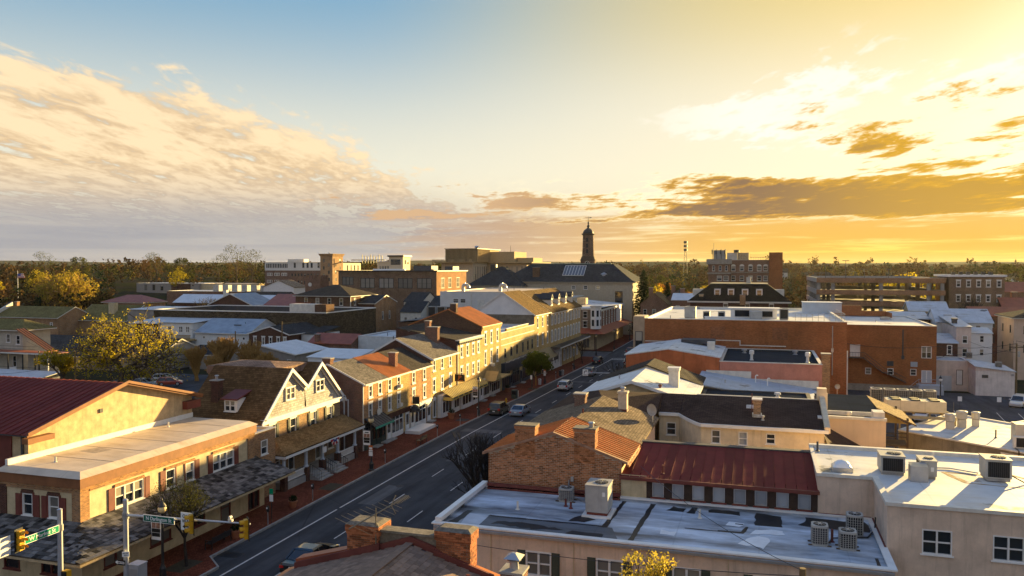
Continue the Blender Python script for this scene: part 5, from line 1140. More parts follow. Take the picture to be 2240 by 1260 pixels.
# --- tan building at the right with white roof
TANP = plain('tan_render',(0.68,0.52,0.39),0.9,0.2,1.3,streak=0.42,fine=0.1); WR2 = membrane('white_roof_coating',(0.66,0.65,0.62),amount=0.12,dirt=(0.8,0.66,0.45))
b = Bld('tan_building','tan rendered L-shaped building with white coated roof and three cooling units','building',(9,45,0))
WP = dict(cols=2,fw=0.05,sill=0.05)
b.wall('S',43.5,2.87,5.5,7.1,9.4,TANP); b.wall('E',30,39,50.5,0,9.4,TANP); b.wall('W',5.5,39.0,43.5,0,9.4,TANP); b.wall('S',39.0,5.5,30,0,9.4,TANP,[(7.52,7.27,1.2,1.1,WP),(10.3,7.27,1.2,1.1,WP),(13.6,7.27,1.2,1.1,WP),(16.9,7.27,1.2,1.1,WP)]); b.wall('N',50.5,2.87,30,0,9.4,TANP); b.wall('W',2.87,43.5,50.5,7,9.4,TANP)
m = MB(); m.poly([(2.87,43.5,9.3),(5.5,43.5,9.3),(5.5,39,9.3),(30,39,9.3),(30,50.5,9.3),(2.87,50.5,9.3)]); part('roof',m,WR2,b.root,fix=False)
b.box('coping',OFFW,(2.8,43.42,9.3,5.42,43.72,9.46),(5.42,38.92,9.3,5.72,43.72,9.46),(5.72,38.92,9.3,30,39.2,9.46),(2.8,50.2,9.3,30,50.55,9.5),(2.8,43.72,9.3,3.0,50.2,9.42)); b.box('base_band',MAROON,(2.9,43.4,7.21,5.4,43.49,7.4),(5.4,39.0,7.21,5.49,43.4,7.4)); b.box('downpipe',MAROON,(5.35,38.6,6.9,5.5,38.95,7.3))
RUSTP = plain('rust_stain_strip',(0.42,0.26,0.10),0.9,0.5,4,fine=0.4)
for pts in ([(9.0,46.2),(9.25,46.3),(9.9,44.4),(9.65,44.3)],[(9.25,46.3),(10.9,46.2),(10.9,46.05),(9.25,46.1)],[(11.7,47.2),(11.9,47.2),(13.0,46.0),(12.8,45.9)],[(9.7,44.3),(13.5,43.9),(13.5,43.8),(9.7,44.2)]): patch(RUSTP,pts,9.306,'rust_strip',0.05)
patch(membrane('grey_patch2',(0.40,0.40,0.40),amount=0.2),[(9.35,46.0),(10.5,46.0),(10.6,44.6),(9.95,44.5)],9.304); b.done()
package_unit('grey cooling unit with dark front coil on the white roof, left',6.55,45.4,9.3,1.15,1.3,1.0,'S',dark=False); package_unit('square galvanised cooling unit on the white roof, middle',8.15,45.0,9.3,0.75,1.2,0.95,'W',dark=False); package_unit('tall grey cooling unit with dark front coil, rightmost on the white roof',11.35,45.4,9.35,1.15,1.3,1.1,'S',dark=False)
m = MB(); m.box(-0.4,-0.35,0,0.4,0.35,0.75); m.extr([(-0.4,-0.35,0.75),(0.4,-0.35,0.75),(0.4,0.35,0.82),(-0.4,0.35,0.82)],(0,0,0.03)); tag(link('duct_box',m.mesh('duct_box',GREYM),None,(7.6,44.0,9.3)),'galvanised duct box in front of the middle cooling unit','duct')
t = thing('skylight','domed plastic skylight on the white roof','skylight',(4.15,45.1,9.3),local=True); m = MB(); m.box(-0.5,-0.5,0,0.5,0.5,0.22); part('curb',m,GREYM,t); m = MB()
for i in range(8):
    for j in range(8):
        f = lambda a_,c_: (-0.47 + 0.94 * a_ / 8,-0.47 + 0.94 * c_ / 8,0.22 + 0.34 * math.sin(math.pi * a_ / 8) ** 0.6 * math.sin(math.pi * c_ / 8) ** 0.6)
        m.poly([f(i,j),f(i + 1,j),f(i + 1,j + 1),f(i,j + 1)])
part('dome',m,plain('acrylic_dome',(0.78,0.77,0.74),0.2,0.05,spec=0.6),t,smooth=True,fix=False)
pipe_vent('dark pipe at the left end of the white roof',3.2,49.2,9.35,0.55,DGREY)
# --- cream wall block with dark roof, stair tower, restaurant roof
b = Bld('cream_block','blank pale cream block with dark asphalt roof behind its parapet','building',(7,70,0))
b.block(4.7,66.0,9.15,77.5,0,8.3,plain('warm_cream_render',(0.68,0.52,0.36),0.9,0.1,0.8,streak=0.12)); b.box('coping',OFFW,(4.65,65.92,8.3,9.2,66.3,8.5)); m = MB(); m.poly([(4.7,66.3,7.9),(9.15,66.3,7.9),(9.15,69.5,8.0),(4.7,69.5,8.0)]); m.poly([(4.7,69.5,8.31),(9.15,69.5,8.31),(9.15,77.5,8.5),(4.7,77.5,8.5)]); part('roof',m,membrane('dark_roof',(0.045,0.05,0.056),amount=0.0,seam=1.2),b.root,fix=False)
b.box('roof_step',OFFW,(4.7,69.3,8.05,9.15,69.48,8.36)); b.box('pier',OFFW,(8.3,66.3,8.3,9.1,67.6,8.9)); b.box('pier',CREAM3,(4.72,70.0,8.33,5.3,70.8,9.6)); b.done(); vent('small capped flue behind the cream parapet',6.7,67.6,7.95,0.2,0.7,OFFW)
b = Bld('low_lean_to','dark low lean-to roof against the cream block','shed',(6,60,0)); b.block(4.6,57.5,7.2,65.9,0,6.0,CREAM3); b.shed(4.6,57.5,7.2,65.9,7.7,6.3,SH_CH,axis='X'); b.done()
b = Bld('stair_tower','timber fire-stair tower with shingled lean-to roof','stairs',(10.3,74,0))
m = MB()
for x,y in ((9.4,72.0),(11.6,72.0),(9.4,78),(11.6,78)): m.box(x - 0.08,y - 0.08,0,x + 0.08,y + 0.08,7.6)
part('post',m,WOODD,b.root)
for z in (2.6,5.2): b.box('landing',WOODD,(9.3,72.0,z,11.7,74.2,z + 0.15))
for f in range(2):
    for k in range(9): z = 0.3 + 2.6 * f + k * 0.28; b.box('stair_tread',WOODD,(9.6 + (1.0 if f else 0),74.4 + k * 0.38,z,10.5 + (1.0 if f else 0),74.75 + k * 0.38,z + 0.06))
m = MB()
for z in (3.4,3.7,6.0,6.3): m.tube((9.35,72.0,z),(11.65,72.0,z),0.03)
part('railing',m,BLACK,b.root); m = MB(); m.extr([(9.2,71.6,8.3),(12.2,71.6,7.0),(12.2,78.4,7.0),(9.2,78.4,8.3)],(0,0,0.12)); part('roof',m,SH_TN,b.root); m = MB(); m.poly([(9.25,71.9,7.2),(11.7,71.9,7.1),(9.25,71.9,8.25)]); part('gable_board',m,plain('ochre_board',(0.32,0.22,0.07),0.8,0.2),b.root); b.done()
b = Bld('restaurant','low dirty grey walled restaurant with bright roof full of exhaust fans','restaurant',(20,76,0))
fp = [(11.9,78.0),(27.5,65.0),(40,74.0),(40,90),(30,92.5),(22.3,84.5),(18.2,88.6)]
DIRT = plain('dirty_render',(0.26,0.225,0.17),0.95,0.4,0.8,streak=0.7,fine=0.3)
for p,q in zip(fp,fp[1:] + fp[:1]): b.mb(DIRT).poly([(*p,-0.3),(*q,-0.3),(*q,5.4),(*p,5.4)])
m = MB(); m.poly([(*p,5.4) for p in fp]); part('roof',m,membrane('cream_white_roof',(0.62,0.60,0.56),amount=0.05,seam=2.5),b.root,fix=False); m = MB()
for p,q in zip(fp,fp[1:] + fp[:1]): m.bar((*p,5.44),(*q,5.44),0.25,0.12)
part('roof_edge',m,OFFW,b.root); m = MB(); m.poly([(18.6,72.36,3.3),(20.4,70.86,3.2),(20.6,70.69,5.2),(18.5,72.44,5.2)]); o = part('repair_patch',m,OFFW,b.root,fix=False); o.location = (-0.05,-0.06,0); b.done()
EXH = plain('exhaust_galvanised',(0.46,0.44,0.40),0.45,0.2,metal=0.5)
def exhaust(label,x,y,s_,h):
    t = thing('exhaust_fan',label,'exhaust fan',(x,y,5.4),'restaurant exhaust fans',local=True); m = MB(); m.box(-s_ * 0.7,-s_ * 0.7,0,s_ * 0.7,s_ * 0.7,h * 0.5); part('curb',m,EXH,t); m = MB(); m.lathe((0,0,h * 0.5),[(s_ * 0.75,0),(s_,0.08),(s_,h * 0.4),(s_ * 1.06,h * 0.42),(s_ * 1.06,h * 0.5),(s_ * 0.6,h * 0.55)],14); part('drum',m,EXH,t)
exhaust('exhaust fan beside the raised condenser rack, left',16.4,80.2,0.42,1.35); exhaust('exhaust fan beside the raised condenser rack, middle',17.6,81.4,0.45,1.45); exhaust('slim exhaust fan right of the raised condenser rack',18.9,82.2,0.36,1.3); exhaust('wide exhaust fan behind the slanted duct',23.6,80.3,0.62,1.5)
for lab,x,y in (('slanted galvanised duct on the bright roof, left one',21.3,76.4),('slanted galvanised duct on the bright roof, right one',25.4,79.0)):
    m = MB(); m.box(-0.9,-0.7,0,0.9,0.7,1.5); m.extr([(0.9,-0.7,0.2),(0.9,-0.7,1.3),(2.6,-0.7,1.2),(2.0,-0.7,0.8)],(0,1.3,0)); tag(link('duct',m.mesh('duct',EXH),None,(x,y,5.4)),lab,'duct','ducts on the restaurant roof')
for lab,x,y in (('small wall condenser at the bright roof edge, left',20.0,73.0),('smaller wall condenser at the bright roof edge, right',22.6,71.2)):
    t = thing('condenser',lab,'condenser',(x,y,5.4),'rooftop condensers',local=True); m = MB(); m.box(-0.5,-0.25,0.1,0.5,0.25,1.0); part('housing',m,OFFW,t); m = MB(); m.box(-0.35,-0.27,0.18,0.42,-0.255,0.93); part('grille',m,FAN,t)
m = MB(); m.tube((19.6,73.0,5.5),(19.5,71.5,5.5),0.05); m.tube((19.5,71.5,5.5),(19.5,71.5,3),0.05); one('cable',m,BLACK,'black cable hanging down the dirty grey wall','cable',org=(19.5,72,5))
pipe_vent('black vent pipe in the middle of the bright roof',19.3,77.2,5.4,0.7,BLACK)
t = thing('condenser_rack','raised steel rack carrying a long six-fan condenser','rack',(13.5,84,5.4)); m = MB(); STL = plain('rack_steel',(0.30,0.25,0.15),0.6,0.3)
for y in (82.0,85.4): m.bar((9.9,y,6.0),(17.3,y,6.0),0.25)
for x,y in ((9.9,82),(13.5,82),(17.2,82),(9.9,85.4),(13.5,85.4),(17.2,85.4)): m.bar((x,y,2 if x < 12 else 5.4),(x,y,6.0),0.15)
part('frame',m,STL,t)
t = thing('condenser_bank','long cream condenser with six fans on the raised rack','condenser',(13.4,83.6,6.13)); m = MB(); m.box(11.5,82.7,6.4,16.6,84.6,7.4); part('housing',m,plain('cream_enamel',(0.62,0.53,0.36),0.5,0.12,streak=0.15),t); m = MB()
for x in (11.8,13.9,16.3): m.box(x - 0.08,82.8,6.13,x + 0.08,84.5,6.4); m.box(x - 0.02 + 0.9,82.69,6.42,x + 0.9,82.7,7.48)
part('leg',m,STL,t)
for x in (12.4,14.05,15.7):
    for y in (83.2,84.15): m = MB(); m.tube((x,y,7.4),(x,y,7.5),0.5,0.42,16); part('fan',m,FAN,t)
for i in range(5): condenser(f'tall condenser in the row of five, {("leftmost", "second from left", "middle", "second from right", "rightmost")[i]}',11.2 + i * 1.22,87.6,6.35,1.05,1.45,'row of five tall condensers',body=FAN if i in (0,3) else None)
m = MB(); m.bar((9.5,87.2,6.2),(17.2,87.2,6.2),0.22); m.bar((9.5,88.1,6.2),(17.2,88.1,6.2),0.22)
for x in (9.6,13.4,16.1): m.bar((x,87.6,0),(x,87.6,6.1),0.16)
one('steel_platform',m,STL,'steel beams under the row of five tall condensers','platform',org=(13.4,87.6,0))

# --- roofs further along the right side
b = Bld('white_gable_house','house with white coated gable roof and white chimney','house',(-10.5,76,0)); WR3 = membrane('white_shingle_paint',(0.66,0.66,0.64),amount=0.05,seam=0.4)
b.block(-15.2,67.2,-5.6,84,0,8.6,TAN); b.gable(-15.2,68.6,-5.6,78,8.6,10.1,'Y',WR3,TAN,oe=0.25,og=0.3,mid=-10.6,trim=WHITE); b.gable(-15.2,78.0,-5.6,84,8.65,10.35,'Y',SH_GD,TAN,oe=0.25,og=0.0,mid=-10.6,name='rear_roof')
b.chimney(-7.45,73,0.9,0.85,8.6,10.9,plain('white_washed',(0.66,0.63,0.56),0.9,0.2,3,streak=0.2),cap=WHITE); b.done(); vent('rusty stub vent on the white gable roof',-8.3,69.6,9.4,0.16,0.45,MAROON)
b = Bld('black_roof_annex','low annex with flat black roof behind the chocolate roof','building',(0,75,0)); b.block(-5.5,67.3,4.6,84,0,7.45,TAN); b.flat(-5.5,67.3,4.6,84,7.4,membrane('dark_roof',(0.045,0.05,0.056)),par=0.05,cop=DGREY); b.done(); vent('white mushroom vent on the black flat roof',1.6,81.0,7.4,0.3,0.5,WHITE)
b = Bld('blue_grey_roof_building','building with sloping pale blue-grey metal roof before the pink wall','building',(0,90,0)); b.block(-6.4,84.05,6.3,94.8,0,6.2,TAN); b.shed(-6.4,84.05,6.3,94.8,7.85,6.3,membrane('blue_grey_roof',(0.42,0.47,0.52),amount=0.05,seam=1.0),axis='X',o=0.1); b.box('wall_flashing',OFFW,(-6.0,94.6,6.6,-1,94.78,8.1)); b.box('wall_flashing',OFFW,(-1,94.6,6.2,6.2,94.78,7.3)); b.done()
pipe_vent('white gooseneck vent on the pale blue roof, left',-0.5,92.0,7.2,0.8,WHITE,True); pipe_vent('white gooseneck vent on the pale blue roof, right',0.75,90.9,7.05,0.8,WHITE,True)
PNKO = plain('orange_painted_brick',(0.46,0.135,0.05),0.85,0.3,0.8,streak=0.55); PNK = plain('pink_painted_brick',(0.56,0.23,0.16),0.85,0.25,0.6,streak=0.2,fine=0.15)
b = Bld('orange_wall_building','building with rust-streaked orange wall and shallow white gable roof','building',(-10,102,0))
b.block(-15.4,95,-4.55,108,0,9.5,PNKO); b.gable(-15.4,95,-4.55,108,9.5,10.3,'Y',WR3,PNKO,oe=0.2,og=0.05,mid=-10.4); b.box('tie_bar',DGREY,(-16.6,96,9.0,-15.42,96.08,9.08),(-16.6,96,7.6,-15.42,96.08,7.68)); b.box('roof_box',OFFW,(-6.3,101,9.8,-5.4,102,10.8)); b.box('ridge_units',DGREY,(-9.8,104.5,10.2,-5.6,107,10.7)); b.done()
b = Bld('pink_wall_building','building with long pink painted wall and flat black roof','building',(1,101,0))
b.block(-4.5,95.02,6.6,110.8,0,9.1,PNK); b.flat(-4.5,95.02,6.6,110.8,8.9,membrane('dark_roof',(0.045,0.05,0.056)),par=0.2,cop=OFFW); b.chimney(7.0,95.6,0.85,0.9,0,10.3,BRK_OR); m = MB(); m.box(6.62,96.1,3,7.5,97.6,9.2); part('side_pier',m,PNK,b.root); b.done()
for lab,x,y,z in (('white hooded vent on the black roof, left',-1.0,98.5,9.0),('white hooded vent on the black roof, right',5.2,98.0,9.0)): vent(lab,x,y,z,0.28,1.2,WHITE)
for lab,x in (('low mushroom vent near the brick wall, left',-2.0),('low mushroom vent near the brick wall, right',4.2)): vent(lab,x,107,8.95,0.35,0.5)
BRK_F = brick('brick_rust',(0.40,0.135,0.045),(0.26,0.13,0.07),var=0.35)
b = Bld('brick_theatre','big windowless rust-red brick block with white roof and rooftop plant','building',(-2,128,0))
b.block(-15.4,111,10.65,146,0,12.9,BRK_F); b.flat(-15.4,111,10.65,146,12.6,WR2,par=0.3,cop=OFFW); b.box('corner_pier',plain('buff_stone',(0.4,0.3,0.2),0.9,0.2),(-17.0,111.02,0,-15.42,115,13.2)); window(b.root,'S',-16.2,111.0,8.5,1.0,2.6,fm=DGREY)
m = MB(); m.extr([(-15.3,110.94,9.75),(-10.6,110.94,9.75),(-10.6,110.94,10.1),(-2.7,110.94,10.1),(-2.7,110.94,9.5),(3.2,110.94,9.5),(3.2,110.94,9.62),(-2.58,110.94,9.62),(-2.58,110.94,10.22),(-10.72,110.94,10.22),(-10.72,110.94,9.87),(-15.3,110.94,9.87)],(0,0.05,0)); part('flashing',m,OFFW,b.root); b.box('corner_strip',OFFW,(10.66,111.0,0,10.8,111.25,9.2))
m = MB()
for x in lsp(4,10.4,9): m.tube((x,111.6,12.9),(x,111.6,13.9),0.03)
m.tube((4,111.6,13.9),(10.5,111.6,13.9),0.03); m.tube((4,111.6,13.4),(10.5,111.6,13.4),0.03); m.tube((10.5,111.6,13.9),(10.5,125,13.9),0.03)
for y in range(113,126,2): m.tube((10.5,y,12.9),(10.5,y,13.9),0.03)
part('roof_rail',m,GREYM,b.root); b.done()
for i,(x,w,h,lab) in enumerate(((-9.8,1.6,1.7,'pale rooftop unit nearest the left end of the brick block'),(-7.5,0.95,1.05,'small grey rooftop unit, second on the brick block'),(-5.4,0.95,1.05,'small grey rooftop unit, third on the brick block'),(3.1,1.2,1.6,'grey rooftop unit right of the long white plant housing'))): package_unit(lab,x,118.5,12.6,w,1.3,h,'W' if i == 0 else 'S',dark=False)
t = thing('plant_housing','long white plant housing with ducts on the brick block','plant',(0,121,12.6)); m = MB(); m.box(-4.2,120,12.6,2.2,122.5,14.0); m.box(-4.6,119.8,14.0,2.6,122.7,14.15); part('housing',m,WHITE,t); m = MB(); m.box(-3.6,119.9,12.9,-1.6,119.98,13.8); m.box(0.2,119.9,12.9,1.6,119.98,13.7); part('louvre',m,FAN,t); m = MB(); m.box(-1.5,118.6,12.6,0.2,119.8,13.7); part('duct',m,ACGREY,t)
m = MB(); m.box(-7.4,113.6,12.6,-4.0,114.2,13.1); m.box(-7.5,113.5,13.1,-3.9,114.3,13.18); one('roof_curb',m,WHITE,'low white curb box near the front edge of the brick block','curb',org=(-6,114,12.6))
m = MB(); m.box(6.6,139,12.6,12.5,143,14.2); m.box(6.5,138.9,14.2,12.6,143.1,14.3); one('roof_penthouse',m,plain('pale_blue_panel',(0.5,0.54,0.58),0.6,0.1),'pale penthouse box at the back of the brick block','penthouse',org=(9,141,12.6))
b = Bld('brick_shop_rear','rust-red brick rear building with fire escape and loading dock','building',(19,160,0))
WB = dict(fw=0.1,sill=0.0)
b.wall('S',147,10.8,27.9,gz(147),10.2,BRK_F,[(17.5,1.85,0.95,1.1,WB),(20.95,1.87,0.95,1.1,WB),(24.45,1.9,0.95,1.1,WB),(26.4,4.85,1.55,2.0,dict(cols=2,**WB)),(15.4,4.8,1.6,2.05,dict(rail=False,pane=WHITE,**WB)),(26.45,0.72,1.55,2.1,dict(cols=2,rail=False,pane=plain('grey_door',(0.45,0.46,0.48),0.6,0.1),**WB))]); b.wall('E',27.9,147,176,gz(150),10.2,BRK_F); b.wall('N',176,10.8,27.9,0,10.2,BRK_F); b.wall('W',10.8,147,176,0,10.2,BRK_F)
b.flat(10.8,147,27.9,176,10.05,WR2,par=0.15,cop=OFFW); b.box('rear_parapet',BRK_F,(11.2,175,10.2,24,175.6,11.2),(15.5,175.05,11.2,19.5,175.55,12.2),(24.0,170,10.2,24.4,175.6,11.1)); b.box('stone_base',STONE,(10.9,146.9,gz(147),25.0,146.99,0.2))
t_ = MB(); t_.box(14.4,145.9,4.6,16.8,146.95,4.7)
for k in range(12): t_.box(16.8 + k * 0.24,145.9,4.45 - k * 0.19,17.05 + k * 0.24,146.9,4.5 - k * 0.19)
for k in range(12): t_.box(20.0 + k * 0.27,145.9,2.2 - k * 0.13,20.3 + k * 0.27,146.9,2.25 - k * 0.13)
t_.box(19.6,145.9,2.2,20.0,146.95,2.3)
for p,q in (((14.4,145.9,5.6),(16.8,145.9,5.6)),((16.8,145.9,5.6),(19.7,145.9,3.2)),((19.7,145.9,3.2),(23.2,145.9,1.55)),((16.8,145.9,5.1),(19.7,145.9,2.7)),((19.7,145.9,2.7),(23.2,145.9,1.05))): t_.tube(p,q,0.04)
for k in range(11): t_.tube((14.4 + k * 0.24,145.9,4.7),(14.4 + k * 0.24,145.9,5.6),0.02,n=5)
part('fire_escape',t_,DGREY,b.root); b.box('wall_vent',DGREY,(20.4,146.85,3.4,21.4,146.99,4.2)); b.box('wall_box',plain('blue_grey_box',(0.36,0.42,0.48),0.6,0.1),(24.0,146.6,3.4,25.0,146.99,4.2)); b.box('conduit',DGREY,(22.7,146.9,5.2,22.9,146.99,9.6),(22.6,146.85,4.6,23.05,146.99,5.2))
b.box('loading_dock',plain('blue_grey_concrete',(0.40,0.44,0.48),0.9,0.2),(24.9,144.6,gz(146),28.6,146.98,0.6)); m = MB()
for k in range(5): m.box(23.4 + k * 0.3,144.8,gz(146),23.7 + k * 0.3,146.9,gz(146) + 0.25 * (k + 1))
part('dock_steps',m,CONC,b.root); m = MB()
for p,q in (((23.4,144.7,0.2),(24.9,144.7,1.6)),((24.9,144.7,1.6),(28.6,144.7,1.6)),((24.9,144.7,1.1),(28.6,144.7,1.1)),((28.6,144.7,0.6),(28.6,144.7,1.6)),((24.9,144.7,0.6),(24.9,144.7,1.6)),((26.7,144.7,0.6),(26.7,144.7,1.6))): m.tube(p,q,0.035)
part('dock_rail',m,GREYM,b.root); b.done()
# --- cluster of houses at the right edge
PNKW = plain('pinkish_white_render',(0.66,0.54,0.46),0.9,0.2,0.8,streak=0.35); SIDW = siding('white_siding',(0.74,0.74,0.72)); SKYR = membrane('pale_blue_roof',(0.52,0.55,0.58),amount=0.05,seam=0.8)
b = Bld('white_garage','low pinkish-white garage with roller door beside the brick building','garage',(31,155,0)); b.block(28.0,151.5,33.8,158,-1.2,4.1,PNKW,S_=[(32.3,0.0,1.0,2.6,dict(rail=False,sill=0,fm=BRK_DK,pane=WHITE))]); b.flat(28.0,151.5,33.8,158,3.9,SKYR,par=0.2,cop=WHITE); b.box('roller_door',plain('pale_door',(0.50,0.52,0.54),0.6,0.12),(28.3,151.4,-1.1,31.1,151.48,1.5)); b.done()
b = Bld('white_outbuilding','whitewashed windowless outbuilding with sloping blue-white roof','outbuilding',(36.5,149,0)); b.block(33.6,146.5,39.2,153,-1.2,3.1,plain('whitewash',(0.68,0.62,0.57),0.9,0.2,0.9,streak=0.45)); b.mb(PNKW).poly([(33.6,153,3.1),(33.6,146.5,3.1),(33.6,146.5,3.75),(33.6,153,4.2)]); b.mb(PNKW).poly([(33.6,146.5,3.1),(39.2,146.5,3.1),(33.6,146.5,3.75)]); m = MB(); m.extr([(33.4,146.3,3.78),(39.4,146.3,3.1),(39.4,153,3.4),(33.4,153,4.3)],(0,0,0.1)); part('roof',m,SKYR,b.root); b.box('wall_patch',DGREY,(34.5,146.44,2.0,35.4,146.49,2.5)); b.box('wall_lamp',GREYM,(38.7,146.2,2.5,39.0,146.49,2.8)); b.done()
b = Bld('small_brick_wing','dark brick lean-to wing with single white window','building',(31.3,160,0)); b.block(28.0,158.2,33.4,165,-1.2,6.5,BRK_DK,S_=[(32.1,4.5,0.85,1.7,dict(fw=0.14))]); b.shed(28.0,158.2,33.4,165,6.5,7.6,SKYR); b.done()
b = Bld('tan_side_house','narrow tan rendered house end beside white siding house','house',(34.7,165,0)); b.block(33.5,160,35.9,176,-1.2,9.3,PNKW,S_=[(34.9,6.4,0.9,1.4,dict(fw=0.1)),(34.9,4.0,0.9,1.5,dict(fw=0.1))]); b.shed(33.5,160,35.9,176,9.3,10.6,SKYR); b.chimney(34.0,164,0.8,0.8,9.3,10.6,DGREY); b.done()
b = Bld('white_siding_house','small two-window white clapboard house end','house',(37.7,163,0)); b.block(35.95,160.5,39.3,168,-1.2,8.2,SIDW,S_=[(37.7,6.6,0.75,1.25,dict(fw=0.1)),(37.7,4.2,0.75,1.25,dict(fw=0.1))]); b.gable(35.95,160.5,39.3,168,8.2,8.9,'X',SKYR,None,oe=0.2,og=0.15); b.done(); condenser('black condenser on the outbuilding roof',37.6,149.5,3.4,0.9,1.0,body=FAN); condenser('black window condenser beside the tan house end',34.8,156.5,4.15,0.9,1.0,body=FAN)
b = Bld('blue_roof_house','long house with pale blue shingle roof and skylight','house',(37,176,0)); b.block(32.6,172.2,42.2,182,-1.2,9.4,SIDW,S_=[(39.8,8.0,0.9,0.9,dict(fw=0.08))]); b.gable(32.6,172.2,42.2,182,9.4,11.7,'X',SKYR,SIDW,oe=0.3,og=0.25); b.box('skylight',GREYM,(34.2,174.0,10.4,35.6,175.4,10.75)); b.done()
b = Bld('dark_red_house','dark red brick house with flat white roof behind the brick building','house',(29,180,0)); b.block(24.6,177,32.4,184,-1.2,9.6,BRK_DK); b.shed(24.6,177,32.4,184,9.6,10.6,SKYR); b.done()
b = Bld('tan_gable_house','tan house with blue-white gable roof below the parking garage','house',(33,190,0)); b.block(30,186,37.4,193,-1.5,10.9,TAN); b.gable(30,186,37.4,193,10.9,12.6,'X',SKYR,TAN,oe=0.3,og=0.2,trim=WHITE); b.done()
b = Bld('peach_house','tall peach rendered house at the right frame edge','house',(50,178,0)); b.block(46,173,58,184,-1.5,10.4,plain('peach_render',(0.62,0.45,0.33),0.9,0.12,0.8,streak=0.2),W_=[(175.2,7.5,0.8,1.4),(180.2,7.5,0.8,1.4),(175.2,3.9,0.8,1.4),(180.2,3.9,0.8,1.4)],S_=[(48.0,7.5,0.8,1.4),(48.0,3.9,0.8,1.4)],fm=DGREY); b.hip(46,173,58,184,10.4,12.2,SH_GD,oe=0.5,trim=OFFW); b.done()
b = Bld('red_roof_row_house','brick house with maroon metal roof and dark shutters at the right','row house',(48,198,0)); b.block(44,196,60,204,-1.5,9.5,BRK_DK,S_=wr([45.2,47.6,50,52.4],7.0,0.95,1.6,shutter=(0.4,BLACK)) + wr([45.2,47.6,50,52.4],3.6,0.95,1.6,shutter=(0.4,BLACK))); b.gable(44,196,60,204,9.5,11.2,'X',RUSTM,BRK_DK,oe=0.3,og=0.2,rib=0.8); b.done()

# ---------------------------------------------------------------- houses behind the row, left middle ground
G0 = -1.5
BLUEM = plain('blue_grey_metal',(0.30,0.33,0.36),0.45,0.25,0.6,metal=0.3); GREYST = plain('grey_render',(0.30,0.27,0.24),0.9,0.25,0.8,streak=0.35); WMET = plain('white_metal_roof',(0.60,0.61,0.62),0.5,0.15,0.6); DKSTONE = brick('dark_stone_wall',(0.085,0.065,0.042),(0.05,0.04,0.03),0.5,0.25,0.5)
b = Bld('white_long_house','long low white-sided house with blue-grey roof and tiny windows','house',(-121,164,0)); b.block(-129,158.7,-114,172,G0,4.5,SIDW,S_=wr([-126.5,-122.5,-118.6,-115.4],3.0,0.8,0.7,rail=False,fw=0.12)); b.gable(-129,158.7,-114,172,4.5,7.4,'X',BLUEM,SIDW,oe=0.35,og=0.2,trim=OFFW); b.box('skylight',DGREY,(-120.5,162.0,6.1,-118.6,163.2,6.3)); b.done()
b = Bld('red_gable_house','dark red gabled house with five tall white windows','house',(-106,162,0)); b.block(-111.3,155.0,-100.9,170,G0,4.95,BRK_DK,S_=wr([-109.7,-107.5,-105.6,-103.6,-101.9],2.4,0.85,1.9,fw=0.16,lintel=0.2)); b.gable(-111.3,155,-100.9,170,4.95,6.6,'Y',SH_SL,BRK_DK,oe=0.35,og=0.25,mid=-105.6,trim=WHITE); b.done()
b = Bld('pale_blue_annex','pale blue-white annex right of the dark red gabled house','house',(-99,163,0)); b.block(-100.8,160.0,-96.6,170,G0,4.7,SIDW); b.shed(-100.8,160,-96.6,170,4.7,5.8,SH_SL); b.done()
b = Bld('white_metal_shed','grey shed with bright white metal roof','shed',(-89,136,0)); b.block(-96.6,131,-84,143,G0,3.5,GREYST,S_=[(-92.5,2.4,1.0,0.8,dict(fw=0.1)),(-85.2,1.2,0.9,1.4,dict(fw=0.1))]); b.gable(-96.6,131,-84,143,3.5,5.0,'Y',WMET,GREYST,oe=0.3,og=0.25,mid=-91.5,trim=OFFW,rib=1.0); b.done()
b = Bld('red_ribbed_shed','small brick shed with ribbed dark red roof behind the white metal one','shed',(-86,148,0)); b.block(-90.5,146.2,-80.5,154,G0,4.2,BRK_RED); b.gable(-90.5,146.2,-80.5,154,4.2,5.9,'X',RUSTM,BRK_RED,oe=0.3,og=0.2,rib=0.6); b.chimney(-88.6,146.8,0.9,0.8,3,6.0,BRK_RED); b.done()
b = Bld('white_flat_house','white rendered flat-roofed back building in blue shade','building',(-82,155,0)); b.block(-80.3,149,-71.5,164,G0,5.6,plain('cool_white_render',(0.60,0.62,0.62),0.9,0.15),S_=[(-74.5,2.2,0.9,1.4)],E_=[(152,2.5,0.9,1.4),(156,2.5,0.9,1.4)]); b.flat(-80.3,149,-71.5,164,5.4,SKYR,par=0.25,cop=WHITE); b.done()
b = Bld('white_back_annex','low white sided annex behind the row houses','building',(-70,124,0)); b.block(-75,121,-66,128,G0,4.4,SIDW,S_=[(-72,2.0,0.9,1.3)]); b.shed(-75,121,-66,128,4.4,5.2,WMET); b.done()
b = Bld('white_back_annex','white sided lean-to closest behind the grey-roofed row house','building',(-60,112,0)); b.block(-66,108,-56,116,G0,4.6,SIDW,S_=[(-62,2.2,0.9,1.3)]); b.flat(-66,108,-56,116,4.45,WMET,par=0.2,cop=WHITE); b.done()
b = Bld('brick_back_building','low brick back building with slanted parapet behind the row','building',(-72,176,0)); b.block(-80,168,-62,184,G0,7.3,BRK_BR,S_=[(-68,4.6,1.0,1.6,dict(fw=0.12)),(-74,4.6,1.0,1.6,dict(fw=0.12))]); b.shed(-80,168,-62,184,7.4,9.0,DGREY,axis='X'); b.box('buff_stair',plain('buff_panel',(0.42,0.31,0.13),0.9,0.2),(-71.5,166.5,G0,-69.8,168,8.6)); b.done()
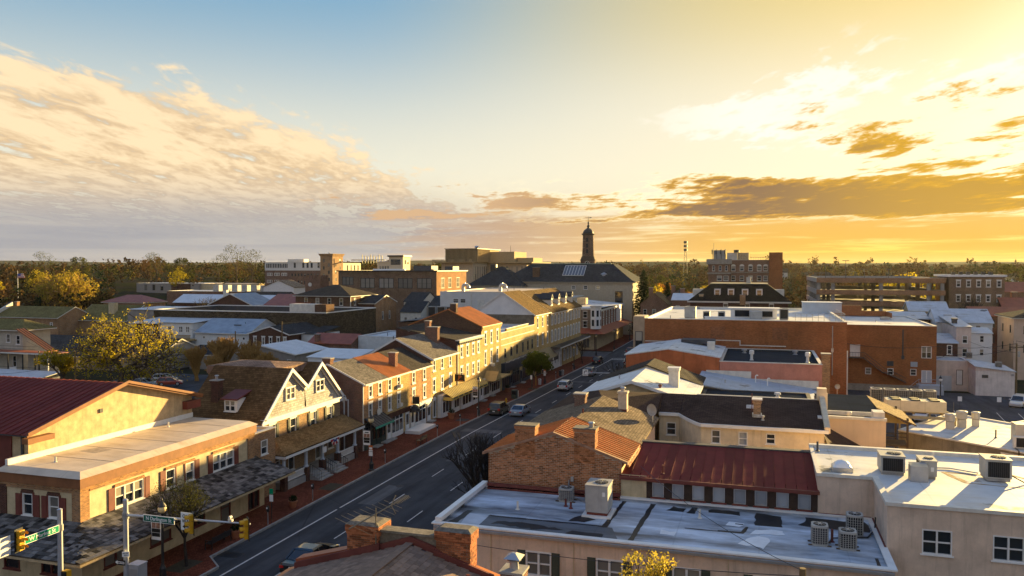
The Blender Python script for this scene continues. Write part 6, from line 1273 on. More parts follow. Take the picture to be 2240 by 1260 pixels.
b = Bld('dark_wall_building','long building with dark stained stone wall and white coping','building',(-125,180,0)); b.block(-151,170,-100.2,196,G0,8.9,DKSTONE); b.flat(-151,170,-100.2,196,7.3,DGREY,par=1.6,cop=WHITE,ct=0.22); b.box('roof_box',OFFW,(-111,171,9.1,-103.5,174,11.0)); b.box('roof_box',BRK_BR,(-103.4,170.1,9.12,-100.3,174,11.0)); b.done()
b = Bld('metal_gable_house','house with steep blue metal gable roof above the dark wall','house',(-149,205,0)); b.block(-156,198,-141,210,G0,9.0,BRK_DK); b.gable(-156,198,-141,210,9.0,12.2,'Y',BLUEM,BRK_DK,oe=0.3,og=0.2,rib=0.7,trim=OFFW); b.chimney(-153,202,1.2,1.0,9.5,13.2,OFFW); b.done()
b = Bld('red_metal_roof_house','house with broad dark red metal roof above the dark wall','house',(-135,212,0)); b.block(-140.5,203,-126,218,G0,8.8,BRK_DK); b.gable(-140.5,203,-126,218,8.8,11.8,'X',RUSTM,BRK_DK,oe=0.3,og=0.2); b.box('roof_vent',GREYM,(-131.5,206,10.4,-130,207.5,12)); b.done()
WI = dict(fw=0.10,sill=0.10,fm=OFFW)
b = Bld('hip_roof_house','dark brick three-storey house with grey hipped roof and white windows','house',(-122,215,0)); b.block(-131,205,-113.1,221,G0,11.7,BRK_BR,S_=wr([-127.5,-123.7,-119.8,-115.9],9.0,1.15,2.1,**WI) + wr([-115.0],5.0,1.2,2.2,**WI),E_=wr([208,218.5],9.0,1.15,2.1,**WI) + wr([206.8,209.4,215.8,218.6],5.2,1.1,2.3,lintel=0.25,arch=True,**WI)); b.hip(-131,205,-113.1,221,11.7,14.8,SH_GD,oe=0.6,trim=OFFW); b.box('downpipe',OFFW,(-113.05,205.1,G0,-112.9,205.3,11.5)); b.box('recess_shade',CHAR,(-113.2,211.5,G0,-113.05,213.6,11.6)); b.done()  # charcoal strip on the east wall, painted shade for a recess not modelled
b = Bld('orange_gable_house','small gabled brick house with sunlit orange end wall','house',(-112,217,0)); b.block(-120,210.2,-107.9,224.6,G0,9.4,BRK_DK,mats={'E': BRK_OR},E_=wr([215.5,220],4.5,1.0,2.4,**WI),S_=wr([-110.5],5.0,1.0,2.2,**WI)); b.gable(-120,210.2,-107.9,224.6,9.4,11.6,'X',SH_SL,BRK_OR,oe=0.3,og=0.3,trim=OFFW); b.done()  # east wall's sunlight put into its colour, orange brick beside dark
for i,(x0,x1,y0,y1,ze,zr,lab) in enumerate(((-104,-98,222,234,9.6,12.2,'white house with dark roof and iron balcony, leftmost of three'),(-99.5,-93,210,220,7.2,10.0,'small white house with dark roof, middle of three'),(-92.5,-84,214,226,8.6,11.5,'white house with black roof and cowl, rightmost of three'))):
    b = Bld('white_house',lab,'house',((x0 + x1) / 2,y0,0),'white houses behind the row'); b.block(x0,y0,x1,y1,G0,ze,plain('cream_white_render',(0.60,0.56,0.48),0.9,0.15),S_=wr(lsp(x0,x1,2),ze - 3.2,1.0,1.7,**WI)); b.gable(x0,y0,x1,y1,ze,zr,'X',SH_SL,plain('cream_white_render',(0.6,0.56,0.48)),oe=0.3,og=0.2)
    if i == 0:
        m = MB(); m.box(x0,y0 - 1.6,5.4,x1,y0,5.5)
        for k in range(14): m.tube((x0 + k * 0.46,y0 - 1.55,5.5),(x0 + k * 0.46,y0 - 1.55,6.5),0.03,n=5)
        m.tube((x0,y0 - 1.55,6.5),(x1,y0 - 1.55,6.5),0.04); part('balcony',m,BLACK,b.root)
    if i == 2: b.chimney(x0 + 3,y0 + 6,0.8,0.8,11,12.6,WHITE,pot=WHITE)
    b.done()
b = Bld('white_metal_warehouse','long pale sided building with two gooseneck roof vents','building',(-64,200,0)); b.block(-73,176,-54.5,215,G0,14.2,GSID,S_=[(-69,11.6,1.4,1.0,dict(fw=0.08)),(-67.2,11.6,1.4,1.0,dict(fw=0.08))]); b.flat(-73,176,-54.5,215,14.1,TANR,par=0.12,cop=OFFW); b.box('panel_door',OFFW,(-63.5,175.9,9.0,-61.8,175.99,12.4)); b.box('downpipe',OFFW,(-65.2,175.85,5,-65.0,175.99,14)); b.done()
for lab,x,y in (('curved gooseneck vent on the pale sided building, left',-69.5,184),('curved gooseneck vent on the pale sided building, right',-60.5,186)):
    m = MB(); pr_ = None
    for k in range(9):
        a_ = math.pi * k / 8; p = Vector((-0.8 * math.cos(a_) * 0.9,0,0.9 + 0.8 * math.sin(a_)))
        if pr_ is not None: m.tube(pr_,p,0.42,0.42,10)
        pr_ = p
    m.tube((-0.72,0,0),(-0.72,0,0.95),0.42,0.42,10); tag(link('gooseneck_vent',m.mesh('gooseneck_vent',GREYM),None,(x,y,14.1)),lab,'vent','gooseneck vents')
for i,x in enumerate((-72.5,-70.2,-67.9)): package_unit('grey box unit on the back roof, ' + ('left of three','middle of three','right of three')[i],x,170.5,8.6,1.9,1.6,2.4,'S','box units behind the row',dark=False)
# left edge
b = Bld('porch_house','two-level porch house with slanted orange metal stair roof','house',(-130,114,0))
b.block(-148,113.5,-130.5,119.5,G0,8.4,plain('pale_wall',(0.46,0.42,0.34),0.9,0.2),S_=[(-132.5,1.5,0.9,2.1,dict(fw=0.1)),(-137.2,1.2,1.0,2.6,dict(fw=0.1)),(-131.6,5.7,1.0,1.7,dict(fw=0.1)),(-134,6.0,1.0,1.6,dict(fw=0.1))]); b.hip(-148,113.5,-130.5,119.5,8.4,10.2,SH_OL,oe=0.8,trim=OFFW)
b.box('porch_roof',RUSTM,(-148,110.6,4.55,-119.6,113.4,4.7)); b.box('porch_edge',OFFW,(-142,110.5,4.35,-119.6,110.62,4.6)); b.box('porch_back',plain('pale_wall',(0.46,0.42,0.34)),(-129.2,113.4,G0,-122,113.6,4.5)); b.box('porch_deck',WOODD,(-142,110.8,0.8,-122.5,113.4,1.0)); m = MB()
for x in (-139,-134.4,-131,-127.5,-124.6): m.box(x - 0.08,110.75,G0,x + 0.08,110.9,4.5)
part('post',m,CHAR,b.root); m = MB()
for z in (1.4,1.9,5.2,5.7): m.tube((-142,110.85,z),(-124.6,110.85,z),0.03)
part('rail',m,CHAR,b.root); b.box('downpipe',WHITE,(-121.5,110.6,1.4,-121.35,110.75,4.5)); m = MB(); m.extr([(-128.6,110.4,8.75),(-121.0,110.4,4.95),(-121.0,110.4,5.05),(-128.6,110.4,8.87)],(0,1.9,0)); sr = part('stair_roof',m,ORANGE,b.root); m = MB()
for k in range(4): m.bar((-128.6,110.45 + k * 0.6,8.92),(-121.0,110.45 + k * 0.6,5.1),0.10)
part('seam',m,CHAR,sr); b.box('sign',WHITE,(-130.5,110.7,1.3,-128.9,110.78,1.9)); b.box('stringer',CHAR,(-124,110.9,1,-123.8,111.1,5)); b.done()
b = Bld('siding_shed','pale blue sided shed below the porch house','shed',(-122,105,0)); b.block(-131,104,-117,109,G0,0.9,SIDW,S_=[(-121.5,-0.6,1.2,1.0,dict(fw=0.12))]); b.shed(-131,104,-117,109,0.9,1.6,WMET); b.done()
b = Bld('olive_roof_house','low house with olive shingle roof and white end parapet at left','house',(-215,198,0)); b.block(-230,190,-204.5,203,G0,4.6,BRK_OR,S_=[(-207,1.8,1.1,1.4,dict(fw=0.15))]); b.gable(-230,190,-204.5,203,4.6,7.6,'X',SH_OL,BRK_OR,oe=0.4,og=0.2,trim=OFFW); m = MB(); m.extr([(-230.4,189.4,4.2),(-230.4,196.5,7.4),(-230.4,196.5,8.9),(-230.4,189.4,5.4)],(0.6,0,0)); part('end_parapet',m,OFFW,b.root); b.chimney(-228,196.5,1.0,1.0,7,9.0,BRK_OR); b.done()
b = Bld('olive_roof_house','olive-roofed house with buff chimney casting a long shadow','house',(-200,205,0)); b.block(-206,198,-186,212,G0,3.6,BRK_TN); b.gable(-206,198,-186,212,3.6,8.0,'X',SH_OL,BRK_TN,oe=0.4,og=0.2,trim=OFFW); b.chimney(-194.5,201.5,2.2,1.6,4.5,8.9,CREAM,corb=False); b.done()
b = Bld('slate_roof_shed','broad dark slate lean-to roof left of the big yellow tree','shed',(-132,136,0)); b.block(-150,128,-114,144,G0,1.9,GREYST); b.gable(-150,128,-114,144,1.9,5.2,'X',SH_SL,GREYST,oe=0.3,og=0.2,trim=OFFW); b.done()
b = Bld('deck_house','white and dark red house with timber deck and flat grey roof','house',(-140,164,0)); b.block(-148,160,-140.7,172,G0,6.1,BRK_DK,mats={'E': SIDW},S_=[(-142.6,3.6,1.5,1.7,dict(cols=2,fw=0.12))]); b.block(-140.6,160.5,-131.2,170,G0,6.4,SIDW,S_=wr([-137.8,-134.6,-132.6],4.2,1.1,1.5,cols=2,fw=0.1)); b.shed(-149,159.6,-140.5,172,6.2,7.2,SKYR); b.shed(-140.6,160.3,-130.9,170,6.5,7.0,SKYR); m = MB(); m.box(-137.5,156.5,2.6,-128.5,160.4,2.8)
for k in range(30): m.box(-137.5 + k * 0.3,156.5,2.8,-137.35 + k * 0.3,156.56,3.9)
m.box(-137.6,156.45,3.9,-128.5,156.6,4.0); part('deck',m,plain('honey_timber',(0.33,0.21,0.07),0.8,0.25),b.root); b.done()
b = Bld('flat_top_house','grey rendered house with pale sunlit end behind the deck house','house',(-158,182,0)); b.block(-165,176,-152.5,188,G0,8.4,GREYST,mats={'E': CREAM}); b.shed(-165,176,-152.5,188,8.5,8.8,SKYR); b.done()  # sunlit east end painted in, paler render than the grey walls
b = Bld('ochre_house','yellow brick house with orange hipped roof beside the pale tree','house',(-236,256,0)); b.block(-246,250,-227,262,G0,6.4,BRK_OR,S_=wr(lsp(-243,-228,5),3.2,1.3,1.6,fw=0.2)); b.hip(-246,250,-227,262,6.4,9.2,RUSTM,oe=0.7,trim=OFFW); b.done()
for lab,x,y,w,d_,h,mt in (('grey yard garage with dark roof right of the yellow tree',-108,136,8,7,2.2,GREYST),):
    b = Bld('garage',lab,'garage',(x,y,0)); b.block(x - w / 2,y,x + w / 2,y + d_,G0,h,mt,S_=wr(lsp(x - w / 2,x + w / 2,2),0.2,1.0,1.3,fw=0.12)); b.gable(x - w / 2,y,x + w / 2,y + d_,h,h + 1.5,'X',SH_SL,mt,oe=0.3,og=0.2,trim=OFFW); b.done()
# ---------------------------------------------------------------- far side: town centre
b = Bld('brick_office','broad brown brick office block with groups of tall dark-framed windows','office',(-124,264,0)); fmk = CHAR
b.block(-142.4,250,-105,278.5,G0,18.6,brick('brick_umber',(0.10,0.04,0.018)),mats={'E': brick('brick_umber_sunlit',(0.34,0.15,0.05))},S_=[(-138.7,13.8,4.4,2.9,dict(cols=3)),(-131.0,12.8,5.4,3.5,dict(cols=3)),(-123.8,12.8,5.6,3.5,dict(cols=3)),(-116.6,12.8,5.4,3.5,dict(cols=3)),(-109.5,12.8,5.4,3.5,dict(cols=3))],E_=[(255.5,12.8,3.0,3.6,dict(cols=2)),(262,12.8,3.0,3.6,dict(cols=2)),(270,12.8,3.0,3.6,dict(cols=2))],fm=CHAR,fw=0.16,sill=0.0,pane=GLASSB)  # east wall wears a lighter copy of the brick, sunlight in its colour
b.flat(-142.4,250,-105,278.5,18.4,WR2,par=0.2,cop=CHAR,ct=0.35,lip=0.5); b.box('roof_plant',DGREY,(-119,262,18.7,-112,268,20.6),(-108.5,266,18.7,-105.4,272,20.4)); b.box('roof_mound',WHITE,(-132,256,18.65,-122,262,19.5)); b.done()
b = Bld('white_attic_block','long brick block with white attic storey and ribbon windows','building',(-212,340,0)); BRK_W = brick('brick_wine',(0.12,0.045,0.04))
b.block(-227.7,330,-197.2,346,G0,18.5,BRK_W,S_=[(x,z,3.0,1.4,dict(cols=3)) for x in (-225,-221,-217) for z in (16.0,12.6,9.4)] + wr(lsp(-213.5,-198,9),15.8,0.9,1.3,fm=DGREY) + wr(lsp(-213.5,-198,9),12.0,0.9,1.8,fm=DGREY),fw=0.14,sill=0.0)
b.block(-227.7,330.02,-197.2,346,18.55,22.4,plain('white_attic',(0.62,0.61,0.58),0.8,0.1),S_=wr(lsp(-227,-215,13),19.8,0.62,2.0,fm=DGREY,rail=False) + wr([-211.2,-206.6,-204.3,-202.1,-198.4],19.8,1.1,2.0,fm=DGREY,lintel=0.3,arch=True),sill=0.0); b.flat(-227.7,330,-197.2,346,22.1,TANR,par=0.3,cop=WHITE,lip=0.3); b.box('roof_box',OFFW,(-219,336,22.5,-210,340,24.0)); b.done()
b = Bld('stair_tower_block','tall tan square tower with flared cornice and small windows','tower',(-194,334,0)); b.block(-197.1,329.4,-190.7,339.2,G0,26.0,BRK_TN,S_=[(-195.3,z,1.0,1.5) for z in (12.2,15.6,19.0,22.4)] + [(-192.6,z,1.0,1.5) for z in (13.6,17.0,20.4)],E_=[(336.5,z,1.1,1.5) for z in (12.2,19.0,22.4)] + [(332.5,z,1.1,1.5) for z in (13.6,17.0,20.4)],fm=DGREY,sill=0.0)
m = MB(); m.hexa([(-197.2,329.3,25.2),(-190.6,329.3,25.2),(-190.6,339.3,25.2),(-197.2,339.3,25.2),(-197.8,328.6,26.4),(-190.0,328.6,26.4),(-190.0,339.9,26.4),(-197.8,339.9,26.4)]); part('cornice',m,BRK_TN,b.root); vm = MB(); vm.lathe((-195,334,26.4),[(0.4,0),(0.4,0.5),(0.2,0.8)],8); part('cowl',vm,OFFW,b.root); b.done()
b = Bld('cream_wing','cream wing with small arched windows right of the tan tower','building',(-187,350,0)); b.block(-196,339.4,-190.8,357,G0,22.0,plain('cream_wing',(0.62,0.52,0.36),0.8,0.1),E_=wr(lsp(342,356,4),18.6,1.2,2.4,lintel=0.3,arch=True,fm=DGREY),sill=0.0); b.flat(-196,339.4,-190.8,357,21.8,TANR,par=0.2,cop=OFFW); b.done()
b = Bld('cream_penthouse','pale penthouse block with flat overhanging roof','building',(-164,346,0)); b.block(-174,342,-166.1,356,G0,22.6,plain('cream_wing',(0.62,0.52,0.36)),S_=wr(lsp(-173,-166.4,5),19.0,0.9,1.6,fm=DGREY),sill=0.0); b.block(-166.9,340,-159.7,348,G0,25.0,plain('cream_wing',(0.62,0.52,0.36)),S_=[(-163.5,21.2,5.0,2.6,dict(cols=3,rail=False))],E_=wr([342.5,345.5],21.5,1.4,2.0),fm=DGREY,sill=0.0); b.box('roof',CHAR,(-167.5,339.4,25.0,-159.1,348.6,25.7)); b.box('roof',OFFW,(-174.3,341.7,22.6,-167.0,356.3,22.9)); b.done()
m = MB()
for k in range(8): m.bar((-184 + k * 1.5,346,22),(-184 + k * 1.5,346,26.2 - (k % 3) * 0.5),0.3)
m.bar((-190,346,23.6),(-172,346,23.6),0.4); m.bar((-184,346,25.5),(-173.4,346,25.5),0.12); one('antenna_frame',m,STL,'steel sign and antenna frame on the skyline beside the tan tower','antenna',org=(-180,346,20))
b = Bld('church_tower','small crenellated brick church tower with pale round clock','church',(-160,264,0)); b.block(-163.3,262,-156.8,268,G0,15.8,BRK_RED)
for x in lsp(-163.3,-156.8,4): b.box('merlon',BRK_RED,(x - 0.4,262.0,15.82,x + 0.4,262.6,17.0))
for y in lsp(262.7,268,3): b.box('merlon',BRK_RED,(-157.4,y - 0.4,15.82,-156.8,y + 0.4,17.0))
m = MB(); m.tube((-161.2,261.9,13.6),(-161.2,261.98,13.6),0.75,0.75,16); part('clock_face',m,OFFW,b.root); b.done()
b = Bld('low_modern_block','long low grey and brick modern block before the woods','building',(-330,405,0)); b.block(-368,400,-322,425,3,10.3,plain('grey_panel',(0.28,0.25,0.22),0.8,0.15),S_=wr([-361,-355,-349],6.0,2.0,3.4,fm=DGREY,rail=False),sill=0.0); b.block(-321.9,402,-290,425,3,10.2,CREAM); b.box('brick_panel',BRK_DK,(-342,399.8,3,-328,399.98,10.0)); b.flat(-368,400,-322,425,10.2,WR2,par=0.15,cop=WHITE); b.flat(-321.9,402,-290,425,10.1,TANR,par=0.15,cop=OFFW); b.done()
for i in range(7): x = -262 + i * 5.5; m = MB(); m.box(x,336,8.2,x + 3.4,339,11.2); m.box(x + 0.4,335.9,8.4,x + 1.5,335.98,10.9); one('plant_unit',m,ACGREY,f'rooftop plant box on the far low roof, {("first", "second", "third", "fourth", "fifth", "sixth", "seventh")[i]} from the left','plant box','plant boxes on the far low roof',org=(x,336,8.2))
b = Bld('low_brick_roof','wide low brick building carrying a row of plant boxes','building',(-250,340,0)); b.block(-285,330,-221,350,G0,8.0,BRK_RED); b.flat(-285,330,-221,350,8.1,WR2,par=0.1,cop=OFFW); b.done()
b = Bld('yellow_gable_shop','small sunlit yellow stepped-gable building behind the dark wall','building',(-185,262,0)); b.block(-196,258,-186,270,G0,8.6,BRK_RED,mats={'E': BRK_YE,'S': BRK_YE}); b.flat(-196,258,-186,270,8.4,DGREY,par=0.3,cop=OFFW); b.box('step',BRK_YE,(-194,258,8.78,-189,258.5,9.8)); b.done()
b = Bld('brown_roof_house','house with broad brown roof and ivy-covered corner behind the dark wall','house',(-172,252,0)); b.block(-182,246,-163,258,G0,8.0,plain('grey_stucco_far',(0.33,0.27,0.2),0.9,0.25)); b.gable(-182,246,-163,258,8.0,11.0,'X',SH_GD,GREYST,oe=0.5,og=0.4); b.done()
b = Bld('skylit_house','white gabled house with ribbed skylight roof before the church tower','house',(-200,300,0)); b.block(-205,296,-190,306,G0,11.5,WHITE); b.gable(-205,296,-190,306,11.5,14.4,'Y',SH_TN,WHITE,oe=0.4,og=0.3,rib=1.2,ribmat=WMET); b.done()
b = Bld('grey_roof_block','long low building with pale metal roof left of the hipped house','building',(-175,232,0)); b.block(-192,226,-150,236,G0,8.2,BRK_DK); b.gable(-192,226,-150,236,8.2,10.6,'X',WMET,BRK_DK,oe=0.6,og=0.4); b.done()
# corner building over the crossing
b = Bld('oriel_corner_building','grey-brown corner building with white oriel tower and rust-red awning','building',(-48,215,0)); MAU = brick('brick_mauve',(0.22,0.15,0.11))
b.wall('S',203,-53,-41.0,G0,9.3,MAU,wr([-49.5,-46.4,-43.6],6.9,1.1,1.7,lintel=0.15) + wr([-49.5,-46.4,-43.6],4.4,1.1,1.7,lintel=0.15)); b.wall('E',FX,203,246,G0,8.6,BRK_RED,wr(lsp(208,246,9),6.3,1.2,1.6,lintel=0.15) + wr(lsp(208,246,9),4.3,1.2,1.5,lintel=0.15)); b.wall('W',-53,203,246,G0,9,MAU); b.wall('N',246,-53,FX,G0,9,MAU)
m = MB(); m.poly([(-53.3,202.7,9.4),(-40.5,202.7,9.4),(-40.5,246,8.8),(-53.3,246,10.0)]); m.box(-53.4,202.6,9.15,-40.45,246.1,9.32) if 0 else None; part('roof',m,WR2,b.root,fix=False); b.box('cornice',OFFW,(-53.2,202.6,9.0,-40.5,202.98,9.36),(-40.85,203,8.3,-40.45,246,8.74))
ori = [(-41.9,201.9),(-40.6,201.6),(-39.6,202.4),(-39.6,204.4),(-40.4,205.6),(-41.9,205.6)]; m = MB(); m.prism(ori,4.1,9.9); o = part('oriel',m,WHITE,b.root); m = MB()
for (xa,ya),(xb,yb) in zip(ori[:4],ori[1:5]):
    for z in (4.9,7.3):
        dx,dy = xb - xa,yb - ya; l_ = math.hypot(dx,dy); nx,ny = dy / l_ * 0.02,-dx / l_ * 0.02; a_,c_ = 0.25,0.75
        m = MB(); m.poly([(xa + dx * a_ + nx,ya + dy * a_ + ny,z),(xa + dx * c_ + nx,ya + dy * c_ + ny,z),(xa + dx * c_ + nx,ya + dy * c_ + ny,z + 1.6),(xa + dx * a_ + nx,ya + dy * a_ + ny,z + 1.6)]); part('pane',m,GLASS,o,fix=False)
m = MB(); m.prism([(x * 1.0,y) for x,y in [(-42.1,201.6),(-40.5,201.2),(-39.2,202.2),(-39.2,204.6),(-40.2,206),(-42.1,206)]],9.9,10.1); part('oriel_roof',m,OFFW,o)
m = MB(); m.extr([(-40.9,203,4.1),(-38.0,200.6,2.9),(-38.0,248,2.9),(-40.9,246,4.1)],(0,0,0.1)); m.extr([(-53,203,4.1),(-53,200.6,2.9),(-38.0,200.6,2.9),(-40.9,203,4.1)],(0,0,0.1)); part('awning',m,plain('rust_awning',(0.28,0.075,0.04),0.7,0.25),b.root); b.box('bay',WHITE,(-40.88,234,4.2,-40.0,237.5,8.9)); b.box('roof_hut',TAN,(-50,222,9.5,-47.5,225,11.3)); b.box('shop_front',CREAM,(-52.9,202.9,G0,-41.2,202.98,3.9),(-40.88,203.3,G0,-40.8,246,3.9))
for x in lsp(-52,-42,4): window(b.root,'S',x,202.88,-0.9,1.8,2.4,cols=2,rail=False,fm=TAN)
b.done()
b = Bld('courthouse','large pale stone courthouse with huge dark hipped roof and skylight','courthouse',(-62,262,0)); LIME = plain('limestone',(0.40,0.34,0.25),0.9,0.15,streak=0.2); SLR = shingle('courthouse_slate',(0.05,0.055,0.06),'X',0.5,0.3,0.25)
b.block(-82,252,-39,276,G0,15.3,LIME,S_=[(-43.2,5.5,2.6,7.0,dict(rail=False,lintel=0.8,arch=True,fm=LIME))] + wr([-58,-54,-50],13.0,1.3,1.1)); b.hip(-82,252,-39,276,15.3,21.0,SLR,oe=0.7,trim=LIME,run=8.0,flat_top=SLR)
b.block(-92,246,-74,262,G0,14.0,LIME); b.hip(-92,246,-74,262,14.0,20.2,SLR,oe=0.5,trim=LIME); b.box('ridge_cap',plain('copper_green',(0.22,0.3,0.27),0.6,0.2),(-74,259.7,21.0,-47,260.1,21.35)); b.chimney(-71,254,2.2,1.4,15,20.0,BRK_BR,corb=False); b.chimney(-85.5,253,2.0,1.4,17,21.0,CHAR,corb=False)
m = MB(); m.extr([(-62,253.6,17.2),(-55.0,253.6,17.2),(-55.0,258.2,20.42),(-62,258.2,20.42)],(0,-0.15,0.15)); sk = part('skylight',m,glass('roof_light',(0.06,0.07,0.08),0.35),b.root); m = MB()
for k in range(8): m.bar((-62 + k,253.45,17.4),(-62 + k,258.05,20.62),0.14)
m.bar((-62,253.45,17.4),(-55,253.45,17.4),0.16); m.bar((-62,258.05,20.62),(-55,258.05,20.62),0.16); part('mullion',m,OFFW,sk); m = MB(); m.lathe((-48.5,254.5,16.6),[(0.7,0),(0.7,1.1),(1.2,1.2),(0.1,1.8)],8); part('ventilator',m,GREYM,b.root); b.done()
b = Bld('low_courthouse_wing','low pale roofs with ductwork below the courthouse','building',(-60,236,0)); b.block(-72,224,-53.3,246,G0,11.0,LIME,S_=wr(lsp(-70,-55,4),8.0,1.2,1.4)); b.flat(-72,224,-53.3,246,10.9,SKYR,par=0.2,cop=OFFW); b.box('duct',GREYM,(-66,228,11.15,-58,230,12.4),(-57.5,230,11.15,-55.5,234,12.8)); b.done()
t = Bld('clock_tower','slender dark brick clock tower with domed cap and weathervane','clock tower',(-58.6,278,0)); DKB = brick('tower_brick',(0.075,0.028,0.02)); cx,cy = -58.6,278.0
def ring(mb,r0,z0,r1,z1,n=8):
    P_ = lambda r_,z_: [(cx + r_ * math.cos(math.pi * (2 * i + 1) / n),cy + r_ * math.sin(math.pi * (2 * i + 1) / n),z_) for i in range(n)]
    a_,c_ = P_(r0,z0),P_(r1,z1)
    for i in range(n): j = (i + 1) % n; mb.poly([a_[i],a_[j],c_[j],c_[i]])
    mb.poly(c_); mb.poly(list(reversed(a_)))
m = MB(); ring(m,2.85,-1.5,2.75,22.4); ring(m,2.2,23.9,1.95,31.4); part('shaft',m,DKB,t.root); m = MB(); ring(m,2.95,22.4,2.95,22.8); ring(m,2.75,22.8,2.4,23.9); ring(m,2.0,31.4,2.45,31.7); ring(m,2.45,31.7,2.45,32.0); part('cornice',m,plain('sooty_stone',(0.10,0.075,0.055),0.9,0.3),t.root)
m = MB(); m.lathe((cx,cy,32.0),[(1.95,0),(1.9,0.5),(1.5,1.2),(0.9,1.7),(0.45,1.9),(0.40,2.4),(0.62,2.6),(0.30,3.0),(0.16,3.3),(0.34,3.7),(0.34,3.9),(0.12,4.2)],14); part('dome',m,plain('dark_lead',(0.045,0.045,0.042),0.6,0.2),t.root); m = MB(); m.tube((cx,cy,36.2),(cx,cy,38.1),0.05); m.bar((cx - 1.1,cy,37.6),(cx + 1.2,cy,37.6),0.10); m.extr([(cx + 0.5,cy,37.4),(cx + 1.4,cy,37.6),(cx + 0.5,cy,37.85)],(0,0.08,0)); m.bar((cx - 0.5,cy,37.0),(cx + 0.5,cy,37.0),0.06); part('weathervane',m,BLACK,t.root)
m = MB(); m.tube((cx + 0.2,cy - 2.72,21.4),(cx + 0.2,cy - 2.62,21.4),0.85,0.85,20); ck = part('clock_face',m,plain('clock_dark',(0.05,0.045,0.04),0.6,0.1),t.root); m = MB()
for k in range(24): a_ = 2 * math.pi * k / 24; c_ = 2 * math.pi * (k + 1) / 24; m.bar((cx + 0.2 + 0.8 * math.cos(a_),cy - 2.74,21.4 + 0.8 * math.sin(a_)),(cx + 0.2 + 0.8 * math.cos(c_),cy - 2.74,21.4 + 0.8 * math.sin(c_)),0.12)
m.bar((cx + 0.2,cy - 2.76,21.4),(cx + 0.55,cy - 2.76,21.85),0.09); m.bar((cx + 0.2,cy - 2.76,21.4),(cx - 0.2,cy - 2.76,21.3),0.1); part('dial',m,OFFW,ck)
for a_ in range(3): b_ = MB(); b_.box(cx - 0.35,cy - 2.06,25 + a_ * 2.0,cx + 0.35,cy - 1.9,26.4 + a_ * 2.0); part('louvre_opening',b_,CHAR,t.root)
t.done()
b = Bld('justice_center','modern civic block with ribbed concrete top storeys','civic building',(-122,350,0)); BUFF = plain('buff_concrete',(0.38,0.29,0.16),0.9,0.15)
b.block(-137,332,-122,372,G0,21.9,LIME,E_=wr(lsp(334,352,6),8,1.4,12.5,fm=LIME,rail=False,sill=0)); b.block(-121.8,352,-103,384,G0,21.9,LIME,S_=wr(lsp(-121,-104,7),9,1.2,11.5,rail=False,fm=LIME,sill=0)); b.box('slab',BUFF,(-141,330,22.0,-121.4,373,22.5)); b.box('slab',BUFF,(-121.3,350,22.0,-100,385,22.5)); b.block(-136,334,-121,366,22.5,28.1,plain('buff_concrete_shaded',(0.10,0.08,0.045),0.8,0.2),mats={'E': BUFF}); b.block(-120.9,352,-109,372,22.5,27.3,BUFF); b.block(-108.9,356,-101,372,22.5,24.5,BUFF)  # darker copy of the buff concrete, shade put into all but the east wall
for x in lsp(-136,-121,26): b.box('fin',BUFF,(x - 0.09,333.5,22.52,x + 0.09,333.98,28.3))
for y in lsp(334,366,22): b.box('fin',BUFF,(-120.98,y - 0.12,22.52,-120.5,y + 0.12,28.3)) if y < 351.5 else None
for x in lsp(-141,-121.5,30): b.box('slab_fin',BUFF,(x - 0.1,329.6,22.0,x + 0.1,329.98,23.6))
b.box('roof_slab',CHAR,(-136.3,333.4,28.31,-120.4,366.4,28.5)); m = MB(); m.lathe((-123,340,28.5),[(0.8,0),(0.8,0.5),(1.4,0.7),(0.5,1.3)],10); part('cowl',m,GREYM,b.root); m = MB(); m.tube((-112,356,27.3),(-112,356,30.3),0.12,0.06); part('mast',m,BLACK,b.root); b.done()
# right far
b = Bld('flat_brick_block','low flat-roofed brick block between the brick theatre and the crossing','building',(-4,165,0)); b.block(-15.4,148.5,9,186,G0,9.9,BRK_RED,S_=[],W_=wr(lsp(150,185,9),5.2,1.1,2.0,lintel=0.2)); b.flat(-15.4,148.5,9,186,9.6,TANR,par=0.3,cop=OFFW); b.chimney(-12.5,170,1.1,1.0,9.6,11.2,BRK_RED); b.done()
b = Bld('mansard_building','brick building under a black mansard roof with four lit dormers','building',(-5,206,0))
b.block(-16.6,200,6.2,216,G0,11.7,BRK_DK,S_=wr([-8.2,-3.1,2.4],9.6,1.1,1.6,lintel=0.2,arch=True,pane=GLASSB)); m = MB(); m.hexa([(-17.2,199.4,11.8),(6.8,199.4,11.8),(6.8,216.6,11.8),(-17.2,216.6,11.8),(-12.0,203.6,15.9),(1.5,203.6,15.9),(1.5,212,15.9),(-12.0,212,15.9)]); part('roof',m,shingle('mansard_shingle',(0.028,0.024,0.020),'X',0.4,0.2),b.root); b.box('cornice',OFFW,(-17.3,199.3,11.45,6.9,199.9,11.78),(-17.3,199.9,11.45,-16.62,216,11.78)); b.box('deck',plain('pale_deck',(0.45,0.38,0.25),0.8,0.2),(-12.1,203.5,15.92,1.6,212.1,16.1))
for x in (-10.2,-7.0,-3.7,-0.4): b.box('dormer',WHITE,(x - 0.75,201.0,12.8,x + 0.75,203.6,14.8)); b.box('dormer_roof',CHAR,(x - 0.85,200.9,14.8,x + 0.85,204,14.92)); window(b.root,'S',x,200.98,13.05,1.15,1.5,pane=glass('gold_lit_pane',(0.22,0.16,0.07),0.1,0.7,1.3))  # golden light on the panes is put into the glass colour
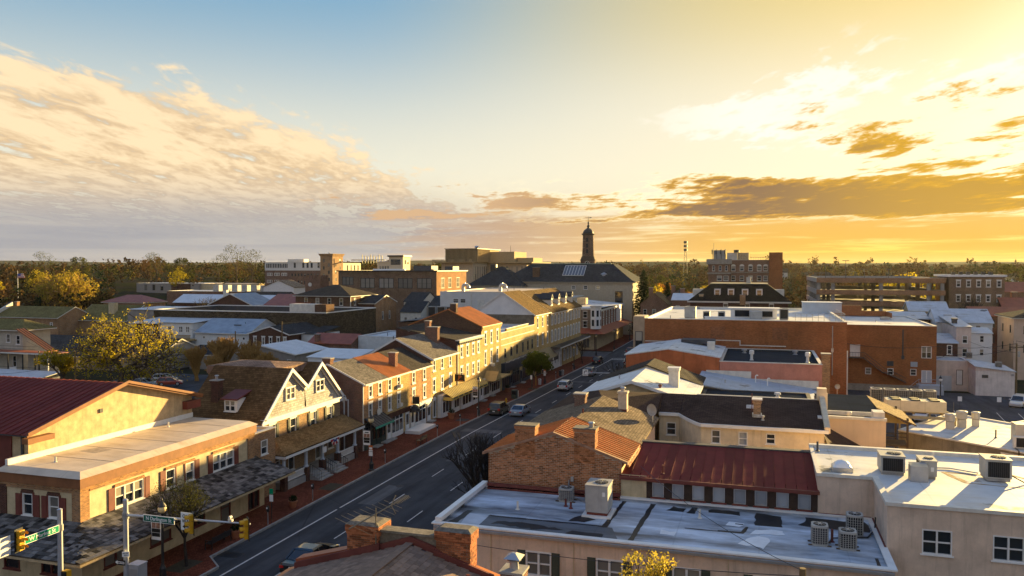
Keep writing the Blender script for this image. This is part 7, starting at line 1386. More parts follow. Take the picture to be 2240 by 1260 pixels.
b.box('side_dormer',OFFW,(-16.4,205,13.0,-13.6,208,14.6)); b.box('side_dormer',OFFW,(2.8,205,13.0,5.4,208,14.6)); b.chimney(-4.2,199,1.3,1.0,11,13.4,BRK_OR,corb=False); b.chimney(-14,201,1.0,1.0,11.5,13.4,TAN); b.box('vent_box',ACGREY,(-3.5,206,16.1,-2.4,207,17.6)); b.done()
b = Bld('old_hospital','old red-brick hospital block with stone band courses and roof plant','hospital',(-6,268,0)); BRK_H = brick('brick_hospital',(0.22,0.085,0.04))
b.block(-16.1,260,-9.3,280,G0,22.2,BRK_H,S_=wr([-14.4,-12.4,-10.5],18.9,0.8,1.7,**WI) + wr([-12.6,-10.6],15.8,1.5,1.6,**WI) + wr([-12.6,-10.6],12.2,1.5,1.6,**WI)); b.block(-9.2,261,2.3,280,G0,22.3,BRK_H,S_=wr([-8.4,-5.8,-3.2,-0.6,1.3],18.9,1.3,1.6,lintel=0.3,arch=True,**WI) + wr([-8.4,-5.8,-3.2,-0.6,1.3],15.8,1.3,1.6,**WI) + wr([-8.4,-5.8,-3.2,-0.6,1.3],12.4,1.3,1.6,**WI)); b.block(2.35,260,6.3,268,G0,24.6,BRK_F)
b.box('stone_band',STONE,(-16.4,259.6,17.9,-9.0,259.98,18.4),(-16.6,259.4,21.0,-8.8,259.98,22.6),(-9.0,260.7,18.3,2.3,260.98,18.5)); b.flat(-9.2,261,2.3,280,22.2,DGREY,par=0.1,cop=OFFW); b.flat(-16.1,260,-9.3,280,22.3,DGREY,par=0.3,cop=STONE); b.flat(2.35,260,6.3,268,24.3,DGREY,par=0.3,cop=BRK_F); b.box('stair_box',OFFW,(-10.5,265,22.4,-7.4,268,24.7)); b.box('stair_box',TAN,(-7.3,265,22.4,-3.8,268,24.7)); b.box('tank_frame',ACGREY,(-14.6,263,22.7,-11.0,266,25.5)); b.box('tank',DGREY,(-8.4,264,24.75,-6.8,266,25.6)); m = MB()
for x in (-14.8,-13.6,-12.2,-10.9): m.tube((x,262.6,22.6),(x,262.6,25.9),0.09,n=5); m.bar((x - 0.25,262.5,24.2),(x - 0.25,262.5,25.6),0.25)
m.tube((-14.5,262.6,22.6),(-14.5,262.6,27.8),0.07,n=5); m.tube((-3.4,262,23.2),(2.3,262,23.2),0.05)
for x in lsp(-3.4,2.3,8): m.tube((x,262,22.3),(x,262,23.2),0.04,n=5)
part('roof_mast',m,DGREY,b.root); b.done()
b = Bld('parking_garage','multi-storey parking garage with brick bands and concrete columns','parking garage',(28,228,0)); GX0,GX1,GY0,GY1 = 13.4,42.6,215,262
for i,(z0,z1) in enumerate(((4.6,5.8),(7.5,8.7),(10.4,11.6),(13.2,14.4),(16.2,17.4))):
    b.box('parapet_band',brick('brick_garage',(0.40,0.17,0.06)),(GX0,GY0,z0,GX1,GY0 + 0.4,z1)); b.box('side_band',CONC,(GX0 - 0.01,GY0 + 0.42,z0,GX0 + 0.39,GY1,z1)); b.box('side_band',CONC,(GX1 - 0.4,GY0 + 0.42,z0,GX1,GY1,z1)); b.box('rear_band',CONC,(GX0 + 0.4,GY1 - 0.4,z0,GX1 - 0.42,GY1,z1)); b.box('floor_slab',CONC,(GX0 + 0.4,GY0 + 0.42,z0 - 0.05,GX1 - 0.41,GY1 - 0.41,z0 + 0.3))
for x in (GX0 + 0.5,17.3,28.4,39.0,GX1 - 0.6):
    for y in (GY0 + 0.45,230,246,260): b.box('column',CONC,(x - 0.4,y,G0,x + 0.4,y + 0.8,16.1))
for y in lsp(217,260,8): b.box('column',CONC,(GX0 + 0.42,y - 0.3,G0,GX0 + 1.0,y + 0.3,16.05))
m = MB(); m.extr([(14.2,250,10.9),(40,250,13.2),(40,250,13.5),(14.2,250,11.2)],(0,8,0)); part('ramp',m,CONC,b.root); b.done()
for i,(x,y,h) in enumerate(((22.5,240,6.0),(28,246,3.6),(34,244,3.6),(17,236,5))):
    m = MB(); m.tube((0,0,0),(0,0,h),0.10,0.07,6); m.bar((-0.9,0,h),(0.9,0,h),0.16); tag(link('roof_lamp',m.mesh('roof_lamp',DGREY),None,(x,y,15.9)),'double-arm lamp on the garage roof, ' + ('tallest','short, centre','short, right','leftmost')[i],'lamp','lamps on the garage roof')
b = Bld('brick_apartments','dark brick four-storey apartment block with white window heads','apartments',(51,226,0)); xs = [46.4,48.6,50.8,52.9,55.2]
b.block(44.3,220,56.4,236,G0,17.6,brick('brick_apart',(0.22,0.115,0.05)),S_=[(x,z,1.0,1.6,dict(fw=0.14,lintel=0.22)) for x in xs for z in (15.2,11.6,8.0,4.4)]); b.flat(44.3,220,56.4,236,17.6,WR2,par=0.1,cop=WHITE,ct=0.5,lip=0.4)
for i in range(6): b.box('chimney_pot',BLACK,(46.5 + i * 1.7,228,17.8,47.3 + i * 1.7,229,18.9))
b.done(); m = MB(); m.box(37,222,17.0,44.2,228,17.3)
for x in lsp(37.3,44,8): m.bar((x,222.1,15),(x,222.1,17),0.2)
one('rooftop_pergola',m,plain('pergola_red',(0.26,0.10,0.06),0.7,0.2),'red rooftop pergola between the garage and the apartment block','pergola',org=(40,224,15))
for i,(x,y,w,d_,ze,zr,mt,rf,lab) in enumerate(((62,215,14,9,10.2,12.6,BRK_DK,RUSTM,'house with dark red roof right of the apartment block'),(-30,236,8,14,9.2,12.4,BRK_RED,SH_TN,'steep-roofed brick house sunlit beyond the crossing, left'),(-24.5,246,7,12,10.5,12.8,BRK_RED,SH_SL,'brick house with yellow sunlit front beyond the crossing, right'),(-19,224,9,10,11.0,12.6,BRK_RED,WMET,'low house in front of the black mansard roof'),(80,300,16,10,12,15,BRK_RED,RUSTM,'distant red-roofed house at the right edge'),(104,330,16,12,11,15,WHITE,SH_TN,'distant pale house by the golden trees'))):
    b = Bld('town_house',lab,'house',(x,y,0)); b.block(x - w / 2,y,x + w / 2,y + d_,G0,ze,mt,mats={'E': BRK_YE} if i in (1,2) else None,S_=wr(lsp(x - w / 2,x + w / 2,3),ze - 3.2,1.1,1.7,**WI)); b.gable(x - w / 2,y,x + w / 2,y + d_,ze,zr,'Y' if i in (1,2) else 'X',rf,mt,oe=0.4,og=0.3); b.chimney(x - w / 4,y + d_ * 0.6,1.2,1,ze,zr + 1.4,BRK_RED); b.done()  # two sunlit houses get yellow brick on the east wall, light painted in
m = MB()
for k in range(10):
    z = 2 + k * 3.6; s0,s1_ = 1.9 - k * 0.15,1.9 - (k + 1) * 0.15
    for sx_,sy_ in ((-1,-1),(1,-1),(1,1),(-1,1)): m.bar((sx_ * s0,sy_ * s0,z),(sx_ * s1_,sy_ * s1_,z + 3.6),0.2); m.bar((sx_ * s0,sy_ * s0,z),(-sy_ * s1_,sx_ * s1_,z + 3.6),0.12)
for z in (30,33,36): m.box(-1.3,-1.3,z,1.3,1.3,z + 1.6)
one('lattice_mast',m,DGREY,'red and white lattice radio mast above the far trees','mast'); bpy.data.objects['lattice_mast'].location = (-57,640,3)
# scattered far houses on the wooded slope
for i,(x,y,w,h,lab) in enumerate(((-330,560,14,6,'distant white-fronted house among the trees, leftmost'),(-420,700,16,7,'distant pale house on the wooded slope, far left'),(-250,520,12,7,'distant house with orange roof behind the attic block'),(-300,640,14,8,'distant house half hidden in the woods'),(-205,470,12,8,'distant yellow gabled house left of the attic block'),(40,620,18,6,'distant pale warehouse below the radio mast'),(150,560,18,7,'distant low house on the right slope'),(260,700,20,7,'distant house under the right-hand hills'),(10,700,22,6,'distant white shed beside the radio mast'))):
    b = Bld('distant_house',lab,'house',(x,y,rise(x,y)),'distant houses'); z = rise(x,y) - 1.5; b.block(x - w / 2,y,x + w / 2,y + 9,z,z + h,OFFW if i % 2 == 0 else TAN,S_=wr(lsp(x - w / 2,x + w / 2,3),z + h - 2.6,1.3,1.5,fm=DGREY)); b.gable(x - w / 2,y,x + w / 2,y + 9,z + h,z + h + 3,'X' if i % 3 else 'Y',SH_GD if i != 2 else RUSTM,TAN,oe=0.5,og=0.4); b.done()

# ---------------------------------------------------------------- trees
def rvec(r):
    while True:
        v = Vector((r.uniform(-1,1),r.uniform(-1,1),r.uniform(-1,1)))
        if 0.05 < v.length < 1: return v
def leafquad(mb,p,s_,r):
    n = rvec(r).normalized(); t = n.orthogonal().normalized(); t = (Matrix.Rotation(r.uniform(0,6.28),3,n) @ t); u = n.cross(t); a_,c_ = s_ * r.uniform(0.7,1.2),s_ * r.uniform(0.4,0.7)
    k = len(mb.v); mb.v += [tuple(p - t * a_),tuple(p - u * c_ + t * a_ * 0.1),tuple(p + t * a_),tuple(p + u * c_ + t * a_ * 0.1)]; mb.f.append((k,k + 1,k + 2,k + 3)); mb.m.append(mb.cur)
def grow(seed,H,r0,levels=4,kids=(4,4,3,3),spread=0.75,trunk=0.3,up=0.25,shrink=0.66,twigs=True):
    r = random.Random(seed); wood = MB(); tw = MB(); tips = []
    def br(p,d,L,rad,lv):
        n = 3 if lv < 2 else 2; q = p
        for i in range(n):
            d = (d + rvec(r) * 0.16 + Vector((0,0,up * 0.25))).normalized(); e = q + d * (L / n); ra,rb = rad * (1 - 0.35 * i / n),rad * (1 - 0.35 * (i + 1) / n)
            (wood if lv <= 1 else tw).tube(q,e,ra,rb,6 if lv <= 1 else 3,caps=False); q = e
            if lv >= 1 and i == 0 and lv < levels: sub(q,d,L * 0.55,rb * 0.55,lv + 1,1)
        if lv >= levels: tips.append((q,d)); return
        sub(q,d,L * shrink,rad * 0.62,lv + 1,kids[min(lv,len(kids) - 1)])
    def sub(q,d,L,rad,lv,n):
        a0 = r.uniform(0,6.28)
        for k in range(n):
            t = d.orthogonal().normalized(); t = Matrix.Rotation(a0 + 6.28 * k / n + r.uniform(-0.4,0.4),3,d) @ t; s_ = spread * r.uniform(0.6,1.2)
            br(q,(d * math.cos(s_) + t * math.sin(s_) + Vector((0,0,up))).normalized(),L * r.uniform(0.8,1.15),max(rad,0.008),lv)
    br(Vector((0,0,-0.2)),Vector((0,0,1)),H * trunk,r0,0); return wood,tw,tips,r
def fit(mbs,tips,H):
    zt = max(t[0].z for t in tips); k = H / zt
    for m in mbs: m.v = [(x * k,y * k,z * k) for x,y,z in m.v]
    return [(p * k,d) for p,d in tips]
def tree(name,label,loc,seed,H,r0,leaf=None,nleaf=12,ls=0.22,clump=0.5,group=None,bark=None,cat='tree',**kw):
    wood,tw,tips,r = grow(seed,H,r0,**kw); tips = fit((wood,tw),tips,H)
    t = thing(name,label,cat,loc,group,local=True); bk = bark or BARK
    part('trunk',wood,bk,t,smooth=True,fix=False)
    if leaf is None: part('twigs',tw,bk,t,fix=False)
    else:
        b_ = part('branches',tw,bk,t,fix=False); c = MB()
        for p,d in tips:
            for _ in range(nleaf): leafquad(c,p + rvec(r) * clump,ls,r)
        part('crown',c,leaf,t,fix=False)
    return t
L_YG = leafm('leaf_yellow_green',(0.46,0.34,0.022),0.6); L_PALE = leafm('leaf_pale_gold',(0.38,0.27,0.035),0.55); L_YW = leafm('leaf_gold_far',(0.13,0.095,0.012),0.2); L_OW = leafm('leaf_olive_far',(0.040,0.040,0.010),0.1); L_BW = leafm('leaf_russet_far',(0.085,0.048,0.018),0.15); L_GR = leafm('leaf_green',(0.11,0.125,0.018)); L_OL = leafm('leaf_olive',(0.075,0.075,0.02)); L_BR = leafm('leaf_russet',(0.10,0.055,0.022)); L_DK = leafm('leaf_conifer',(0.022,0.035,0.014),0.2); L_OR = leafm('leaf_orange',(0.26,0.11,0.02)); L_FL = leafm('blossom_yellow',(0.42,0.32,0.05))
BARKD = plain('dark_bark',(0.030,0.025,0.022),0.95,0.3,4); BARKG = plain('golden_twig',(0.34,0.20,0.06),0.95,0.3,4)
tree('street_tree','round green street tree before the blue shop front',(-36.7,128.5,gz(128)),5,6.2,0.13,L_GR,22,0.17,0.42,spread=0.62,trunk=0.36,up=0.12)
tree('bare_tree','leafless dark street tree left of the brick gable wall',(-18.2,51.5,0.1),12,8.6,0.16,None,bark=BARKD,levels=5,kids=(5,4,3,3,2),spread=0.55,trunk=0.26,up=0.22)
tree('bare_tree','leafless street tree beside the right turn sign',(-18.8,118,gz(118)),13,7.0,0.13,None,bark=BARKD,levels=4,spread=0.6,trunk=0.3)
tree('budding_tree','thin budding street tree in front of the shake awning',(-36.3,43.6,0.1),21,5.9,0.12,L_OL,5,0.05,0.30,bark=BARKD,levels=5,kids=(4,4,3,3,2),spread=0.65,trunk=0.35,up=0.2)
tree('big_yellow_tree','big tree in golden spring leaf behind the maroon hall',(-106.5,111.5,G0),35,14.6,0.30,L_YG,15,0.17,0.8,levels=4,kids=(6,4,4,3),spread=1.0,trunk=0.14,up=0.02,shrink=0.84)
tree('yellow_shrub_tree','smaller golden-leaved tree left of the big yellow tree',(-114,106.5,G0),34,7.2,0.2,L_YG,14,0.16,0.5,spread=0.8,trunk=0.25)
for i,(x,y,h) in enumerate(((-97,120,7.6),(-92.5,121,9.2),(-88,123,8.6),(-84.0,120,7.0),(-90.5,115.5,6.6))):
    tree('bare_shrub','golden-brown leafless shrub clump, ' + ('leftmost of five','tallest of five','right of the tallest','rightmost of five','front one of five')[i],(x,y,G0),50 + i,h,0.10,None,bark=BARKG,levels=4,kids=(10,5,4,3),spread=0.5,trunk=0.08,up=0.32,group='bare shrubs in the back yard')
tree('pale_tree','very broad pale golden tree left of the ochre house',(-279,262,G0),61,19.5,0.6,L_PALE,16,0.38,1.5,levels=4,kids=(6,4,4,3),spread=0.95,trunk=0.14,up=0.05,shrink=0.82,bark=BARKG)
tree('pale_tree','golden tree cut by the left frame edge',(-318,258,G0),62,17,0.5,L_YG,12,0.38,1.3,levels=4,spread=0.8,trunk=0.2)
tree('blossom_tree','yellow-flowering treetop before the peach stucco wall',(-3.6,31.5,0),71,8.75,0.14,L_FL,16,0.07,0.24,levels=4,kids=(4,4,3,3),spread=0.42,trunk=0.42,up=0.3)
tree('bare_tree','leafless tree in front of the dark brick apartment block',(47.5,208,G0),81,15.5,0.3,None,bark=BARKD,levels=5,kids=(4,4,3,3,2),spread=0.55,trunk=0.28)
tree('bare_tree','leafless tree at the left corner of the parking garage',(12.0,207,G0),82,14,0.28,None,bark=BARKD,levels=5,kids=(4,4,3,3,2),spread=0.55,trunk=0.28)
tree('bare_tree','small leafless tree on the pavement before the yellow hotel',(-37.5,172,gz(172)),83,5.2,0.09,None,bark=BARKD,levels=4,spread=0.5,trunk=0.3)
tree('bare_tree','small leafless tree among the metal roofs behind the dark wall',(-168,214,G0),84,12.5,0.2,None,bark=BARKG,levels=4,spread=0.7,trunk=0.3)
def conifer(label,loc,H,rad,seed):
    r = random.Random(seed); t = thing('conifer',label,'tree',loc,None,local=True); m = MB(); m.tube((0,0,0),(0,0,H * 0.95),0.35,0.05,7); part('trunk',m,BARKD,t); c = MB(); z = H * 0.08
    while z < H:
        R_ = rad * (1 - z / H) ** 0.8 + 0.25
        for k in range(int(6 + R_ * 4)):
            a_ = r.uniform(0,6.28); l_ = R_ * r.uniform(0.6,1.1)
            for j in range(8): f = (j + 0.5) / 8; leafquad(c,Vector((math.cos(a_) * l_ * f,math.sin(a_) * l_ * f,z - l_ * 0.15 * f + r.uniform(-0.25,0.25))),0.42,r)
        z += H * 0.035
    part('crown',c,L_DK,t,fix=False)
conifer('tall dark spruce right of the courthouse',(-36.0,256,G0),20.5,6.6,3); conifer('dark spruce standing behind the tall spruce',(-30,270,G0),16.5,5.6,4)
# background trees as individuals: three far prototypes, copied
def fartree(label,seed,H,W,leaf,n,ls,bark,lobes=9,airy=0.5):
    r = random.Random(seed); t = thing('background_tree',label,'tree',(0,0,-200),'background trees',local=True); m = MB(); m.tube((0,0,0),(0,0,H * 0.55),0.45,0.18,6); tips = []
    for k in range(10): a_ = r.uniform(0,6.28); q = Vector((math.cos(a_) * W * r.uniform(0.2,0.45),math.sin(a_) * W * r.uniform(0.2,0.45),H * r.uniform(0.55,0.95))); m.tube((0,0,H * r.uniform(0.2,0.5)),q,0.16,0.03,4,caps=False)
    part('trunk',m,bark,t,fix=False); c = MB()
    for k in range(lobes):
        a_ = r.uniform(0,6.28); f = r.uniform(0.1,0.85) ** 0.7; z = H * r.uniform(0.35,0.9); rr = W * 0.5 * math.sin(math.pi * min(1,max(0.15,(z / H - 0.15) / 0.95))) ** 0.7; ctr = Vector((math.cos(a_) * rr * f,math.sin(a_) * rr * f,z)); cr_ = W * r.uniform(0.12,0.24)
        for _ in range(n // lobes): v = rvec(r); leafquad(c,ctr + Vector((v.x,v.y,v.z * 0.75)) * cr_,ls * (0.7 + airy * r.random()),r)
    part('crown',c,leaf,t,fix=False); return t
protos = [fartree('p',201,16,13,L_OL,1500,0.38,BARK,16),fartree('p',202,15,12,L_BR,1200,0.30,BARK,16),fartree('p',203,17,14,L_YG,1400,0.36,BARK,16),fartree('p',204,13,12,L_OR,1200,0.36,BARK,14),fartree('p',205,22,15,L_OL,900,0.30,BARK,22)]
kinds = ('olive','russet','golden','orange','tall sparse'); used = set(); cnts = {}
ordn = ('first','second','third','fourth','fifth','sixth','seventh','eighth','ninth','tenth','eleventh','twelfth','thirteenth','fourteenth','fifteenth','sixteenth','seventeenth','eighteenth')
spots = [  # x, y, kind, scale, region
    (-462,420,4,1.1,'on the left skyline'),(-434,420,0,1.35,'on the left skyline'),(-375,425,4,1.15,'on the left skyline'),(-360,430,0,1.4,'on the left skyline'),(-338,400,2,1.0,'on the left skyline'),(-327,425,4,1.15,'on the left skyline'),(-316,428,4,1.42,'on the left skyline'),(-306,430,4,1.28,'on the left skyline'),(-286,420,0,1.25,'on the left skyline'),(-272,430,1,1.3,'on the left skyline'),(-395,440,1,1.4,'on the left skyline'),(-350,470,1,1.4,'on the left skyline'),(-420,470,1,1.5,'on the left skyline'),(-300,480,1,1.3,'on the left skyline'),(-248,400,0,1.0,'on the left skyline'),
    (-345,290,1,0.9,'at the wood edge by the low modern block'),(-325,300,1,0.95,'at the wood edge by the low modern block'),(-372,330,0,0.9,'at the wood edge by the low modern block'),(-390,350,2,0.9,'at the wood edge by the low modern block'),(-352,318,1,1.0,'at the wood edge by the low modern block'),(-305,288,1,0.85,'at the wood edge by the low modern block'),(-300,445,0,0.9,'at the wood edge by the low modern block'),(-370,330,2,0.8,'at the wood edge by the low modern block'),(-238,372,2,0.8,'at the wood edge by the low modern block'),(-400,360,1,1.0,'at the wood edge by the low modern block'),
    (-195,380,1,1.55,'behind the attic block'),(-205,385,0,1.5,'behind the attic block'),(-218,380,4,1.1,'behind the attic block'),(-156,380,0,1.45,'behind the attic block'),(-178,385,1,1.5,'behind the attic block'),
    (-33,300,3,1.2,'at the street end by the courthouse'),(-28,310,3,0.95,'at the street end by the courthouse'),(-22,320,2,0.85,'at the street end by the courthouse'),(-36,288,2,0.9,'at the street end by the courthouse'),(-34,265,2,0.55,'at the street end by the courthouse'),(-14,330,0,0.9,'at the street end by the courthouse'),(-42,330,0,1.2,'at the street end by the courthouse'),(-18,300,1,0.8,'at the street end by the courthouse'),
    (48,330,2,1.1,'above the parking garage'),(56,335,2,1.15,'above the parking garage'),(70,350,0,1.2,'above the parking garage'),(95,360,0,1.45,'above the parking garage'),(30,340,1,1.1,'above the parking garage'),(118,350,1,1.1,'above the parking garage'),(84,300,2,0.85,'above the parking garage'),(92,282,2,0.8,'above the parking garage'),(100,300,2,0.9,'above the parking garage'),(140,380,0,1.2,'above the parking garage'),(112,305,0,0.85,'above the parking garage')]
spots.sort(key=lambda s_: s_[0] / s_[1]); rr_ = random.Random(4)
for (x,y,k,sc,reg) in spots:
    key = (reg,k); i = cnts.get(key,0); cnts[key] = i + 1; lab = f'{kinds[k]} tree {reg}, {ordn[i]} such from the left'
    loc = (x,y,rise(x,y) + gz(y) - 0.2)
    if k in used: o = copytree(protos[k],loc,rr_.uniform(0,6.28),lab)
    else: o = protos[k]; o.location = loc; used.add(k); o['label'] = lab
    o.scale = (sc * rr_.uniform(0.9,1.15),sc * rr_.uniform(0.9,1.15),sc)
# the mass of woods beyond: nobody could count it
def wood_mass(name,leaf,seed,n,share):
    r = random.Random(seed); c = MB()
    for _ in range(n):
        az = R(-17.4 + r.uniform(-38,38)); d = 360 + 1500 * r.random() ** 1.5
        if -12 < math.degrees(az) + 17.4 < 8 and d < 430: d += 150
        x,y = d * math.sin(az),d * math.cos(az)
        if (-230 < x < -60 and y < 430) or (-44 < math.degrees(math.atan2(x,y)) < -33 and y < 402): continue
        h = r.uniform(6,12) * (1.0 + 0.45 * math.sin(x * 0.021 + 1.3) * math.sin(y * 0.017 + x * 0.006)) + (6 if r.random() < 0.12 else 0); w = r.uniform(6,10); z0 = rise(x,y) - 1.5; k = 44 if d < 800 else 26; s_ = 0.9 if d < 800 else 1.7
        lobes = [(r.uniform(-0.35,0.35) * w,r.uniform(-0.35,0.35) * w,h * r.uniform(0.35,0.85),w * r.uniform(0.2,0.36)) for _ in range(5)]
        for j in range(k): lx,ly,lz,lr = lobes[j % 5]; v = rvec(r); leafquad(c,Vector((x + lx + v.x * lr,y + ly + v.y * lr,z0 + lz + v.z * lr)),s_ * r.uniform(0.7,1.3),r)
    o = link(name,c.mesh(name,leaf,fix=False)); o['kind'] = 'stuff'; o['label'] = share; o['category'] = 'woods'
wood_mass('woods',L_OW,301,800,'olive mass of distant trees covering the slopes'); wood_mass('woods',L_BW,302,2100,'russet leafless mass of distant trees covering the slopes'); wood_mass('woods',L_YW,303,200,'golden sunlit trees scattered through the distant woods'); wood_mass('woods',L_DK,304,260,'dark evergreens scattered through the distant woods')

# ---------------------------------------------------------------- writing
def text(s,size,mat,parent,M4,name='lettering',ext=0.004,align='CENTER',squeeze=1.0):
    cu = bpy.data.curves.new('t','FONT'); cu.body = s; cu.size = size; cu.align_x = align; cu.align_y = 'CENTER'; cu.extrude = ext; cu.offset = size * 0.012
    tmp = bpy.data.objects.new('t',cu); COL.objects.link(tmp); bpy.context.view_layer.update()
    me = bpy.data.meshes.new_from_object(tmp.evaluated_get(bpy.context.evaluated_depsgraph_get())); bpy.data.objects.remove(tmp); bpy.data.curves.remove(cu)
    me.materials.clear(); me.materials.append(mat); me.transform(Matrix.Diagonal((squeeze,1,1,1)))
    o = link(name,me,parent); o.matrix_local = M4; return o
FACE_S = Matrix.Rotation(R(90),4,'X')                                  # reads from the camera side (-Y)
FACE_E = Matrix.Rotation(R(90),4,'Z') @ FACE_S                         # reads from +X
def at(x,y,z,F=FACE_S): return Matrix.Translation((x,y,z)) @ F
SGREEN = plain('sign_green',(0.0,0.28,0.13),0.4,0.05); SDARK = plain('sign_dark_green',(0.005,0.12,0.08),0.4,0.05); SWHITE = plain('sign_white',(0.80,0.80,0.78),0.4,0.04); SBLACK = plain('sign_black',(0.012,0.012,0.012),0.5,0.1); SYEL = plain('signal_yellow',(0.62,0.33,0.015),0.45,0.12); SRED = plain('sign_red',(0.45,0.02,0.02),0.45,0.05); SORG = plain('sign_orange',(0.60,0.16,0.03),0.5,0.05); SBLUE = plain('sign_blue',(0.02,0.10,0.40),0.45,0.05)
POLE = plain('pole_grey',(0.45,0.46,0.48),0.45,0.12,2,metal=0.4)
def tree_of(fn): return fn
def signal_head(label,x,y,z,rot):
    """three-lamp head; lamps look along local -Y"""
    t = thing('traffic_signal',label,'traffic signal',(x,y,z),'traffic signal heads',rot,local=True)
    m = MB(); m.box(-0.28,0.0,-0.62,0.28,0.03,0.62); part('backplate',m,SBLACK,t)
    m = MB()
    for k in (-1,0,1): m.box(-0.17,-0.20,k * 0.36 - 0.165,0.17,0.0,k * 0.36 + 0.165)
    part('housing',m,SYEL,t)
    for k,c in ((1,(0.10,0.01,0.01)),(0,(0.12,0.07,0.01)),(-1,(0.01,0.07,0.04))):
        m = MB(); m.tube((0,-0.21,k * 0.36),(0,-0.20,k * 0.36),0.115,0.115,14); l_ = part('lens',m,plain('lens_%d' % k,c,0.2,0.05,spec=0.6),t)
        m = MB()
        for i in range(10):
            a0,a1 = math.pi * (-0.12 + 1.24 * i / 10),math.pi * (-0.12 + 1.24 * (i + 1) / 10); q = lambda a_,y_,r_: (r_ * math.cos(a_),y_,k * 0.36 + r_ * math.sin(a_))
            m.poly([q(a0,-0.20,0.13),q(a1,-0.20,0.13),q(a1,-0.44,0.135),q(a0,-0.44,0.135)]); m.poly([q(a0,-0.20,0.142),q(a0,-0.44,0.147),q(a1,-0.44,0.147),q(a1,-0.20,0.142)])
        part('visor',m,SYEL,l_,fix=False)
    return t
# mast with the N Darlington St sign: arm reaches over the street
t = thing('signal_mast','grey signal mast whose arm reaches right across the street','signal mast',(-35.3,37.3,0.1),local=True)
m = MB(); m.tube((0,0,0),(0,0,6.3),0.16,0.14,14); m.lathe((0,0,6.3),[(0.15,0),(0.15,0.05),(0.05,0.12)],12); m.lathe((0,0,0),[(0.3,0),(0.3,0.08),(0.18,0.15)],12); part('pole',m,POLE,t,smooth=False)
m = MB(); m.tube((0.05,0,5.45),(8.5,0,5.75),0.085,0.045,12); part('arm',m,POLE,t); m = MB(); m.lathe((0,0,5.25),[(0.19,0),(0.19,0.35)],12); part('clamp',m,GREYM,t); m = MB(); m.bar((7.2,0,5.72),(7.2,0,6.05),0.05); m.box(7.1,-0.08,5.78,7.35,0.08,5.9); m.tube((7.2,-0.1,6.0),(7.2,0.1,6.0),0.08); part('camera',m,OFFW,t)
t = thing('street_sign','dark green street name plate N Darlington St on the mast arm','street sign',(-32.8,37.12,5.58),local=True); m = MB(); m.box(-1.08,0,-0.20,1.08,0.03,0.20); part('border',m,SWHITE,t); m = MB(); m.box(-1.05,-0.006,-0.17,1.05,0.0,0.17); part('plate',m,SDARK,t); text('N Darlington St',0.30,SWHITE,t,at(0,-0.012,0),squeeze=0.92)
t = thing('one_way_sign','tall white ONE WAY sign with left arrow beside the first signal','sign',(-30.85,37.12,5.65),local=True); m = MB(); m.box(-0.42,0,-0.50,0.42,0.03,0.50); part('plate',m,SWHITE,t); text('ONE',0.27,SBLACK,t,at(-0.02,-0.008,0.28)); text('WAY',0.27,SBLACK,t,at(-0.02,-0.008,0.0)); m = MB(); m.extr([(-0.30,-0.008,-0.30),(-0.12,-0.008,-0.16),(-0.12,-0.008,-0.26),(0.24,-0.008,-0.26),(0.24,-0.008,-0.34),(-0.12,-0.008,-0.34),(-0.12,-0.008,-0.44)],(0,0.004,0)); part('arrow',m,SBLACK,t)
signal_head('yellow traffic signal head on the mast arm beside the ONE WAY sign',-30.35,37.0,5.62,R(-42)); signal_head('yellow traffic signal head at the tip of the mast arm',-26.75,37.0,5.68,R(-44))
t = thing('no_parking_plate','small white plate high on the signal mast','sign',(-35.1,37.05,3.35),local=True,rot=R(25)); m = MB(); m.box(-0.20,0,-0.15,0.20,0.02,0.15); part('plate',m,SWHITE,t); text('NO PED',0.085,SBLACK,t,at(0,-0.006,0.05)); text('XING',0.085,SBLACK,t,at(0,-0.006,-0.06))
t = thing('one_way_sign','narrow black ONE WAY arrow plate low on the signal mast','sign',(-35.55,37.08,2.80),local=True); m = MB(); m.box(-0.36,0,-0.15,0.36,0.02,0.15); part('plate',m,SBLACK,t); m = MB(); m.extr([(-0.33,-0.006,0),(-0.17,-0.006,0.12),(-0.17,-0.006,0.065),(0.32,-0.006,0.065),(0.32,-0.006,-0.065),(-0.17,-0.006,-0.065),(-0.17,-0.006,-0.12)],(0,0.004,0)); part('arrow',m,SWHITE,t); text('ONE WAY',0.10,SBLACK,t,at(0.08,-0.012,0))
t = thing('control_cabinet','grey traffic control cabinet behind the signal mast','cabinet',(-34.75,37.6,0.14),local=True); m = MB(); m.box(-0.35,-0.35,0,0.35,0.35,2.5); m.box(-0.38,-0.38,2.5,0.38,0.38,2.56); part('housing',m,POLE,t); m = MB(); m.box(-0.3,-0.36,0.2,0.3,-0.352,2.3); part('door',m,GREYM,t)
# mast with the W Market St sign
t = thing('signal_mast','grey signal mast with arm reaching towards the left frame edge','signal mast',(-37.3,34.6,0.1),local=True)
m = MB(); m.tube((0,0,0),(0,0,6.35),0.15,0.13,14); m.lathe((0,0,6.35),[(0.14,0),(0.15,0.04),(0.04,0.1)],12); part('pole',m,POLE,t); m = MB(); m.tube((0,-0.05,5.4),(0,-9,5.65),0.09,0.06,12); part('arm',m,POLE,t); m = MB(); m.lathe((0,0,5.2),[(0.18,0),(0.18,0.35)],12); part('clamp',m,GREYM,t)
t = thing('street_sign','bright green street name plate W Market St by the left mast','street sign',(-37.12,33.28,5.52),local=True); m = MB(); m.box(0,-1.08,-0.20,0.03,1.08,0.20); part('border',m,SWHITE,t); m = MB(); m.box(0.03,-1.05,-0.17,0.036,1.05,0.17); part('plate',m,SGREEN,t); text('W Market St',0.30,SWHITE,t,at(0.042,0,0,FACE_E),squeeze=1.05)
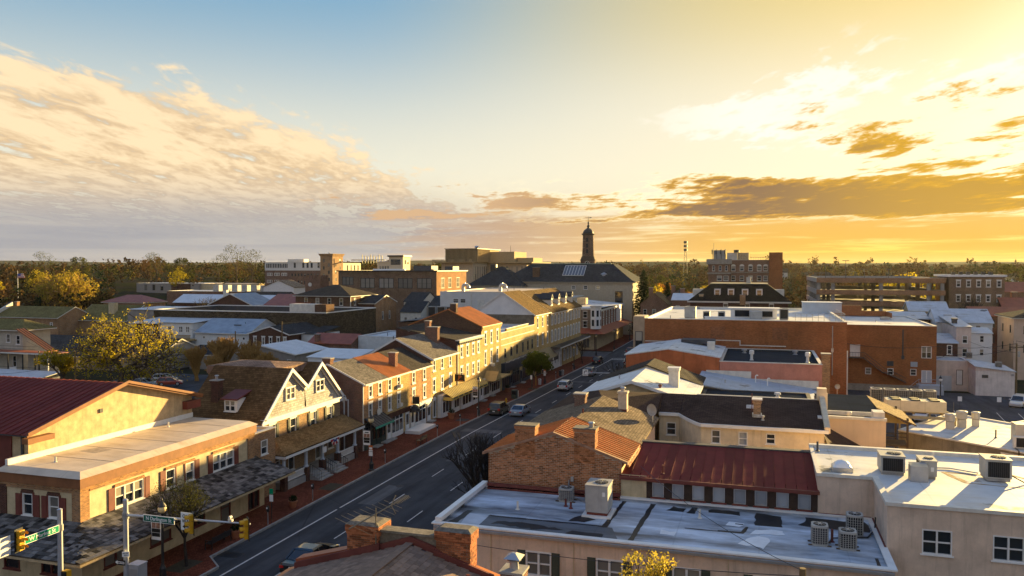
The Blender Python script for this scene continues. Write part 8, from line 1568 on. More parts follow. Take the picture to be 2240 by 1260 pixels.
signal_head('yellow traffic signal head left of the W Market St plate',-37.1,31.85,5.68,R(98)); t = thing('lane_sign','white sign cut by the left frame edge','sign',(-37.12,30.95,5.6),local=True); m = MB(); m.box(0,-0.4,-0.5,0.03,0.4,0.5); part('plate',m,SWHITE,t)
t = thing('pedestrian_signal','black and yellow pedestrian signal on the left mast','signal',(-36.9,34.5,2.95),local=True); m = MB(); m.box(0,-0.2,-0.22,0.36,0.12,0.22); part('housing',m,SYEL,t); m = MB(); m.box(0.02,-0.26,-0.20,0.33,-0.2,0.20); part('visor',m,SBLACK,t)
t = thing('no_turn_sign','white sign with red prohibition ring at the bottom of the left mast','sign',(-37.2,34.35,2.1),local=True); m = MB(); m.box(-0.3,0,-0.38,0.3,0.02,0.38); part('plate',m,SWHITE,t); m = MB()
for k in range(20): a_,c_ = 2 * math.pi * k / 20,2 * math.pi * (k + 1) / 20; m.bar((0.22 * math.cos(a_),-0.01,0.06 + 0.22 * math.sin(a_)),(0.22 * math.cos(c_),-0.01,0.06 + 0.22 * math.sin(c_)),0.05)
m.bar((-0.15,-0.012,0.21),(0.15,-0.012,-0.09),0.045); part('ring',m,SRED,t); m = MB(); m.bar((0.02,-0.006,-0.08),(0.02,-0.006,0.1),0.06); m.bar((0.02,-0.006,0.1),(-0.1,-0.006,0.1),0.06); part('arrow',m,SBLACK,t)
# right-turn sign on a mast from the right kerb
t = thing('turn_sign_mast','grey mast from the right kerb carrying the turn-right sign','signal mast',(-20.2,121.0,gz(121)),local=True); m = MB(); m.tube((0,0,0),(0,0,5.0),0.12,0.10,10); part('pole',m,POLE,t); m = MB(); m.tube((0,0,4.3),(-5.6,0,4.2),0.07,0.05,10); part('arm',m,POLE,t)
t = thing('turn_right_sign','white right-turn ONLY sign hanging over the street','sign',(-25.9,120.9,3.7),local=True); m = MB(); m.box(-0.42,0,-0.5,0.42,0.03,0.5); part('plate',m,SWHITE,t); text('ONLY',0.24,SBLACK,t,at(0,-0.008,-0.34)); m = MB(); m.bar((-0.16,-0.006,-0.14),(-0.16,-0.006,0.12),0.09); m.bar((-0.16,-0.006,0.12),(-0.02,-0.006,0.26),0.09); m.bar((-0.02,-0.006,0.26),(0.1,-0.006,0.26),0.09); m.extr([(0.08,-0.008,0.40),(0.30,-0.008,0.26),(0.08,-0.008,0.12)],(0,0.004,0)); part('arrow',m,SBLACK,t)
# hanging shop sign
t = thing('hanging_sign','black shop sign with orange letters JP over the striped awning','sign',(-40.0,103.5,4.6),local=True); m = MB(); m.box(-0.75,-0.04,-0.5,0.75,0.04,0.5); m.tube((-0.9,0,0.62),(0.75,0,0.62),0.03); part('board',m,SBLACK,t); text('JP',0.62,plain('letter_orange',(0.55,0.17,0.05),0.5,0.05),t,at(0,-0.05,0.08)); m = MB(); m.box(-0.5,-0.05,-0.38,0.5,-0.042,-0.32); part('underline',m,plain('letter_orange',(0.55,0.17,0.05)),t)

# ---------------------------------------------------------------- street furniture
GLOBE = plain('cream_globe',(0.78,0.60,0.30),0.35,0.06,spec=0.5)
def street_lamp(label,x,y,h=4.9,banner=False,plates=False,globe=None):
    z = gz(y) + 0.12; t = thing('street_lamp',label,'street lamp',(x,y,z),'black street lamps along the kerb',local=True)
    m = MB(); m.lathe((0,0,0),[(0.30,0),(0.30,0.12),(0.22,0.18),(0.2,0.7),(0.13,0.85),(0.09,1.0),(0.075,h - 0.6),(0.11,h - 0.55),(0.11,h - 0.5)],12); part('post',m,BLACK,t)
    m = MB(); m.lathe((0,0,h - 0.5),[(0.12,0),(0.24,0.12),(0.27,0.3),(0.22,0.42)],14); part('globe',m,globe or GLOBE,t,smooth=True); m = MB(); m.lathe((0,0,h - 0.08),[(0.28,0),(0.24,0.06),(0.10,0.28),(0.04,0.34),(0.05,0.42),(0.01,0.5)],12); part('cap',m,BLACK,t)
    if banner:
        m = MB(); m.tube((0,0,3.9),(-0.9,0,3.9),0.025); m.tube((0,0,2.45),(-0.9,0,2.45),0.025); part('banner_arm',m,BLACK,t); m = MB(); m.box(-0.85,-0.015,2.47,-0.12,0.015,3.88); bn = part('banner',m,SWHITE,t); m = MB(); m.box(-0.82,-0.02,2.95,-0.15,-0.016,3.2); m.box(-0.8,-0.02,2.68,-0.17,-0.016,2.93); part('print',m,SBLACK,bn); m = MB(); m.box(-0.8,-0.021,3.22,-0.5,-0.016,3.58); m.box(-0.47,-0.021,3.22,-0.17,-0.016,3.58); part('photo',m,plain('print_brown',(0.30,0.16,0.11),0.6,0.6,9),bn); m = MB(); m.box(-0.7,-0.021,3.66,-0.28,-0.016,3.76); part('caption',m,SBLACK,bn)
    if plates:
        for z0,z1,c in ((2.05,2.5,SORG),(1.9,2.03,SWHITE),(1.45,1.85,SWHITE)): m = MB(); m.box(-0.2,-0.13,z0,0.2,-0.11,z1); part('plate',m,c,t)
        m = MB(); m.box(-0.16,-0.136,2.1,0.16,-0.13,2.3); part('plate_panel',m,SWHITE,t)
    return t
street_lamp('street lamp with banner beside the budding tree',-36.3,41.4,4.75,banner=True); street_lamp('street lamp with banner and parking plates before the gabled house',-36.3,69.9,5.2,True,True); street_lamp('street lamp with banner beside the parked dark SUV',-36.4,101.2,5.0,True); street_lamp('street lamp with orange plate just past the green street tree',-36.5,136.2,5.4,True,True); street_lamp('slim street lamp before the yellow hotel',-36.8,160.6,4.8); street_lamp('street lamp at the crossing corner',-38.0,189.8,5.0); street_lamp('street lamp before the rust-red awning beyond the crossing',-36.5,206,5); street_lamp('street lamp far down the street on the left',-36.5,232,5); street_lamp('street lamp on the right pavement behind the foreground chimneys',-19.4,39.0,4.4); street_lamp('lot lamp with white globe in the parking lot',25.8,132.8,4.0,globe=SWHITE)
def meter(label,x,y,twin=False):
    t = thing('parking_meter',label,'parking meter',(x,y,gz(y) + 0.14),'parking meters along the kerb',local=True); m = MB(); m.tube((0,0,0),(0,0,1.05),0.035,0.035,8); part('pole',m,GREYM,t); m = MB(); m.lathe((0,0,1.0),[(0.07,0),(0.12,0.08),(0.13,0.3),(0.11,0.4),(0.04,0.48)],10); part('head',m,BLACK,t); m = MB(); m.box(-0.06,-0.14,1.26,0.06,-0.125,1.38); part('display',m,SWHITE,t)
for lab,x,y in (('parking meter beside the tall handicapped sign post',-36.2,52.6),('parking meter right of the kerbside planter',-36.3,59.2),('parking meter just past the banner lamp',-36.3,72.9),('parking meter opposite the black bench',-36.1,86.1),('parking meter behind the parked dark SUV',-36.1,100.0),('parking meter beyond the green street tree',-36.2,143),('parking meter before the black awning',-36.4,158),('parking meter between bench and striped awning',-36.1,93.5)): meter(lab,x,y)
def post_sign(label,x,y,h,plates,z0=None,w=0.16):
    t = thing('sign_post',label,'sign',(x,y,gz(y) + 0.12 if z0 is None else z0),'small sign posts',local=True); m = MB(); m.tube((0,0,0),(0,0,h),0.03,0.03,6); part('post',m,BLACK,t)
    for a_,c_,mt in plates: m = MB(); m.box(-w,-0.05,a_,w,-0.032,c_); part('plate',m,mt,t)
post_sign('green and white parking sign post left of the shop doors',-36.2,53.1,2.7,((2.25,2.7,SGREEN),(1.7,2.22,SWHITE),(2.3,2.31,SWHITE))); post_sign('white parking plate on a post by the green street tree',-36.3,126.8,2.6,((1.9,2.6,SWHITE),)); post_sign('blue and white handicapped sign in the lot',15.8,128.5,3.0,((2.2,3.0,SWHITE),(2.6,2.9,SBLUE)),gz(128),0.28); post_sign('white lot sign beside the lamp',27.7,129.5,1.9,((1.2,1.9,SWHITE),),gz(129),0.28); post_sign('white lot sign near the right edge',32.6,129,2.1,((1.4,2.1,SWHITE),),gz(129),0.28)
def planter(label,x,y,s_=1.0):
    z = gz(y) + 0.14; t = thing('planter',label,'planter',(x,y,z),'clay planters on the pavement',local=True); m = MB(); m.lathe((0,0,0),[(0.24 * s_,0),(0.36 * s_,0.5 * s_),(0.40 * s_,0.5 * s_),(0.40 * s_,0.58 * s_),(0.34 * s_,0.58 * s_)],12); part('pot',m,TERRA,t); r = random.Random(x * y); c = MB()
    for _ in range(160): v = rvec(r); leafquad(c,Vector((v.x * 0.36 * s_,v.y * 0.36 * s_,0.78 * s_ + v.z * 0.26 * s_)),0.09,r)
    part('plant',c,L_DK,t,fix=False)
planter('clay planter beside the kerb near the first shop doors',-36.8,57.0); planter('clay planter at the end of the long bench',-36.7,49.3); planter('dark tall planter before the striped awning',-38.9,97.5,1.3); planter('planter at the foot of the street tree shop',-39.6,124,1.1)
def bench(label,x,y,L_):
    t = thing('bench',label,'bench',(x,y,gz(y) + 0.14),'black street benches',local=True)
    for k in range(5): m = MB(); m.box(-0.28 + k * 0.11,-L_ / 2,0.43,-0.20 + k * 0.11,L_ / 2,0.46); part('seat_slat',m,BLACK,t)
    for k in range(4): m = MB(); m.box(0.26 + k * 0.02,-L_ / 2,0.52 + k * 0.1,0.29 + k * 0.02,L_ / 2,0.59 + k * 0.1); part('back_slat',m,BLACK,t)
    for yy in (-L_ / 2 + 0.06,L_ / 2 - 0.06): m = MB(); m.bar((-0.26,yy,0),(-0.26,yy,0.65),0.05); m.bar((0.28,yy,0),(0.33,yy,0.95),0.05); m.bar((-0.26,yy,0.65),(0.28,yy,0.65),0.05); part('end_frame',m,BLACK,t)
bench('long black bench under the signal arm',-36.9,47.6,2.2); bench('black bench facing the white storefront',-36.5,82.4,1.8)
t = thing('news_boxes','black newspaper box with white one beside it at the kerb','newspaper box',(-36.3,117.4,gz(117) + 0.14),local=True); m = MB(); m.box(-0.4,-0.45,0.1,0.4,0.45,1.35); m.box(-0.35,-0.4,0,0.35,0.4,0.1); part('cabinet',m,DKG,t); m = MB(); m.box(-0.3,-0.46,0.7,0.3,-0.452,1.2); part('window',m,GLASS,t); m = MB(); m.box(-0.3,0.55,0.0,0.3,1.1,1.1); part('second_box',m,OFFW,t)
def bin_(label,x,y,c):
    t = thing('litter_bin',label,'bin',(x,y,gz(y) + 0.14),'litter bins on the pavement',local=True); m = MB(); m.lathe((0,0,0),[(0.24,0),(0.30,0.85),(0.32,0.9),(0.22,1.05)],12); part('body',m,c,t); m = MB(); m.tube((0,-0.3,0.95),(0,-0.2,0.98),0.1,0.1,10); part('opening',m,BLACK,t)
bin_('dark litter bin past the street lamp, left of two',-36.7,148.3,DGREY); bin_('pale litter bin past the street lamp, right of two',-36.5,149.4,GREYM); bin_('blue-grey bin beside the lamp behind the tree',-37.0,134.6,BLUEW)
t = thing('hydrant','yellow fire hydrant near the newspaper box','fire hydrant',(-36.2,112.8,gz(112) + 0.14),local=True); m = MB(); m.lathe((0,0,0),[(0.18,0),(0.18,0.06),(0.11,0.08),(0.11,0.5),(0.15,0.52),(0.13,0.62),(0.05,0.72)],12); part('barrel',m,SYEL,t); m = MB(); m.tube((-0.2,0,0.38),(0.2,0,0.38),0.06,0.06,8); part('outlet',m,SYEL,t)
t = thing('bollard_pole','thin yellow pole by the street lamp behind the tree','pole',(-37.3,133.2,gz(133)),local=True); m = MB(); m.tube((0,0,0),(0,0,3.2),0.05,0.05,8); part('pole',m,SYEL,t)
for i,(x,y) in enumerate(((-37.0,57.5),(-37.2,97.0),(-36.6,43.6),(-36.7,128.5))):
    m = MB(); z = gz(y) + 0.15; y += 6.0 if i == 0 else 0; m.box(x - 0.75,y - 1.1,z - 0.02,x + 0.75,y + 1.1,z); m2 = None; one('tree_pit',m,[KERB,KERB,ASPH,plain('pit_soil',(0.05,0.04,0.025),0.95,0.4,5)][2 if i == 1 else 3],'bare pavement pit ' + ('before the gabled house','with dark grate before the striped awning','around the budding tree','around the green street tree')[i],'tree pit',org=(x,y,z))
for i,(x,y) in enumerate(((22,118.5),(25,118.2),(28,117.9),(31,117.6),(34,117.3),(23.5,123.2),(27,123))):
    m = MB(); m.hexa([(-0.9,-0.09,0),(0.9,-0.09,0),(0.9,0.09,0),(-0.9,0.09,0),(-0.85,-0.05,0.13),(0.85,-0.05,0.13),(0.85,0.05,0.13),(-0.85,0.05,0.13)]); tag(link('wheel_stop',m.mesh('wheel_stop',CONC),None,(x,y,gz(y) + 0.01)),f'concrete wheel stop in the lot, {("first", "second", "third", "fourth", "fifth", "rear left", "rear right")[i]}','wheel stop','wheel stops in the parking lot')
m = MB(); m.box(-0.9,-0.45,0,0.9,0.45,0.004); tag(link('storm_drain',m.mesh('storm_drain',SBLACK),None,(-35.3,46.6,0.012)),'black storm drain grate beside the kerb corner','drain')
for a_ in (-0.5,0.5): pass
# satellite dishes
def dish(label,x,y,z,r_,rot):
    t = thing('satellite_dish',label,'satellite dish',(x,y,z),'satellite dishes',rot,local=True); m = MB(); m.tube((0,0,0),(0,0,0.8),0.035); part('mast',m,GREYM,t); m = MB(); n = 16
    for k in range(5):
        for i in range(n):
            q = lambda k_,i_: (0.15 * (k_ / 5) ** 2 * -1 + 0.05,r_ * k_ / 5 * math.cos(6.2832 * i_ / n),0.95 + r_ * k_ / 5 * math.sin(6.2832 * i_ / n))
            m.poly([q(k,i),q(k + 1,i),q(k + 1,i + 1),q(k,i + 1)])
    part('reflector',m,ACGREY,t,fix=False,smooth=True); m = MB(); m.bar((0.05,0,0.55),(-0.45,0,0.85),0.03); part('feed_arm',m,GREYM,t)
dish('grey satellite dish at the corner of the grey shingle roof',-7.1,55.3,9.2,0.42,R(60)); dish('tan satellite dish beside the brick pier',8.3,96.6,5.6,0.30,R(100))
# poles and wires
def util_pole(label,x,y,h,z=G0,arms=True):
    t = thing('utility_pole',label,'utility pole',(x,y,z),'timber utility poles',local=True); m = MB(); m.tube((0,0,0),(0,0,h),0.16,0.12,8); part('pole',m,plain('pole_timber',(0.20,0.13,0.06),0.9,0.3,3),t)
    if arms: m = MB(); m.box(-1.1,-0.06,h - 0.7,1.1,0.06,h - 0.55); part('crossarm',m,WOODD,t); m = MB(); m.tube((0.3,0,h - 2.2),(0.3,0,h - 1.3),0.22,0.22,10); part('transformer',m,ACGREY,t)
util_pole('sunlit timber pole in front of the big yellow tree',-111.5,107,7.2,arms=False); util_pole('timber pole beside the white long house',-112.7,152,7.2,arms=False); util_pole('timber pole right of the dark red gabled house',-101.6,153.5,9.5,arms=False); util_pole('leaning timber pole with transformer at the right edge',40.2,149.5,9.0); util_pole('short timber pole at the bottom edge before the peach wall',1.55,31.0,8.9,0,arms=False)
def wire(label,pts,r_=0.015,sag=0.4):
    m = MB()
    for p,q in zip(pts,pts[1:]):
        p,q = Vector(p),Vector(q); pv = p
        for k in range(1,9): f = k / 8; v = p.lerp(q,f) - Vector((0,0,sag * 4 * f * (1 - f))); m.tube(pv,v,r_,n=4,caps=False); pv = v
    one('wire',m,BLACK,label,'wire','overhead wires')
wire('thin wire running from the short pole across the silver roof',[(1.55,31,8.8),(-6.3,44.0,9.0)]); wire('thin wire along the peach stucco wall',[(1.55,31,8.6),(-13.5,35.9,6.6)],sag=0.2); wire('wire from the sunlit pole towards the yard',[(-111.5,107,5.0),(-93,112,5.3)],0.03,0.8); wire('lower wire from the sunlit pole',[(-111.5,107,4.2),(-130,104,1.5)],0.03,0.8); wire('wires between the right pole and the brick rear wall',[(40.2,149.5,7.5),(28,146.9,6.9),(14,146.8,7.0)],0.035,0.5); wire('sagging wires over the whitewashed outbuilding',[(40.2,149.5,6.8),(31,152,5.2),(24,146.8,5.0)],0.035,0.6); wire('wire beside the peach house',[(40.2,149.5,8),(46,173.2,6)],0.035,0.8)
t = thing('flagpole','white flagpole with a flag among the left trees','flagpole',(-322,278,0),local=True); m = MB(); m.tube((0,0,0),(0,0,18.6),0.16,0.10,8); part('pole',m,WHITE,t)
for k in range(6): m = MB(); m.box(0.1,-0.03,15.2 + k * 0.33,4.2 - 0.15 * k,0.03,15.2 + (k + 1) * 0.33); part('stripe',m,SRED if k % 2 == 0 else WHITE,t)
m = MB(); m.box(0.1,-0.05,16.2,1.8,0.05,17.2); part('canton',m,SBLUE,t)

# ---------------------------------------------------------------- cars (front towards local +Y)
TYRE = plain('tyre',(0.012,0.012,0.012),0.85,0.2); RIM = plain('wheel_rim',(0.40,0.40,0.41),0.35,0.1,metal=0.7); TAIL = plain('tail_lamp',(0.42,0.02,0.015),0.25,0.05,spec=0.6); HEADL = plain('head_lamp',(0.7,0.7,0.68),0.2,0.03,spec=0.7); CGL = glass('car_glass',(0.012,0.014,0.016),0.05)
def paint(name,c):
    if name in MATS: return MATS[name]
    m,nt,p = mk(name); p.inputs['Base Color'].default_value = (*c,1); p.inputs['Roughness'].default_value = 0.32; p.inputs['Coat Weight'].default_value = 0.7; p.inputs['Coat Roughness'].default_value = 0.06; p.inputs['Metallic'].default_value = 0.15; return m
KIND = {  # length, width, belt height, roof height, cabin base (rear, front), cabin roof (rear, front), hood nose height
    'suv': (4.6,1.82,1.02,1.70,(-2.15,1.15),(-1.95,0.35),0.86),'sedan': (4.9,1.82,0.93,1.42,(-1.75,1.20),(-0.95,0.25),0.74),'van': (5.2,1.98,1.15,2.05,(-2.5,1.75),(-2.35,0.85),0.98),'pickup': (5.5,1.95,1.06,1.82,(-0.7,1.45),(-0.45,0.65),0.98),'hatch': (4.1,1.74,0.95,1.48,(-1.95,1.1),(-1.55,0.2),0.76)}
def loft(m,secs):
    for a_,c_ in zip(secs,secs[1:]):
        for i in range(len(a_)): j = (i + 1) % len(a_); m.poly([a_[i],a_[j],c_[j],c_[i]])
    m.poly(list(reversed(secs[0]))); m.poly(secs[-1])
def car(label,kind,col,x,y,rot=0.0,z=None,spare=False,rack=False,cat=None):
    L_,W,zb,zr,cb,crf,zn = KIND[kind]; t = thing('parked_car' if cat is None else cat,label,'van' if kind == 'van' else ('pickup' if kind == 'pickup' else 'car'),(x,y,(gz(y) if z is None else z) + 0.01),'cars on the street and in the lots',rot,local=True)
    hw = W / 2; zl = 0.26
    def sec(y_,w,top,low=zl): return [(-w * 0.90,y_,low),(-w,y_,low + 0.16),(-w,y_,top - 0.22),(-w * 0.93,y_,top - 0.05),(-w * 0.80,y_,top),(w * 0.80,y_,top),(w * 0.93,y_,top - 0.05),(w,y_,top - 0.22),(w,y_,low + 0.16),(w * 0.90,y_,low)]
    deck = zb - 0.02 if kind == 'sedan' else zb
    st = [(-L_ / 2,hw * 0.90,deck - 0.12,zl + 0.1),(-L_ / 2 + 0.10,hw * 0.97,deck,zl),(-L_ / 4,hw,zb + 0.01,zl),(cb[1] - 0.2,hw,zb,zl),(cb[1] + 0.25,hw,zb - 0.05,zl),(L_ / 2 - 0.45,hw * 0.96,zn + 0.04,zl),(L_ / 2 - 0.12,hw * 0.90,zn - 0.04,zl),(L_ / 2,hw * 0.80,zn - 0.2,zl + 0.1)]
    m = MB(); loft(m,[sec(*s_) for s_ in st]); part('body',m,col,t)
    m = MB(); w0,w1 = hw * 0.92,hw * 0.74
    m.hexa([(-w0,cb[0],zb - 0.02),(w0,cb[0],zb - 0.02),(w0,cb[1],zb - 0.04),(-w0,cb[1],zb - 0.04),(-w1,crf[0],zr - 0.05),(w1,crf[0],zr - 0.05),(w1,crf[1],zr - 0.05),(-w1,crf[1],zr - 0.05)]); part('glasshouse',m,CGL,t)
    m = MB(); ov = 0.04
    m.hexa([(-w1 - ov,crf[0] - 0.08,zr - 0.075),(w1 + ov,crf[0] - 0.08,zr - 0.075),(w1 + ov,crf[1] + 0.08,zr - 0.085),(-w1 - ov,crf[1] + 0.08,zr - 0.085),(-w1 + 0.1,crf[0] + 0.1,zr),(w1 - 0.1,crf[0] + 0.1,zr),(w1 - 0.1,crf[1] - 0.15,zr),(-w1 + 0.1,crf[1] - 0.15,zr)]); part('roof',m,col,t)
    for s_ in (-1,1):
        ps = [((s_ * w0,cb[0] + 0.02,zb - 0.03),(s_ * w1 * 1.01,crf[0],zr - 0.06),0.11),((s_ * w0,cb[1],zb - 0.03),(s_ * w1,crf[1],zr - 0.06),0.08)]
        for f in ((0.5,) if kind in ('sedan','pickup','hatch') else (0.36,0.68)): yb = cb[0] + (cb[1] - cb[0]) * f; yt = crf[0] + (crf[1] - crf[0]) * f; ps.append(((s_ * w0 * 1.005,yb,zb - 0.03),(s_ * w1 * 1.01,yt,zr - 0.06),0.09))
        for p_,q_,w_ in ps: m = MB(); m.bar(p_,q_,w_); part('pillar',m,col,t)
    wr_ = 0.34 if kind in ('sedan','hatch') else 0.38
    for sx_ in (-1,1):
        for yy in (-L_ * 0.30,L_ * 0.31):
            m = MB(); m.tube((sx_ * (hw - 0.21),yy,wr_),(sx_ * (hw + 0.005),yy,wr_),wr_,wr_,16); wh = part('wheel',m,TYRE,t); m = MB(); m.tube((sx_ * (hw + 0.005),yy,wr_),(sx_ * (hw + 0.02),yy,wr_),wr_ * 0.62,wr_ * 0.5,12); part('rim',m,RIM,wh)
        zt = zb - 0.22 if kind in ('sedan','hatch') else zb - 0.15; m = MB(); m.box(sx_ * hw * 0.96,-L_ / 2 - 0.015,zt - 0.10,sx_ * hw * 0.62,-L_ / 2 + 0.12,zt + (0.06 if kind == 'sedan' else 0.2)); part('tail_light',m,TAIL,t)
        m = MB(); m.box(sx_ * hw * 0.86,L_ / 2 - 0.2,zn - 0.22,sx_ * hw * 0.5,L_ / 2 - 0.02,zn - 0.08); part('headlight',m,HEADL,t); m = MB(); m.box(sx_ * hw,cb[1] - 0.35,zb - 0.02,sx_ * (hw + 0.18),cb[1] - 0.2,zb + 0.14); part('mirror',m,col,t)
    m = MB(); m.box(-hw * 0.88,-L_ / 2 - 0.06,zl + 0.05,hw * 0.88,-L_ / 2 + 0.1,zl + 0.27); part('bumper',m,DGREY if kind != 'sedan' else col,t); m = MB(); m.box(-0.16,-L_ / 2 - 0.03,zl + 0.34,0.16,-L_ / 2 - 0.0,zl + 0.46); part('number_plate',m,SWHITE,t)
    if kind == 'pickup': m = MB(); m.box(-hw * 0.78,-L_ / 2 + 0.15,zb - 0.02,hw * 0.78,cb[0] - 0.12,zb + 0.012); part('bed',m,SBLACK,t)
    if spare: m = MB(); m.tube((0,-L_ / 2 - 0.2,0.82),(0,-L_ / 2 - 0.02,0.82),0.33,0.36,16); part('spare_wheel',m,col,t)
    if rack:
        m = MB()
        for s_ in (-1,1): m.bar((s_ * w1 * 0.85,crf[0] + 0.15,zr + 0.05),(s_ * w1 * 0.85,crf[1] - 0.2,zr + 0.05),0.04)
        m.bar((-w1 * 0.85,-1.0,zr + 0.05),(w1 * 0.85,-1.0,zr + 0.05),0.035); m.bar((-w1 * 0.85,-0.1,zr + 0.05),(w1 * 0.85,-0.1,zr + 0.05),0.035); part('roof_rack',m,BLACK,t)
    return t
C_BLK = paint('paint_black',(0.008,0.009,0.010)); C_GRN = paint('paint_dark_green',(0.030,0.036,0.032)); C_SIL = paint('paint_blue_silver',(0.20,0.25,0.30)); C_WHT = paint('paint_white',(0.62,0.62,0.60)); C_GRY = paint('paint_grey',(0.28,0.28,0.28)); C_RED = paint('paint_red',(0.10,0.012,0.012)); C_RED2 = paint('paint_orange_red',(0.28,0.04,0.02))
car('black sedan low at the bottom of the street','sedan',C_BLK,-28.7,46.6); car('dark green SUV parked at the left kerb','suv',C_GRN,-34.55,104.4,rack=True); car('blue-silver sedan driving beside the dark green SUV','sedan',C_SIL,-31.5,104.6); car('white SUV with covered spare wheel on its tailgate','suv',C_WHT,-31.4,130.6,spare=True); car('silver-grey SUV right behind the turn sign','suv',C_GRY,-31.6,152,rack=True); car('black SUV parked before the crossing','suv',C_BLK,-34.4,174,rack=True); car('white van at the right before the crossing','van',C_WHT,-26.9,171.5); car('dark red SUV on the crossing','suv',C_RED,-30.8,197); car('pale blue car parked far down the street','sedan',C_SIL,-34.0,238)
car('white SUV parked at the right frame edge','suv',C_WHT,36.8,135.5,R(155)); car('white car half hidden behind the condenser rack','suv',C_WHT,20.5,118,R(170)); car('dark car behind the row of five condensers','sedan',C_SIL,18.0,128,R(170))
car('white hatchback in the yard behind the hall','hatch',C_WHT,-99.5,114.5,R(-70),G0 + 1.45); car('orange-red hatchback in the yard','hatch',C_RED2,-95.6,111.2,R(-55),G0 + 1.45); car('dark blue car in the yard behind the hall','sedan',C_SIL,-99.0,109.0,R(-70),G0 + 1.45)

# ---------------------------------------------------------------- small fittings
def fit_box(name,label,cat,mat,org,*bs,group=None):
    m = MB()
    for b_ in bs: m.box(*b_)
    return one(name,m,mat,label,cat,group,org=org)
def pipe_run(label,pts,r_,mat,group='conduits on the roofs'):
    m = MB()
    for p,q in zip(pts,pts[1:]): m.tube(p,q,r_,r_,7)
    return one('conduit',m,mat,label,'conduit',group,org=pts[0])
shop = bpy.data.objects['corner_shop']; SEAM = plain('roof_seam_tan',(0.36,0.26,0.17),0.9,0.3,3)
for i,y in enumerate((42.3,45.4,48.4,51.6,54.5)):
    m = MB(); m.box(-46.7,y - 0.05 + 0.01 * i,7.121,-40.95,y + 0.05,7.127); part('roof_lap',m,SEAM,shop)
m = MB(); m.extr([(-45.6,44.0,7.122),(-44.0,43.8,7.122),(-43.7,45.0,7.122),(-45.2,45.3,7.122)],(0,0,0.004)); part('roof_patch',m,plain('roof_repair',(0.40,0.32,0.24),0.9,0.3,3),shop)
pipe_vent('plastic vent pipe on the tan shop roof, near one',-44.5,41.0,7.12,0.35,OFFW); pipe_vent('plastic vent pipe on the tan shop roof, far one',-45.6,52.8,7.12,0.4,OFFW)
hall = bpy.data.objects['hall']; m = MB(); m.box(-46.79,47.0,9.2,-46.72,47.3,9.5); part('wall_vent',m,DGREY,hall)
flat_ = bpy.data.objects['flat_roof_building']
def rpatch(parent,name,mat,pts,z,jag=0.1):
    q = []
    for i,p in enumerate(pts):
        a_,e_ = Vector(p),Vector(pts[(i + 1) % len(pts)]); k = max(1,int((e_ - a_).length / 0.3))
        for j in range(k): v = a_.lerp(e_,j / k); q.append((v.x + random.uniform(-jag,jag),v.y + random.uniform(-jag,jag)))
    m = MB(); m.prism(q,z - 0.002,z,bottom=False); part(name,m,mat,parent)
PUD = plain('bleached_membrane',(0.74,0.76,0.78),0.5,0.12,2)
rpatch(flat_,'bleached_patch',PUD,[(-1.6,40.6),(-0.9,40.5),(-0.7,41.1),(-1.4,41.2)],7.216,0.07); rpatch(flat_,'bleached_patch',PUD,[(-0.5,39.6),(1.2,39.9),(1.1,40.5),(-0.2,40.4)],7.216,0.12); rpatch(flat_,'bleached_patch',PUD,[(-0.9,38.0),(0.3,37.7),(0.4,39.3),(-0.4,39.2)],7.217,0.14); rpatch(flat_,'bleached_patch',PUD,[(-4.6,38.4),(-3.9,38.2),(-3.8,38.8),(-4.5,38.9)],7.216,0.1)
rpatch(flat_,'tar_stain',TAR,[(-12.8,37.4),(-10.2,37.2),(-9.0,37.5),(-10.6,37.9),(-12.6,37.9)],7.212,0.13); rpatch(flat_,'tar_stain',TAR,[(-8.9,37.0),(-7.2,36.9),(-7.0,37.4),(-8.6,37.5)],7.212,0.13); rpatch(flat_,'tar_stain',TAR,[(-4.6,42.2),(-3.8,42.1),(-3.7,42.9),(-4.5,42.9)],7.213,0.12); rpatch(flat_,'tar_stain',TAR,[(-2.6,42.5),(-1.0,42.4),(-0.9,43.0),(-2.4,43.1)],7.213,0.1); rpatch(flat_,'tar_stain',TAR,[(-1.15,40.85),(-0.75,40.8),(-0.75,41.0),(-1.1,41.02)],7.219,0.03)
pipe_run('grey conduit crossing the silver roof to the tan cooling unit',[(-10.2,43.3,7.27),(-8.9,42.0,7.27),(-8.5,40.7,7.27)],0.03,GREYM); pipe_run('black refrigerant lines between the three condensers',[(3.1,39.3,7.26),(3.3,40.0,7.26),(4.9,40.6,7.26),(5.35,41.8,7.3),(5.38,41.8,7.9)],0.035,BLACK); pipe_run('grey conduit on the white roof behind the cooling units',[(7.6,46.6,9.35),(9.6,47.0,9.35),(10.8,46.3,9.35)],0.035,GREYM); pipe_run('black cable looped beside the rightmost cooling unit',[(12.0,45.2,9.6),(12.5,44.9,9.36),(13.4,45.6,9.36)],0.03,BLACK)
for lab,x,y,z in (('plumbing vent on the silver roof near the parapet',-12.2,40.0,7.2),('plumbing vent on the silver roof in the middle',-2.9,41.4,7.2),('plumbing vent near the back of the white roof',9.2,49.0,9.3),('plumbing vent on the white gable roof',-12.6,74.0,9.5),('plumbing vent on the blue-grey sloping roof',-3.6,88.0,7.55),('plumbing vent on the brick theatre roof, left',-12.5,117,12.6),('plumbing vent on the rear brick roof',20.0,158,10.05)): pipe_vent(lab,x,y,z,0.45,GREYM if y > 60 else OFFW)
fit_box('roof_hatch','low square roof hatch on the rear brick roof','hatch',GREYM,(22.5,165,10.05),(21.7,164.4,10.05,23.2,165.8,10.5),(21.6,164.3,10.5,23.3,165.9,10.58))
fit_box('roof_hatch','pale roof hatch on the cream-painted shop','hatch',OFFW,(-48,133,8.9),(-48.7,132.4,8.9,-47.3,133.8,9.35))
th = bpy.data.objects['brick_theatre']
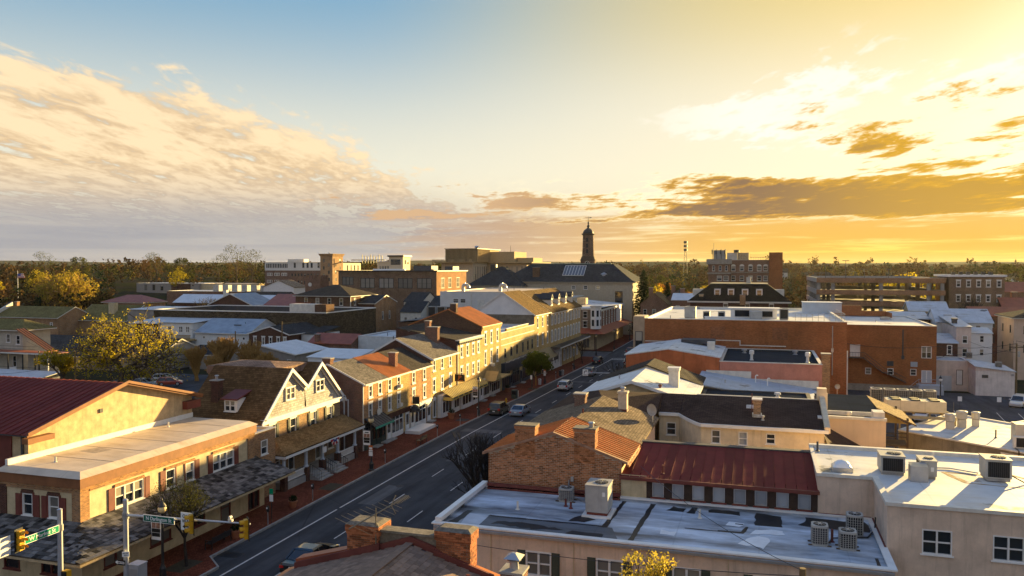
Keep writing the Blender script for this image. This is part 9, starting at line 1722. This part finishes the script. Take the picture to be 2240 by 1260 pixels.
for x0,x1,z0,z1 in ((-6.5,-4.6,10.4,12.0),(1.5,3.4,10.4,12.0),(7.0,8.4,6.2,8.2)):
    m = MB(); m.box(x0,110.955,z0,x1,110.985,z1); part('bricked_opening',m,brick('brick_infill',(0.33,0.12,0.05),(0.24,0.13,0.08)),th)
m = MB(); m.tube((8.9,110.9,6),(8.9,110.9,12.4),0.06); m.box(8.75,110.8,9.0,9.05,110.98,9.5); part('conduit',m,GREYM,th)
rear_ = bpy.data.objects['brick_shop_rear']; m = MB(); m.tube((12.6,146.9,1),(12.6,146.9,10),0.07); part('downpipe',m,DGREY,rear_)
for i,(p,q,sg) in enumerate((((-112.7,152,5.3),(-101.6,153.5,7.6),0.5),((-101.6,153.5,7.4),(-78,150,5.4),0.8),((-112.7,152,5.0),(-131,158,5.6),0.7),((-111.5,107,5.3),(-129,113,6.4),0.6),((-101.6,153.5,7.6),(-113,206,9.0),1.2),((40.2,149.5,7.9),(60,130,8.5),1.0),((40.2,149.5,7.2),(60,130,7.8),1.2),((40.2,149.5,6.0),(35.5,160.2,6.8),0.4))): wire('overhead wire ' + ('between the two timber poles beside the red gabled house','from the taller timber pole to the white flat house','from the timber pole to the deck house','from the sunlit pole to the porch house','from the taller pole back to the hipped house','leaving the right frame edge, upper','leaving the right frame edge, lower','from the leaning pole to the white siding house')[i],[p,q],0.028,sg)
rs = random.Random(9)
for i,(x,y,z) in enumerate(((-118,163,6.2),(-106.5,160,6.5),(-91.5,137,5.2),(-76,154,5.4),(-46.5,80,9.0),(-47.5,98,10.0),(-46.8,120,13.3),(-135,208,10.4),(-120,212,13.6),(-62,200,14.1),(-47.8,150,15.0),(-47.5,176,14.8))): pipe_vent('soil pipe on the ' + ('blue-grey roof of the white long house','roof of the red gabled house','white metal shed roof','white flat roof in blue shade','first row house roof','roof of the row house with paired chimneys','tall orange row house roof','broad dark red metal roof','grey hipped roof','long pale sided building','tall brown gable roof','dormered hotel roof')[i],x,y,z,0.7,DGREY)

# ---------------------------------------------------------------- evening haze
m = MB(); m.box(-5600,-60,-4,5600,5800,72)
hz_ = bpy.data.materials.new('haze_air'); hz_.use_nodes = True; nt = hz_.node_tree; nt.nodes.clear()
o = nt.nodes.new('ShaderNodeOutputMaterial'); v = nt.nodes.new('ShaderNodeVolumePrincipled'); nt.links.new(v.outputs[0],o.inputs['Volume'])
v.inputs['Color'].default_value = (0.9,0.9,0.9,1); v.inputs['Density'].default_value = 0.00002; v.inputs['Anisotropy'].default_value = 0.4
o = link('haze',m.mesh('haze',hz_)); o['kind'] = 'stuff'; o['label'] = 'thin evening haze over the town'; o['category'] = 'haze'
